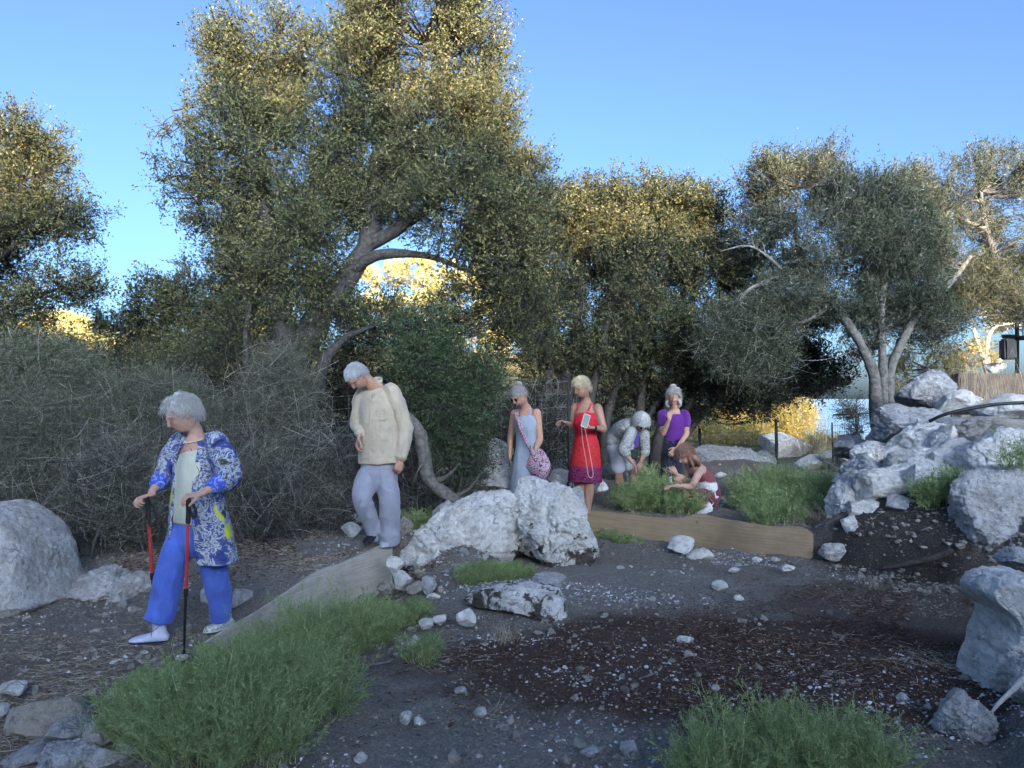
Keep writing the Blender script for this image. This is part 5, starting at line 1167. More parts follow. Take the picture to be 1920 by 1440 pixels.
def hand_parts(w, d, pn, thumb, curl=.35, s=1.0, spread=1.0, curls=None):
    """w wrist, d pointing direction, pn the way the palm faces, thumb +1/-1 side"""
    d = nrm(d); pn = nrm(np.asarray(pn, float) - d * np.dot(pn, d)); sd = np.cross(d, pn) * thumb
    w = np.asarray(w, float); out = []
    out.append(loft([w - d * .01, w + d * .025 * s, w + d * .06 * s, w + d * .088 * s], [(.024 * s, .017 * s), (.031 * s, .015 * s), (.039 * s, .014 * s), (.038 * s, .011 * s)], sd, 18, 3))
    LN = (.070, .079, .073, .056)
    for i in range(4):
        off = (.030, .010, -.010, -.029)[i] * s; p = w + d * (.088 - .004 * abs(i - 1)) * s + sd * off
        dd = nrm(d + sd * (off * 2.2 * spread)); a = 0; pts = [p - dd * .02 * s, p]
        cc = curls[i] if curls else curl * (1 + .12 * i)
        for seg in (.45, .30, .25):
            a += cc; q = nrm(dd * math.cos(a) + pn * math.sin(a)); pts.append(pts[-1] + q * LN[i] * s * seg)
        out.append(loft(pts, np.array([.0082, .0086, .0082, .0074, .0062]) * s, sd, 10, 2))
    p = w + d * .028 * s + sd * .024 * s; q = nrm(d * .65 + sd * .75 + pn * (.25 + .5 * curl)); q2 = nrm(d * .9 + sd * .25 + pn * (.3 + .7 * curl))
    out.append(loft([p, p + q * .035 * s, p + q * .035 * s + q2 * .032 * s, p + q * .035 * s + q2 * .056 * s], np.array([.0125, .0110, .0095, .0075]) * s, sd, 10, 2))
    return out
def fuse(name, parts, voxel, mats, parent=None, smooth=3, wr=None, matf=None, sf=.5):
    B = Buf()
    for V, Fs in parts: B.add(V, Fs)
    me = B.mesh(name + '_raw', []); o = bpy.data.objects.new('tmp', me); COL.objects.link(o)
    r = o.modifiers.new('r', 'REMESH'); r.mode = 'VOXEL'; r.voxel_size = voxel; r.use_smooth_shade = True
    if smooth: s = o.modifiers.new('s', 'SMOOTH'); s.factor = sf; s.iterations = smooth
    dg = bpy.context.evaluated_depsgraph_get(); m2 = bpy.data.meshes.new_from_object(o.evaluated_get(dg)); m2.name = name
    bpy.data.objects.remove(o); bpy.data.meshes.remove(me)
    n = len(m2.vertices); co = np.empty(n * 3, np.float32); m2.vertices.foreach_get('co', co); co = co.reshape(-1, 3).astype(float)
    if wr is not None:
        no = np.empty(n * 3, np.float32); m2.vertex_normals.foreach_get('vector', no); no = no.reshape(-1, 3)
        co = co + no * wr(co)[:, None]; m2.vertices.foreach_set('co', co.astype(np.float32).ravel())
    m2.materials.clear()
    for m in mats: m2.materials.append(m)
    k = len(m2.polygons); m2.polygons.foreach_set('use_smooth', np.ones(k, bool))
    if matf is not None:
        c = np.empty(k * 3, np.float32); m2.polygons.foreach_get('center', c); m2.polygons.foreach_set('material_index', matf(c.reshape(-1, 3)).astype(np.int32))
    m2.update()
    return link(name, m2, parent)
def folds(amp, fx=9, fz=3, seed=0, dirv=(0, 0, 1)):
    """cloth wrinkles: stretched noise"""
    def f(p):
        q = p * (fx, fx, fz); w_ = fbm(q + seed, 3, seed); rg = 1 - 2 * np.abs(fbm(p * (fx * .8, fx * .8, fz * 1.6) + 9 + seed, 3, seed + 4))
        return amp * (.7 * w_ + .6 * rg - .3)
    return f
def small(name, parts, mat, parent, smooth=True):
    B = Buf()
    for V, Fs in parts: B.add(V, Fs)
    return link(name, B.mesh(name, [mat], smooth), parent)
def torus(c, R1, r, fr, n=28, m=6, sx=1.0):
    a = np.arange(n) * 2 * PI / n; pts = np.stack((np.cos(a) * R1 * sx, a * 0, np.sin(a) * R1), -1) @ fr + c
    V, Fs = tube(np.concatenate((pts, pts[:2])), r, m, True); return V, Fs
def face_bits(parent, c, f, u, s=1.0, glasses=None, lips=(.36, .16, .14), brow=(.35, .33, .31), closed=False):
    fr = frame(f, u); at = lambda x, y, z: np.asarray(c) + (np.array((x, y, z)) * s) @ fr
    for sx in (-1, 1):
        small('eye', [ball(at(sx * .031, .0765, .0085), np.array((.0145, .0080, .0045 if closed else .0065)) * s, fr, 2)], EYE, parent)
        small('eyebrow', [loft([at(sx * .018, .090, .026), at(sx * .032, .090, .031), at(sx * .047, .080, .026)], np.array([.0028, .0032, .002]) * s, fr[2], 8, 3)], simple('brow_hair', brow, .9, .1, 50, 0), parent)
    small('lips', [loft([at(-.024, .086, -.066), at(-.010, .0955, -.0635), at(0, .097, -.065), at(.010, .0955, -.0635), at(.024, .086, -.066)], np.array([.002, .0048, .0045, .0048, .002]) * s, fr[2], 8, 3)], simple('lip_skin', lips, .6, .1, 50, 0), parent)
    if glasses:
        fm = simple('glasses_frame', (.05, .045, .045) if glasses == 'sun' else (.22, .12, .10), .35, .1, 30, 0); ps = []
        for sx in (-1, 1):
            ps.append(torus(at(sx * .033, .098, .004), .021 * s, .0021 * s, fr, sx=1.2))
            V, Fs = tube([at(sx * .058, .096, .010), at(sx * .078, .05, .010), at(sx * .080, -.01, .006)], .0014 * s, 6); ps.append((V, Fs))
        V, Fs = tube([at(-.010, .103, .008), at(.010, .103, .008)], .0013 * s, 6); ps.append((V, Fs))
        g = small('glasses', ps, fm, parent)
        if glasses == 'sun':
            for sx in (-1, 1): l = small('lens', [ball(at(sx * .033, .098, .004), np.array((.0245, .002, .0205)) * s, fr, 3)], simple('dark_lens', (.012, .011, .014), .12, .1, 10, 0, spec=.6), g)
            # sub-part coordinates are relative to the glasses object
EYE = simple('eye_dark', (.10, .075, .065), .3, .1, 40, 0)
def skinmat(name, c):
    m, t, b = newmat(name); v = coords(t); n = noise(t, v, 35, 5, .6); n2 = noise(t, v, 9, 3)
    r = ramp(t, n, [(.3, tuple(x * .86 for x in c)), (.7, tuple(min(1, x * 1.1) for x in c))]).outputs[0]
    r = mixc(t, ramp(t, n2, [(.5, (0, 0, 0)), (.65, (.35, .35, .35))]).outputs[0], r, (c[0] * 1.0, c[1] * .75, c[2] * .7))
    L(t, r, b.inputs['Base Color']); b.inputs['Roughness'].default_value = .55; b.inputs['Specular IOR Level'].default_value = .3
    b.inputs['Subsurface Weight'].default_value = .12; b.inputs['Subsurface Radius'].default_value = (.01, .004, .002); b.inputs['Subsurface Scale'].default_value = .5
    bump(t, b, n, .4, .006); return m
SKIN_A = skinmat('skin_fair', (.50, .30, .225)); SKIN_B = skinmat('skin_tanned', (.44, .25, .175)); SKIN_C = skinmat('skin_brown', (.38, .21, .145))
def hairmat(name, c, d=None):
    m, t, b = newmat(name); v = coords(t, 'Object', (60, 60, 12)); n = noise(t, v, 2.2, 6, .7, .6)
    L(t, ramp(t, n, [(.3, d or tuple(x * .5 for x in c)), (.6, c)]).outputs[0], b.inputs['Base Color']); b.inputs['Roughness'].default_value = .6
    bump(t, b, n, .6, .004); return m
def hair(parent, c, f, u, mat, s=1.0, thick=.022, nape=-.35, fringe=.40, seed=0, strands=900, slen=.05, vol=(1, 1, 1), rough=.006, sides=-.1, sr=.0011, extra=None, part=0.0):
    """hair shell hugging the skull, with loose strands. nape/fringe/sides: lowest unit height of the hair at back, front, sides"""
    fr = frame(f, u); v, fc = ico(5); rng = np.random.default_rng(seed)
    def lowest(d):
        y = d[:, 1]; return np.where(y > 0, sides + (fringe - sides) * ss(.25, .75, y), sides + (nape - sides) * ss(0, -.6, y))
    def surf(d, jitter=True):
        b_ = head_dir_radius(d); lo = lowest(d) + .05 * fbm(d * 6 + seed, 2, seed); mk = ss(-.03, .09, d[:, 2] - lo)
        th = thick * np.array(vol)[None] 
        az = np.arctan2(d[:, 0], -d[:, 1] + .2) ; q = np.stack((az * 7, d[:, 2] * 2.2 + az, d[:, 0] * 0), -1)
        st = fbm(q + seed, 3, seed) * rough * 1.6 + fbm(d * 5 + seed, 3, seed + 2) * rough * 1.6
        off = d * th * (.65 + .45 * np.clip(d[:, 2:], 0, 1)) + d * st[:, None]
        return b_ + off * mk[:, None] - d * .012 * (1 - mk[:, None]), mk
    p, mk = surf(v); B = Buf(); B.add(p * s @ fr + c, fc)
    d = nrm(rng.normal(size=(strands * 2, 3)) + (0, -.3, .35)); lo = lowest(d); d = d[d[:, 2] > lo + .02][:strands]; q, _ = surf(d)
    tan = nrm(np.stack((d[:, 0] * .9 + part, np.where(d[:, 1] > .1, .5, -.5) * (1 - abs(d[:, 0])), -.9 + 0 * d[:, 0]), -1) + rng.normal(0, .35, d.shape)); tan = nrm(tan - d * (tan * d).sum(1, keepdims=True) * .85)
    ln = slen * rng.uniform(.5, 1.2, (len(d), 1)); P0 = q - d * .003; P1 = q + tan * ln + d * rng.uniform(-.004, .008, (len(d), 1))
    V, Fq = twigs(P0 * s @ fr + c, P1 * s @ fr + c, (d * ln * .18 * s) @ fr, sr * s, sr * .35 * s, 4, 3); B.add(V, Fq)
    for V, Fs in (extra or []): B.add(V, Fs)
    h = link('hair', B.mesh('hair', [mat]), parent); return h
def shoe(parent, heel, toe, mat, sole=None, w=.043, h=.062, name='shoe', up=(0, 0, 1)):
    heel, toe = np.asarray(heel, float), np.asarray(toe, float); d = nrm(toe - heel); L_ = np.linalg.norm(toe - heel); up = nrm(np.asarray(up, float) - d * np.dot(up, d)); sd = np.cross(d, up)
    pts = [heel + d * L_ * t_ + up * hh for t_, hh in ((.04, .034), (.2, .036), (.45, .030), (.7, .024), (.9, .019), (.98, .016))]
    rs = [(w * .72, h * .52), (w * .8, h * .56), (w * .86, h * .46), (w * 1.02, h * .36), (w * .8, h * .27), (w * .4, h * .18)]
    ps = [loft(pts, rs, sd, 18, 4), loft([heel + d * L_ * .16 + up * .03, heel + d * L_ * .18 + up * .085], [(w * .75, w * .95), (w * .62, w * .85)], sd, 14, 3)]
    o = fuse(name, ps, .004, [mat], parent, 3)
    if sole is not None:
        pts = [heel + d * L_ * t_ + up * .006 for t_ in (.0, .12, .4, .7, .93, 1.0)]; rs = [(w * .6, .008), (w * .88, .010), (w * .85, .009), (w * 1.08, .009), (w * .82, .009), (w * .4, .008)]
        s2 = fuse('sole', [loft(pts, rs, sd, 16, 4)], .0035, [sole], parent, 1); s2.parent = o; s2.location = (0, 0, 0)
    return o
def sub(o, parent):
    """make o a sub-part of parent (both already hold world coordinates under the same thing)"""
    o.parent = parent; o.location = (0, 0, 0); return o
def pt(*a): return P(*a)
def mid(a, b, t=.5): return np.asarray(a) * (1 - t) + np.asarray(b) * t

def cloth(name, c, var=.12, rough=.85, weave=260):
    m, t, b = newmat(name); v = coords(t); n = noise(t, v, weave, 3, .6); n2 = noise(t, v, 7, 4, .6)
    r = ramp(t, n2, [(.3, tuple(x * (1 - var) for x in c)), (.7, tuple(min(1, x * (1 + var)) for x in c))]).outputs[0]
    L(t, r, b.inputs['Base Color']); b.inputs['Roughness'].default_value = rough; b.inputs['Specular IOR Level'].default_value = .2; b.inputs['Sheen Weight'].default_value = .15
    vw = coords(t, 'Object', (1, 1, .45)); n3 = noise(t, vw, 16, 4, .6, .8)
    bump(t, b, mth(t, 'ADD', n3, mth(t, 'MULTIPLY', n, .04)), .9, .010); return m
def print_mat(name, stops, scale=16, dist=2.2, base2=None, seed=0):
    m, t, b = newmat(name); v = coords(t, 'Object'); mp = N(t, 'ShaderNodeMapping'); mp.inputs['Location'].default_value = (seed, seed * 2, 0); L(t, v, mp.inputs[0]); v = mp.outputs[0]
    n = noise(t, v, scale, 4, .65, dist); r = ramp(t, n, stops, 'CONSTANT' if base2 is None else 'LINEAR').outputs[0]
    n2 = noise(t, v, scale * .45, 2, .5, 1.0); r2 = r
    if base2:
        for lo, col in base2:
            vo = N(t, 'ShaderNodeTexVoronoi'); vo.inputs['Scale'].default_value = scale * lo[1]; L(t, v, vo.inputs['Vector'])
            k = ramp(t, vo.outputs['Distance'], [(lo[0], (1, 1, 1)), (lo[0] + .03, (0, 0, 0))]).outputs[0]
            sel = ramp(t, noise(t, v, scale * lo[2], 1, .5), [(lo[3], (0, 0, 0)), (lo[3] + .04, (1, 1, 1))]).outputs[0]
            r2 = mixc(t, mth(t, 'MULTIPLY', k, sel), r2, col)
    L(t, r2, b.inputs['Base Color']); b.inputs['Roughness'].default_value = .75; b.inputs['Specular IOR Level'].default_value = .25; return m
UP = np.array((0, 0, 1.))

# ------------------------------------------------------------------ 1. elderly woman with two poles
def woman_blue():
    f = nrm((-.52, -.85, 0)); r = np.cross(f, UP); vx = .004
    e = empty('person', pt(345, 1200, 4.95), 'elderly white haired woman in blue patterned blouse and bright blue trousers walking with two poles', 'person', 'people looking at the ground')
    hc = pt(344, 778, 4.86); hf = nrm((-.70, -.50, -.42)); hu = nrm((-.25, -.12, .95))
    neck = pt(368, 826, 4.93); sR, sL = pt(336, 826, 5.0), pt(408, 822, 4.84)
    eR, wR = pt(307, 893, 4.96), pt(284, 923, 4.80); eL, wL = pt(430, 893, 4.76), pt(380, 925, 4.60)
    hipR, kR, aR = pt(345, 992, 4.93), pt(318, 1082, 4.88), pt(298, 1172, 4.90)
    hipL, kL, aL = pt(388, 992, 4.88), pt(405, 1082, 4.97), pt(417, 1164, 5.12)
    body = head_parts(hc, hf, hu, .98)
    body += [loft([mid(hipR, hipL), pt(366, 950, 4.92), pt(366, 900, 4.92), pt(368, 855, 4.94), neck], [(.13, .09), (.12, .09), (.13, .09), (.13, .085), (.065, .06)], r, 24)]
    body += [loft([neck - UP * .01, mid(neck, hc, .35) - f * .02, hc - UP * .05 - hf * .03], [.056, .050, .050], r, 18, 4)]
    body += [limb3(sR, eR, wR, (.042, .038, .034, .031, .021)), limb3(sL, eL, wL, (.042, .038, .034, .031, .021))]
    body += [limb3(hipR, kR, aR, (.075, .062, .048, .046, .033)), limb3(hipL, kL, aL, (.075, .062, .048, .046, .033))]
    hR, hL = pt(284, 928, 4.78), pt(376, 927, 4.585)
    body += hand_parts(hR, pt(262, 934, 4.72) - hR, (.1, -.1, -1), -1, .75, .92); body += hand_parts(hL, pt(345, 930, 4.52) - hL, (-.1, .1, -1), 1, .62, .92)
    fuse('body', body, vx, [SKIN_A], e, 2); face_bits(e, hc, hf, hu, .98, 'clear', closed=True, brow=(.6, .58, .55))
    hair(e, hc, hf, hu, hairmat('white_hair', (.62, .61, .58), (.27, .265, .25)), .98, .020, -.40, .50, 3, 2600, .050, rough=.011, sides=.0, sr=.0013)
    # white top
    top = cloth('cream_top', (.48, .49, .39)); 
    fuse('top', [loft([pt(363, 978, 4.90), pt(364, 930, 4.90), pt(366, 880, 4.90), pt(366, 850, 4.92)], [(.150, .115), (.142, .112), (.140, .105), (.115, .085)], r, 28, 4, False)], .005, [top], e, 3, folds(.006, 10, 5, 2))
    # trousers
    blue = cloth('bright_blue_linen', (.085, .155, .54), .18)
    tr = [loft([pt(366, 960, 4.92), pt(366, 985, 4.92), pt(367, 1010, 4.92)], [(.135, .115), (.155, .125), (.135, .12)], r, 26),
          loft([hipR, mid(hipR, kR), kR, mid(kR, aR), pt(297, 1160, 4.89)], [(.088, .10), (.084, .094), (.080, .088), (.082, .086), (.086, .088)], r, 24, 5, False),
          loft([hipL, mid(hipL, kL), kL, mid(kL, aL), pt(414, 1158, 5.10)], [(.088, .10), (.082, .092), (.076, .084), (.072, .078), (.068, .074)], r, 24, 5, False)]
    fuse('trousers', tr, .005, [blue], e, 3, folds(.016, 9, 2.6, 7))
    # open patterned blouse
    pm = print_mat('blue_floral_print', [(.30, (.015, .018, .035)), (.40, (.05, .075, .30)), (.445, (.10, .11, .15)), (.46, (.50, .52, .54)), (.51, (.22, .25, .30)), (.53, (.025, .03, .05)), (.55, (.06, .10, .36)), (.58, (.46, .49, .52)), (.63, (.10, .12, .10)), (.68, (.02, .025, .045))], 11, .6,
                   [((.40, .30, .5, .54), (.50, .54, .07)), ((.32, .42, .7, .58), (.13, .15, .08))], 3)
    rows = [(371, 826, 4.93, .07, .07, 40), (370, 838, 4.93, .135, .095, 36), (369, 856, 4.93, .165, .115, 33), (370, 900, 4.92, .170, .130, 27), (372, 950, 4.92, .195, .150, 25), (376, 1000, 4.93, .235, .175, 27), (378, 1048, 4.94, .27, .19, 30)]
    rr = spline([list(pt(a, b_, c)) + [d_, g, h] for a, b_, c, d_, g, h in rows], 5)
    na = 60; V, inner = [], []
    for q in rr:
        h = R(q[5]); a = np.linspace(h, 2 * PI - h, na) # angle from the front
        for off, dst in ((0, V), (-.009, inner)):
            dst.append(q[:3] + np.outer(np.cos(a + .10) * (q[4] + off), f) + np.outer(np.sin(a + .10) * (q[3] + off), -r))
    V = np.array(V); I_ = np.array(inner); m_, n_ = V.shape[:2]; A_ = np.concatenate((V.reshape(-1, 3), I_.reshape(-1, 3))); o_ = m_ * n_
    i = np.arange(m_ - 1)[:, None] * n_; j = np.arange(n_ - 1)[None]; q1 = np.stack((i+j, i+j+1, i+n_+j+1, i+n_+j), -1).reshape(-1, 4); q2 = q1[:, ::-1] + o_
    j = np.arange(n_ - 1); e1 = np.stack((j + 1, j, j + o_, j + 1 + o_), -1); k_ = (m_ - 1) * n_; e2 = np.stack((k_ + j, k_ + j + 1, k_ + j + 1 + o_, k_ + j + o_), -1)
    i = np.arange(m_ - 1) * n_; e3 = np.stack((i, i + n_, i + n_ + o_, i + o_), -1); e4 = np.stack((i + n_ - 1 + n_, i + n_ - 1, i + n_ - 1 + o_, i + 2 * n_ - 1 + o_), -1)
    shell = (A_, [np.concatenate((q1, q2, e1, e2, e3, e4))])
    sl = [loft([mid(sR, neck, .15), sR + (0, 0, -.02), mid(sR, eR), eR, mid(eR, wR, .25)], [.060, .070, .072, .066, .056], anyside(eR - sR), 20), loft([mid(sL, neck, .15), sL + (0, 0, -.02), mid(sL, eL), eL, mid(eL, wL, .35)], [.060, .074, .078, .078, .060], anyside(eL - sL), 20)]
    fuse('blouse', [shell] + sl, .0045, [pm], e, 2, folds(.018, 9, 3, 12))
    for a, b_ in ((eR, wR), (eL, wL)):
        c1 = mid(a, b_, .30 if a is eR else .40); c2 = mid(a, b_, .46 if a is eR else .55); fuse('cuff', [loft([c1, c2], [.058, .052], anyside(b_ - a), 18, 3)], .004, [print_mat('cuff_print', [(.4, (.05, .09, .45)), (.52, (.25, .32, .6)), (.62, (.10, .12, .3))], 20, 2)], e, 2, folds(.004, 20, 20, 4))
    # necklace
    ring = np.array([neck + f * (.074 * math.cos(a) - .005) - r * .070 * math.sin(a) + UP * (-.050 * (math.cos(a) * .5 + .5) + .040) for a in np.linspace(0, 2 * PI, 46)]); mb = Buf()
    for q in ring[:-1]: V, Fs = ball(q, (.0055,) * 3, None, 1); mb.add(V, Fs)
    link('necklace', mb.mesh('necklace', [simple('pearl', (.62, .52, .45), .3, .1, 10, 0, spec=.6)]), e)
    V, Fs = tube(spline([neck + f * .085 - UP * .06, pt(372, 880, 4.78), pt(371, 900, 4.775), pt(376, 905, 4.78), pt(379, 880, 4.79), neck + f * .08 + r * -.05 - UP * .04], 6), .0018, 5); small('glasses_cord', [(V, Fs)], simple('dark_cord', (.03, .03, .05), .7, .1, 10, 0), e)
    lilac = simple('lilac_leather', (.52, .53, .66), .5, .08, 40, .2); soles = simple('navy_sole', (.02, .025, .05), .7, .1, 30, 0)
    hg = pt(310, 1203, 4.90); tg = pt(243, 1207, 4.82); s = shoe(e, hg, tg, lilac, soles, .046, .062)
    V, Fs = tube([pt(296, 1177, 4.84), pt(285, 1184, 4.81), pt(283, 1194, 4.80)], .002, 5); sub(small('strap', [(V, Fs)], soles, e), s)
    shoe(e, pt(432, 1176, 5.17), pt(384, 1187, 5.02), simple('pale_patterned_shoe', (.50, .53, .52), .6, .4, 60, .2), simple('white_sole', (.6, .6, .58), .7, .1, 30, 0), .044, .06)
    fuse('sock', [loft([aR + UP * .03, pt(299, 1182, 4.90)], [.042, .040], r, 16, 3)], .004, [lilac], e, 1)
    # poles
    red = simple('red_pole', (.50, .045, .04), .35, .1, 40, 0, spec=.5); blk = simple('black_rubber', (.018, .018, .02), .55, .1, 40, 0)
    def pole(top, tip, label, strap):
        top, tip = np.asarray(top), np.asarray(tip); d = nrm(tip - top); Ln = np.linalg.norm(tip - top); at = lambda t_: top + d * Ln * t_
        p = empty('walking_pole', tip, label, 'walking pole', 'walking poles')
        small('grip', [loft([at(0), at(.03), at(.07), at(.13)], [.014, .017, .014, .015], anyside(d), 12)], blk, p)
        small('upper_shaft', [loft([at(.12), at(.55)], [.0095, .0095], anyside(d), 12, 2)], red, p)
        small('lower_shaft', [loft([at(.54), at(.97)], [.0085, .0075], anyside(d), 12, 2)], blk, p)
        small('clamp', [loft([at(.53), at(.565)], [.013, .013], anyside(d), 12, 2)], blk, p); small('tip', [loft([at(.965), at(1.0)], [.011, .005], anyside(d), 10, 2)], blk, p)
        q = spline([at(.02)] + [at(.02) + np.array(v_) for v_ in strap] + [at(.03)], 6); V, Fs = loft(q, np.tile([[.010, .0018]], (len(q), 1)), UP, 8, 0, True); small('strap', [(V, Fs)], blk, p)
    zt = on(*pt(344, 1229, 4.66)[:2])
    tipA = pt(344, 1229, 4.66); tipA[2] = zt + .005; pole(pt(354, 936, 4.535), tipA, 'red and black walking pole held in front of the elderly woman, tip in the bush', [(.03, 0, -.02), (.045, 0, -.07), (.02, 0, -.075)])
    tipB = pt(293, 1190, 4.98); tipB[2] = on(tipB[0], tipB[1]) + .005; pole(pt(276, 934, 4.735), tipB, 'red and black walking pole partly hidden behind the blue trouser leg', [(.04, 0, -.03), (.055, 0, -.12), (.02, 0, -.15), (.005, 0, -.06)])
woman_blue()

# ------------------------------------------------------------------ 2. man in the beige shirt
def man():
    f = nrm((-.35, -.93, 0)); r = np.cross(f, UP)
    e = empty('person', pt(715, 1022, 7.1), 'grey haired man in beige long sleeved shirt and pale blue jeans looking at his feet', 'person', 'people looking at the ground')
    hc = pt(671, 706, 6.98); hf = nrm((-.42, -.42, -.80)); hu = nrm((-.55, -.42, .55))
    neck = pt(704, 722, 7.12); sR, sL = pt(676, 742, 7.18), pt(738, 733, 7.06)
    eR, wR = pt(668, 795, 7.22), pt(675, 813, 7.02); eL, wL = pt(761, 806, 7.08), pt(752, 858, 7.0)
    hipR, kR, aR = pt(690, 886, 7.12), pt(679, 935, 6.98), pt(702, 998, 7.12)
    hipL, kL, aL = pt(724, 886, 7.10), pt(731, 945, 7.06), pt(730, 1010, 7.12)
    body = head_parts(hc, hf, hu, 1.0)
    body += [loft([mid(hipR, hipL), pt(710, 850, 7.12), pt(710, 800, 7.12), pt(708, 755, 7.14), neck - UP * .02], [(.14, .10), (.13, .10), (.15, .10), (.15, .10), (.08, .07)], r, 24)]
    body += [loft([neck - UP * .04, mid(neck, hc, .4), hc - hf * .03 - hu * .05], [.064, .058, .055], r, 18, 4)]
    body += [limb3(sR, eR, wR, (.05, .045, .04, .036, .026)), limb3(sL, eL, wL, (.05, .045, .04, .036, .026))]
    body += [limb3(hipR, kR, aR, (.08, .065, .052, .05, .036)), limb3(hipL, kL, aL, (.08, .065, .052, .05, .036))]
    body += hand_parts(pt(674, 818, 7.0), (-.25, -.2, -.95), (.9, .1, -.3), 1, .55, 1.05); body += hand_parts(pt(751, 862, 7.0), (-.25, -.1, -.95), (-.5, .85, 0), 1, .60, 1.05)
    fuse('body', body, .0045, [SKIN_B], e, 2); face_bits(e, hc, hf, hu, 1.0, 'clear', closed=True)
    hair(e, hc, hf, hu, hairmat('silver_hair', (.55, .56, .58), (.24, .245, .26)), 1.0, .013, -.36, .46, 5, 1800, .034, rough=.006, sides=.10, sr=.0014)
    jean = cloth('pale_blue_denim', (.27, .275, .32), .10)
    tr = [loft([pt(709, 862, 7.12), pt(708, 884, 7.12), pt(708, 900, 7.12)], [(.165, .12), (.172, .13), (.145, .12)], r, 26),
          loft([hipR, mid(hipR, kR), kR, mid(kR, aR), pt(703, 998, 7.12)], [(.095, .105), (.098, .102), (.088, .092), (.078, .082), (.070, .078)], r, 24, 5, False),
          loft([hipL, mid(hipL, kL), kL, mid(kL, aL), pt(731, 1019, 7.12)], [(.10, .108), (.098, .10), (.092, .094), (.090, .092), (.094, .098)], r, 24, 5, False)]
    fuse('jeans', tr, .0055, [jean], e, 3, folds(.015, 8, 4.5, 21))
    sm = cloth('beige_linen', (.43, .365, .27), .08)
    sh = [loft([pt(713, 868, 7.12), pt(712, 840, 7.12), pt(710, 800, 7.12), pt(708, 760, 7.12), pt(706, 738, 7.13), pt(705, 728, 7.13)], [(.222, .150), (.212, .145), (.195, .135), (.185, .125), (.150, .105), (.085, .075)], r, 30, 4, False),
          loft([mid(sR, neck, .2), sR - UP * .02, mid(sR, eR), eR, mid(eR, wR, .9)], [.062, .068, .064, .060, .046], anyside(eR - sR), 20), loft([mid(sL, neck, .2), sL - UP * .02, mid(sL, eL), eL, mid(eL, wL, .5), mid(eL, wL, .95)], [.062, .072, .072, .070, .062, .050], anyside(eL - sL), 20)]
    sh.append(loft([neck + UP * .01 + f * .055, neck + UP * .035 - r * .065, neck + UP * .06 - f * .065, neck + UP * .03 + r * .07], [(.020, .009)] * 4, UP, 10, 4))
    fuse('shirt', sh, .0055, [sm], e, 3, folds(.017, 9, 5, 25))
    # button line and breast pocket
    V, Fs = tube(spline([pt(696, 745, 6.985), pt(694, 790, 6.965), pt(693, 830, 6.955), pt(692, 866, 6.955)], 8), .0035, 6); small('button_placket', [(V, Fs)], sm, e)
    fuse('pocket', [loft([pt(714, 768, 6.975), pt(715, 788, 6.965)], [(.055, .006), (.055, .006)], r, 12, 2)], .004, [sm], e, 1)
    V, Fs = tube(spline([pt(699, 737, 7.02), pt(696, 748, 6.985), pt(703, 738, 7.02)], 5), .0015, 5); small('neck_cord', [(V, Fs)], simple('neck_cord_dark', (.04, .03, .03), .7, .1, 10, 0), e)
    bs = simple('black_shoe', (.015, .015, .018), .6, .2, 30, .2); gs = simple('grey_shoe', (.34, .35, .37), .7, .2, 30, .2)
    shoe(e, pt(708, 1003, 7.2), pt(686, 1022, 6.97), bs, None, .048, .07); shoe(e, pt(738, 1015, 7.22), pt(716, 1027, 6.98), gs, simple('pale_sole', (.5, .5, .48), .7, .1, 30, 0), .048, .07)
    fuse('sock', [loft([aR + UP * .02, aR - UP * .05], [.044, .046], r, 16, 3)], .005, [simple('light_sock', (.38, .42, .52), .9, .1, 60, .2)], e, 1)
man()
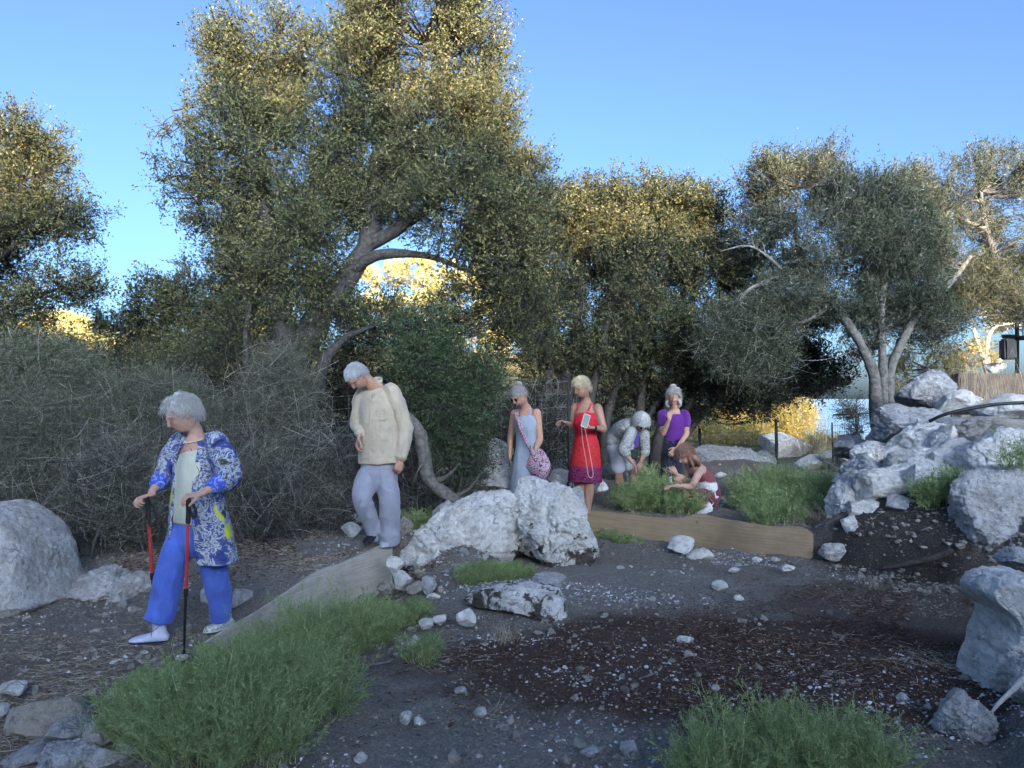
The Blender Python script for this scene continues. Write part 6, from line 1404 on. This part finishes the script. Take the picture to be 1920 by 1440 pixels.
# ------------------------------------------------------------------ 3. woman in the long grey dress
def woman_grey():
    f = nrm((-.50, -.87, 0)); r = np.cross(f, UP); vx = .005; Y = 8.7
    e = empty('person', pt(988, 968, Y), 'woman in a long pale grey sleeveless dress with sunglasses and a floral shoulder bag', 'person', 'people looking at the ground')
    hc = pt(974, 742, 8.62); hf = nrm((-.62, -.50, -.55)); hu = nrm((-.35, -.25, .9))
    neck = pt(987, 765, 8.75); sR, sL = pt(965, 776, 8.82), pt(1006, 775, 8.66)
    eR, wR = pt(957, 822, 8.86), pt(956, 856, 8.80); eL, wL = pt(1012, 822, 8.62), pt(1001, 853, 8.50)
    hipR, kR, aR = pt(980, 868, 8.75), pt(978, 915, 8.72), pt(980, 955, 8.78); hipL, kL, aL = pt(998, 868, 8.68), pt(996, 915, 8.66), pt(998, 957, 8.7)
    body = head_parts(hc, hf, hu, .97) + [loft([mid(hipR, hipL), pt(988, 835, Y), pt(987, 805, Y), pt(987, 782, 8.74), neck], [(.13, .10), (.11, .09), (.125, .09), (.135, .085), (.055, .055)], r, 24),
        loft([neck - UP * .02, mid(neck, hc, .4), hc - hf * .03 - hu * .05], [.052, .047, .047], r, 16, 4),
        limb3(sR, eR, wR, (.050, .044, .036, .033, .022)), limb3(sL, eL, wL, (.052, .047, .038, .034, .022)), limb3(hipR, kR, aR, (.07, .06, .048, .046, .032)), limb3(hipL, kL, aL, (.07, .06, .048, .046, .032))]
    body += hand_parts(wR - UP * .01, (0, -.05, -1), (.9, 0, 0), 1, .3, .92) + hand_parts(wL - UP * .01, (-.35, -.1, -.93), (.3, .9, 0), -1, .35, .92)
    for a, g in ((aR, -1), (aL, 1)): body.append(loft([a - UP * .03, a + f * .10 - UP * .055, a + f * .17 - UP * .06], [(.035, .03), (.040, .022), (.028, .014)], r, 14, 3))
    fuse('body', body, vx, [SKIN_B], e, 2); face_bits(e, hc, hf, hu, .97, 'sun')
    bun = [ball(hc - hf * .05 * 1 + hu * .115, (.040, .040, .034), None, 3)]
    hair(e, hc, hf, hu, hairmat('grey_brown_hair', (.34, .31, .30), (.13, .12, .115)), .97, .013, -.35, .40, 9, 700, .04, rough=.002, sides=.0, extra=bun)
    dm = cloth('pale_grey_cotton', (.27, .30, .35), .08)
    fuse('dress', [loft([pt(987, 783, 8.72), pt(987, 797, 8.70), pt(988, 815, Y), pt(988, 840, Y), pt(989, 870, Y), pt(990, 905, Y), pt(991, 945, Y)], [(.125, .105), (.150, .130), (.132, .115), (.145, .12), (.19, .15), (.21, .17), (.235, .20)], r, 30, 4, False)], .006, [dm], e, 2, folds(.014, 9, 1.6, 31))
    for a in (sR, sL):
        q = spline([a * .55 + neck * .45 + f * .10 - UP * .10, a * .6 + neck * .4 + f * .03 + UP * .028, a * .6 + neck * .4 - f * .09 - UP * .05], 5); small('dress_strap', [loft(q, np.tile([[.016, .004]], (len(q), 1)), r, 8, 0)], dm, e)
    # bag, worn but a thing of its own
    fm = print_mat('pink_floral_print', [(.35, (.03, .025, .04)), (.44, (.55, .12, .22)), (.48, (.62, .52, .56)), (.53, (.03, .025, .04)), (.58, (.66, .58, .60)), (.62, (.42, .10, .18)), (.66, (.03, .03, .05))], 30, 1.5)
    bg_ = empty('shoulder_bag', pt(1009, 890, 8.5), 'black, pink and white floral shoulder bag hanging at the grey dress woman\'s hip', 'bag')
    fuse('bag_body', [loft([pt(1008, 846, 8.52), pt(1009, 860, 8.50), pt(1010, 876, 8.49), pt(1010, 888, 8.50)], [(.06, .03), (.12, .055), (.150, .065), (.11, .05)], r, 24)], .006, [fm], bg_, 2, folds(.008, 9, 9, 3))
    q = spline([pt(1000, 852, 8.46), pt(984, 822, 8.50), pt(976, 803, 8.52), pt(971, 785, 8.56), pt(969, 772, 8.66), pt(976, 767, 8.85)], 6)
    small('bag_strap', [loft(q, np.tile([[.024, .004]], (len(q), 1)), r, 8, 0)], fm, bg_)
woman_grey()

# ------------------------------------------------------------------ 4. woman in the red dress
def woman_red():
    f = nrm((-.45, -.89, 0)); r = np.cross(f, UP); Y = 8.9
    e = empty('person', pt(1096, 965, Y), 'short haired blonde woman in a red strappy dress with a purple hem looking left', 'person', 'people looking at the ground')
    hc = pt(1091, 727, 8.84); hf = nrm((-.72, -.50, -.36)); hu = nrm((-.22, -.12, .97))
    neck = pt(1099, 751, 8.95); sR, sL = pt(1079, 764, 9.02), pt(1121, 766, 8.84)
    eR, wR = pt(1073, 799, 9.0), pt(1061, 792, 8.80); eL, wL = pt(1131, 804, 8.78), pt(1113, 802, 8.60)
    hipR, kR, aR = pt(1090, 852, 8.95), pt(1088, 908, 8.90), pt(1089, 952, 8.95); hipL, kL, aL = pt(1107, 852, 8.88), pt(1105, 908, 8.86), pt(1102, 953, 8.9)
    body = head_parts(hc, hf, hu, .98) + [loft([mid(hipR, hipL), pt(1098, 820, Y), pt(1099, 795, Y), pt(1099, 774, 8.92), neck], [(.13, .10), (.11, .09), (.125, .095), (.145, .09), (.055, .055)], r, 24),
        loft([neck - UP * .02, mid(neck, hc, .4) - f * .015, hc - hf * .03 - hu * .05], [.052, .048, .048], r, 16, 4),
        limb3(sR, eR, wR, (.05, .044, .036, .032, .021)), limb3(sL, eL, wL, (.055, .050, .042, .035, .023)), limb3(hipR, kR, aR, (.08, .07, .054, .052, .034)), limb3(hipL, kL, aL, (.08, .07, .056, .056, .036))]
    body += hand_parts(wR, (-.85, -.35, .15), (0, -.3, -1), -1, .55, .92) + hand_parts(wL, (-.85, -.45, .05), (0, -.3, .95), 1, .5, .92)
    for a in (aR, aL): body.append(loft([a - UP * .03, a + f * .10 - UP * .055, a + f * .17 - UP * .06], [(.036, .03), (.042, .022), (.03, .014)], r, 14, 3))
    fuse('body', body, .005, [SKIN_C], e, 2); face_bits(e, hc, hf, hu, .98, 'clear', brow=(.4, .3, .2))
    hair(e, hc, hf, hu, hairmat('blonde_hair', (.66, .57, .38), (.32, .25, .15)), .98, .020, -.40, .40, 13, 1200, .05, rough=.005, sides=-.02, sr=.0015)
    m, t, b = newmat('red_dress_print'); v = coords(t); sp_ = N(t, 'ShaderNodeSeparateXYZ'); L(t, v, sp_.inputs[0])
    zh, z2 = pt(1099, 905, Y)[2] - float(e.location[2]), pt(1099, 872, Y)[2] - float(e.location[2])
    n = noise(t, v, 26, 3, .6, 1.5); n2 = noise(t, v, 40, 3, .6)
    h = N(t, 'ShaderNodeMapRange'); L(t, mth(t, 'ADD', sp_.outputs[2], mth(t, 'MULTIPLY', n2, .08)), h.inputs[0])
    z_top = pt(1099, 830, Y)[2]; z_mid = pt(1099, 868, Y)[2]
    h.inputs[1].default_value = 0; h.inputs[2].default_value = 1
    redp = ramp(t, n, [(.40, (.46, .016, .022)), (.50, (.56, .035, .025)), (.60, (.26, .008, .02))]).outputs[0]
    pur = ramp(t, n, [(.40, (.05, .004, .03)), (.50, (.20, .012, .06)), (.56, (.20, .05, .14)), (.62, (.04, .003, .025))]).outputs[0]
    zz = mth(t, 'ADD', sp_.outputs[2], mth(t, 'MULTIPLY', n2, .10)); k = N(t, 'ShaderNodeMapRange'); L(t, zz, k.inputs[0])
    k.inputs[1].default_value = 1; k.inputs[2].default_value = 0
    base_z = float(e.location[2]); k.inputs[1].default_value = z_mid - .00 + .05; k.inputs[2].default_value = z_mid - .06 + .05; k.inputs[3].default_value = 0; k.inputs[4].default_value = 1
    kk = N(t, 'ShaderNodeMapRange'); L(t, sp_.outputs[2], kk.inputs[0]); kk.inputs[1].default_value = z_top; kk.inputs[2].default_value = z_top + .05
    c = mixc(t, kk.outputs[0], redp, (.50, .016, .030)); c = mixc(t, k.outputs[0], c, pur)
    L(t, c, b.inputs['Base Color']); b.inputs['Roughness'].default_value = .7; b.inputs['Specular IOR Level'].default_value = .25
    bod = simple('red_fabric', (.66, .028, .042), .7, .08, 40, .1)
    fuse('dress', [loft([pt(1099, 778, 8.90), pt(1099, 792, 8.88), pt(1099, 812, Y), pt(1099, 835, Y), pt(1098, 868, Y), pt(1097, 902, Y)], [(.120, .110), (.150, .135), (.130, .118), (.158, .13), (.185, .155), (.205, .17)], r, 30, 4, False)], .0055, [m], e, 2, folds(.012, 10, 2, 41))
    for a in (sR, sL):
        q = spline([a * .5 + neck * .5 + f * .115 - UP * .075, a * .6 + neck * .4 + f * .03 + UP * .026, a * .55 + neck * .45 - f * .09 - UP * .05], 5); small('dress_strap', [loft(q, np.tile([[.009, .003]], (len(q), 1)), r, 8, 0)], bod, e)
    small('watch', [loft([mid(wL, eL, .06), mid(wL, eL, .16)], [.029, .029], anyside(wL - eL), 14, 2)], simple('watch_black', (.015, .015, .018), .4, .1, 10, 0), e)
    ph = empty('mobile_phone', pt(1098, 798, 8.50), 'mobile phone in a pale case held in the red dress woman\'s hand', 'phone')
    case = simple('phone_case', (.62, .60, .56), .5, .1, 30, 0); scr = simple('phone_screen', (.14, .16, .13), .2, .1, 10, 0, spec=.6)
    fr = frame((.25, -.93, .25), (.3, .25, .9)); 
    def slab(c, s_, bev=.004):
        b_ = bmesh.new(); bmesh.ops.create_cube(b_, size=1)
        for v_ in b_.verts: v_.co = Vector((v_.co.x * s_[0], v_.co.y * s_[1], v_.co.z * s_[2]))
        bmesh.ops.bevel(b_, geom=b_.edges[:], offset=bev, segments=2, affect='EDGES')
        me = bpy.data.meshes.new('slab'); b_.to_mesh(me); b_.free(); n_ = len(me.vertices); co = np.empty(n_ * 3, np.float32); me.vertices.foreach_get('co', co)
        me.vertices.foreach_set('co', (co.reshape(-1, 3) @ fr + c).astype(np.float32).ravel()); return me
    me = slab(pt(1098, 789, 8.50), (.078, .011, .155)); me.materials.append(case); link('case', me, ph)
    me = slab(pt(1098, 789, 8.50) + fr[1] * .0065, (.068, .003, .142), .001); me.materials.append(scr); link('screen', me, ph)
    V, Fs = tube(spline([pt(1090, 797, 8.50), pt(1093, 830, 8.60), pt(1100, 870, 8.64), pt(1103, 890, 8.66), pt(1108, 896, 8.66), pt(1112, 888, 8.66), pt(1106, 850, 8.63), pt(1096, 800, 8.51)], 8), .0035, 6)
    small('lanyard', [(V, Fs)], simple('pink_cord', (.72, .40, .36), .6, .1, 10, 0), ph)
woman_red()

# ------------------------------------------------------------------ 5. bending woman
def woman_bending():
    f = nrm((.75, -.66, 0)); r = np.cross(f, UP); Y = 9.95
    e = empty('person', pt(1172, 940, Y), 'white haired woman in a pale patterned shirt and white shorts bending down to the plants', 'person', 'people looking at the ground')
    hc = pt(1202, 793, 9.62); hf = nrm((.20, -.70, -.68)); hu = nrm((.15, -.55, .82))
    hips = pt(1158, 834, 10.02); neck = pt(1194, 802, 9.72); sN, sF = pt(1184, 810, 9.62), pt(1207, 816, 9.86)
    eN, wN = pt(1169, 843, 9.58), pt(1185, 867, 9.52); eF, wF = pt(1210, 846, 9.84), pt(1202, 866, 9.72)
    hipN, kN, aN = pt(1154, 842, 9.95), pt(1160, 886, 9.90), pt(1163, 928, 9.98); hipF, kF, aF = pt(1166, 842, 10.08), pt(1185, 884, 9.98), pt(1188, 926, 10.06)
    tl = loft([hips, pt(1164, 814, 9.98), pt(1178, 804, 9.86), pt(1189, 803, 9.75), neck], [(.13, .10), (.12, .10), (.14, .10), (.135, .09), (.06, .055)], r, 24)
    body = head_parts(hc, hf, hu, .98) + [tl, loft([neck, mid(neck, hc, .5), hc - hf * .03 - hu * .04], [.052, .048, .048], r, 16, 4),
        limb3(sN, eN, wN, (.048, .042, .036, .032, .021)), limb3(sF, eF, wF, (.048, .042, .036, .032, .021)), limb3(hipN, kN, aN, (.08, .068, .054, .054, .036)), limb3(hipF, kF, aF, (.08, .068, .054, .054, .036))]
    body += hand_parts(wN, (.55, -.1, -.8), (-.5, .2, -.5), 1, .3, .92) + hand_parts(wF, (-.4, -.3, -.8), (0, .8, -.3), 1, .4, .92)
    for a in (aN, aF): body.append(loft([a - UP * .03, a + f * .10 - UP * .055, a + f * .17 - UP * .06], [(.036, .03), (.042, .022), (.03, .014)], r, 14, 3))
    fuse('body', body, .0055, [SKIN_C], e, 2); face_bits(e, hc, hf, hu, .98, 'sun')
    hair(e, hc, hf, hu, hairmat('white_bob', (.60, .60, .58), (.27, .27, .27)), .98, .030, -.45, .22, 17, 1000, .055, rough=.006, sides=-.30, sr=.0016)
    pm = print_mat('pale_grey_print', [(.35, (.15, .155, .15)), (.45, (.28, .285, .265)), (.52, (.42, .42, .39)), (.60, (.20, .21, .205)), (.68, (.36, .36, .34))], 26, 2)
    fuse('shirt', [loft([pt(1157, 826, 10.02), pt(1164, 812, 9.98), pt(1177, 803, 9.86), pt(1188, 803, 9.76), mid(neck, pt(1188, 803, 9.76), .5)], [(.165, .135), (.16, .14), (.175, .13), (.16, .11), (.09, .075)], r, 26),
        loft([sN, mid(sN, eN), eN, mid(eN, wN, .30)], [.078, .076, .070, .062], anyside(eN - sN), 18), loft([sF, mid(sF, eF), eF, mid(eF, wF, .15)], [.074, .070, .065, .058], anyside(eF - sF), 18),
        loft([pt(1178, 815, 9.80), pt(1178, 835, 9.78), pt(1176, 850, 9.78)], [(.06, .10), (.05, .09), (.04, .07)], r, 16), loft([pt(1200, 818, 9.92), pt(1202, 838, 9.92), pt(1200, 852, 9.92)], [(.05, .04), (.045, .03), (.03, .02)], r, 16)], .006, [pm], e, 2, folds(.010, 9, 6, 51))
    fuse('undershirt', [loft([pt(1190, 812, 9.72), pt(1190, 832, 9.78)], [(.075, .05), (.06, .05)], r, 16, 3)], .006, [cloth('violet_cotton', (.09, .05, .28))], e, 1)
    wm = cloth('white_shorts_cotton', (.42, .42, .44), .06)
    fuse('shorts', [loft([pt(1157, 828, 10.02), pt(1157, 842, 10.02)], [(.155, .125), (.155, .13)], r, 22, 3), loft([hipN, mid(hipN, kN), mid(hipN, kN, .80)], [.098, .094, .092], r, 20, 3), loft([hipF, mid(hipF, kF), mid(hipF, kF, .72)], [.098, .092, .090], r, 20, 3)], .006, [wm], e, 2, folds(.010, 9, 3, 53))
    pb = empty('camera_pouch', pt(1185, 850, 9.70), 'small dark pouch hanging below the bending woman\'s shirt', 'pouch')
    fuse('pouch_body', [loft([pt(1186, 846, 9.68), pt(1187, 858, 9.68)], [(.055, .02), (.055, .02)], r, 14, 3)], .005, [simple('dark_green_pouch', (.02, .035, .032), .6, .1, 30, 0)], pb, 1)
    V, Fs = tube(spline([pt(1180, 846, 9.68), pt(1181, 820, 9.60), pt(1192, 800, 9.68)], 6), .004, 6); small('pouch_strap', [(V, Fs)], simple('pouch_cord', (.02, .02, .03), .6, .1, 30, 0), pb)
woman_bending()

# ------------------------------------------------------------------ 6. woman in the purple shirt
def woman_purple():
    f = nrm((-.12, -.99, 0)); r = np.cross(f, UP); Y = 10.9
    e = empty('person', pt(1262, 921, Y), 'woman with curly grey hair and a purple shirt holding her hand to her mouth', 'person', 'people looking at the ground')
    hc = pt(1263, 744, 10.82); hf = nrm((-.22, -.90, -.30)); hu = nrm((0, -.25, .97))
    neck = pt(1266, 768, 10.92); sR, sL = pt(1242, 778, 10.92), pt(1284, 778, 10.88)
    eR, wR = pt(1243, 813, 10.76), pt(1255, 786, 10.62); eL, wL = pt(1287, 813, 10.82), pt(1270, 840, 10.62)
    hipR, kR, aR = pt(1252, 850, Y), pt(1250, 888, 10.86), pt(1250, 915, Y + .02); hipL, kL, aL = pt(1272, 850, Y), pt(1268, 888, 10.84), pt(1268, 915, Y)
    body = head_parts(hc, hf, hu, 1.0) + [loft([mid(hipR, hipL), pt(1264, 825, Y), pt(1264, 800, Y), pt(1265, 783, Y), neck], [(.14, .10), (.12, .095), (.135, .10), (.15, .09), (.058, .055)], r, 24),
        loft([neck - UP * .02, mid(neck, hc, .4), hc - hf * .03 - hu * .05], [.052, .048, .048], r, 16, 4),
        limb3(sR, eR, wR, (.052, .046, .040, .036, .024)), limb3(sL, eL, wL, (.052, .046, .040, .036, .024)), limb3(hipR, kR, aR, (.08, .066, .05, .05, .036)), limb3(hipL, kL, aL, (.08, .066, .05, .05, .036))]
    body += hand_parts(wR, (.12, .25, .95), (.2, .9, .1), 1, .75, .98) + hand_parts(wL, (-.72, -.2, -.62), (-.2, .9, -.3), -1, .15, 1.02, 1.8)
    for a in (aR, aL): body.append(loft([a - UP * .03, a + f * .10 - UP * .045, a + f * .17 - UP * .05], [(.036, .03), (.042, .022), (.03, .014)], r, 14, 3))
    fuse('body', body, .0055, [SKIN_B], e, 2); face_bits(e, hc, hf, hu, 1.0, None)
    fr = frame(hf, hu); at = lambda x, y, z: hc + np.array((x, y, z)) @ fr; rng = np.random.default_rng(4); ex = [ball(at(.015, -.05, .135), (.05, .05, .04), None, 3)]
    for sx in (-1, 1):
        for k in range(5):
            p0 = at(sx * .082, -.01 - .02 * k, -.01); q = [p0 + np.array((sx * .018 * math.sin(j * 1.7 + k), .01 * math.cos(j * 1.9 + k), -.035 * j)) for j in range(5)]
            ex.append(loft(q, [.020, .022, .020, .016, .008], r, 10, 3))
    hair(e, hc, hf, hu, hairmat('curly_grey_hair', (.42, .40, .37), (.18, .17, .155)), 1.0, .018, -.6, .56, 19, 1400, .06, rough=.014, sides=.05, sr=.0018, extra=ex)
    pu = cloth('purple_jersey', (.095, .020, .17), .1)
    fuse('shirt', [loft([pt(1264, 836, Y), pt(1264, 815, Y), pt(1264, 795, Y), pt(1265, 782, Y), pt(1265, 776, Y)], [(.155, .125), (.145, .12), (.168, .135), (.165, .11), (.12, .085)], r, 26, 4, False),
        loft([mid(sR, neck, .15), sR - UP * .01, mid(sR, eR, .48)], [.066, .074, .070], anyside(eR - sR), 18), loft([mid(sL, neck, .15), sL - UP * .01, mid(sL, eL, .48)], [.066, .074, .070], anyside(eL - sL), 18)], .006, [pu], e, 2, folds(.008, 9, 6, 61))
    bk = cloth('black_trousers_cotton', (.018, .02, .032), .1)
    fuse('trousers', [loft([pt(1264, 828, Y), pt(1263, 846, Y), pt(1262, 858, Y)], [(.150, .12), (.168, .135), (.15, .12)], r, 24, 3), loft([hipR, kR, aR - UP * .0], [.098, .082, .075], r, 20, 4), loft([hipL, kL, aL], [.098, .082, .075], r, 20, 4)], .006, [bk], e, 2, folds(.009, 9, 2, 63))
woman_purple()

# ------------------------------------------------------------------ 7. crouching woman
def woman_crouching():
    f = nrm((-.88, -.47, 0)); r = np.cross(f, UP); Y = 9.3
    e = empty('person', pt(1318, 957, Y), 'crouching woman with long reddish hair in a maroon and white top reaching into the plants', 'person', 'people looking at the ground')
    hc = pt(1285, 853, 9.16); hf = nrm((-.72, -.35, -.58)); hu = nrm((-.45, -.15, .85))
    hips = pt(1325, 931, 9.36); neck = pt(1302, 869, 9.26); sN, sF = pt(1312, 884, 9.12), pt(1290, 880, 9.42)
    eN, wN = pt(1297, 912, 8.98), pt(1266, 911, 8.86); eF, wF = pt(1282, 905, 9.36), pt(1268, 888, 9.24)
    hipN, kN, aN = pt(1325, 934, 9.26), pt(1284, 928, 9.04), pt(1322, 950, 9.12); hipF, kF, aF = pt(1322, 932, 9.44), pt(1272, 897, 9.26), pt(1284, 944, 9.34)
    body = head_parts(hc, hf, hu, .98) + [loft([hips, pt(1322, 912, 9.34), pt(1314, 892, 9.30), pt(1306, 878, 9.27), neck], [(.14, .11), (.12, .095), (.13, .095), (.13, .085), (.055, .055)], r, 24),
        loft([neck, mid(neck, hc, .45), hc - hf * .03 - hu * .05], [.05, .046, .046], r, 16, 4),
        limb3(sN, eN, wN, (.050, .044, .036, .032, .021)), limb3(sF, eF, wF, (.048, .042, .036, .032, .021)), limb3(hipN, kN, aN, (.085, .078, .060, .056, .036)), limb3(hipF, kF, aF, (.085, .075, .058, .055, .036))]
    body += hand_parts(wN, (-.92, -.3, -.05), (.05, .1, -1), -1, .35, .92) + hand_parts(wF, (-.5, -.3, .65), (-.2, .6, .2), 1, .8, .90)
    fuse('body', body, .005, [SKIN_A], e, 2); face_bits(e, hc, hf, hu, .98, None, closed=True, brow=(.25, .13, .08))
    fr = frame(hf, hu); at = lambda x, y, z: hc + np.array((x, y, z)) @ fr
    ex = [loft([at(.06, -.05, .02), pt(1302, 858, 9.10), pt(1310, 868, 9.12), pt(1312, 876, 9.22)], [.045, .034, .026, .010], r, 14, 4), loft([at(-.02, -.085, .0), pt(1306, 862, 9.2), pt(1314, 874, 9.28)], [.05, .038, .014], r, 14, 4), loft([at(.078, .01, -.01), at(.082, .02, -.09), at(.07, .03, -.15)], [.022, .016, .006], r, 12, 4), loft([at(-.078, .02, -.01), at(-.082, .03, -.10), at(-.07, .04, -.18)], [.022, .018, .006], r, 12, 4)]
    hair(e, hc, hf, hu, hairmat('reddish_hair', (.36, .20, .13), (.14, .065, .04)), .98, .018, -.6, .42, 23, 1100, .08, rough=.004, sides=-.3, sr=.0014, extra=ex, part=.2)
    m, t, b = newmat('maroon_white_top'); v = coords(t, 'Object'); sp_ = N(t, 'ShaderNodeSeparateXYZ'); L(t, v, sp_.inputs[0]); z0 = pt(1320, 903, 9.3)[2]
    zz = mth(t, 'ADD', sp_.outputs[2], mth(t, 'MULTIPLY', noise(t, v, 12, 3), .06)); k = N(t, 'ShaderNodeMapRange'); L(t, zz, k.inputs[0]); k.inputs[1].default_value = z0 + .04; k.inputs[2].default_value = z0 + .022; k.inputs[3].default_value = 0; k.inputs[4].default_value = 1
    L(t, mixc(t, k.outputs[0], (.20, .055, .060), (.66, .65, .66)), b.inputs['Base Color']); b.inputs['Roughness'].default_value = .8
    fuse('top', [loft([pt(1327, 928, 9.36), pt(1325, 912, 9.34), pt(1316, 893, 9.31), pt(1308, 880, 9.28), pt(1304, 874, 9.27)], [(.155, .125), (.14, .115), (.145, .11), (.13, .095), (.09, .07)], r, 26, 4)], .0055, [m], e, 2, folds(.009, 9, 7, 71))
    bm = cloth('burgundy_cotton', (.16, .035, .055), .1)
    fuse('shorts', [loft([pt(1329, 922, 9.36), pt(1328, 936, 9.36)], [(.155, .13), (.15, .13)], r, 22, 3), loft([hipN, mid(hipN, kN, .35), mid(hipN, kN, .82)], [.112, .105, .096], UP, 20, 4), loft([hipF, mid(hipF, kF, .45)], [.108, .098], UP, 20, 3)], .0055, [bm], e, 2, folds(.008, 9, 6, 73))
    q = spline([pt(1339, 915, 9.22), pt(1341, 932, 9.20), pt(1334, 948, 9.18)], 5); small('side_stripe', [loft(q, np.tile([[.008, .008]], (len(q), 1)), r, 8, 0)], simple('stripe_white', (.65, .65, .66), .8, .1, 30, 0), e)
    sw = simple('sandal_white', (.62, .62, .60), .6, .1, 30, 0)
    shoe(e, pt(1334, 958, 9.14), pt(1308, 966, 8.96), sw, sw, .042, .05, 'sandal'); shoe(e, pt(1290, 952, 9.42), pt(1270, 957, 9.28), sw, sw, .042, .05, 'sandal')
    bt = empty('bottle', pt(1257, 903, 9.2), 'small silver bottle between the crouching woman and the purple shirt woman\'s legs', 'bottle'); bt.location = tuple(pt(1257, 906, 9.18))
    small('bottle_body', [loft([pt(1257, 906, 9.18), pt(1257, 896, 9.18)], [.022, .022], r, 14, 2)], simple('silver_metal', (.55, .56, .58), .3, .1, 10, 0, spec=.8), bt); small('bottle_cap', [loft([pt(1257, 895, 9.18), pt(1257, 890, 9.18)], [.014, .012], r, 12, 2)], simple('cap_black', (.03, .03, .03), .5, .1, 10, 0), bt)
woman_crouching()

# ------------------------------------------------------------------ haze
def haze(dens):
    m = bpy.data.materials.new('haze'); m.use_nodes = True; t = m.node_tree; t.nodes.clear()
    o = t.nodes.new('ShaderNodeOutputMaterial'); v = t.nodes.new('ShaderNodeVolumePrincipled')
    v.inputs['Color'].default_value = (.86, .92, 1, 1); v.inputs['Density'].default_value = dens; v.inputs['Anisotropy'].default_value = .0
    t.links.new(v.outputs[0], o.inputs['Volume'])
    x0, x1, y0, y1, z0, z1 = -950, 950, -150, 1000, -320, 60
    V = np.array([(x, y, z) for x in (x0, x1) for y in (y0, y1) for z in (z0, z1)], float)
    Fq = np.array([(0, 1, 3, 2), (4, 6, 7, 5), (0, 4, 5, 1), (2, 3, 7, 6), (0, 2, 6, 4), (1, 5, 7, 3)])
    tag(link('haze', mesh_np('haze', V, Fq, [m], False)), 'thin bluish evening haze', None, None, 'stuff')
#haze(.008)
print('LEAVES', NL, 'FACES', sum(len(m_.polygons) for m_ in bpy.data.meshes))
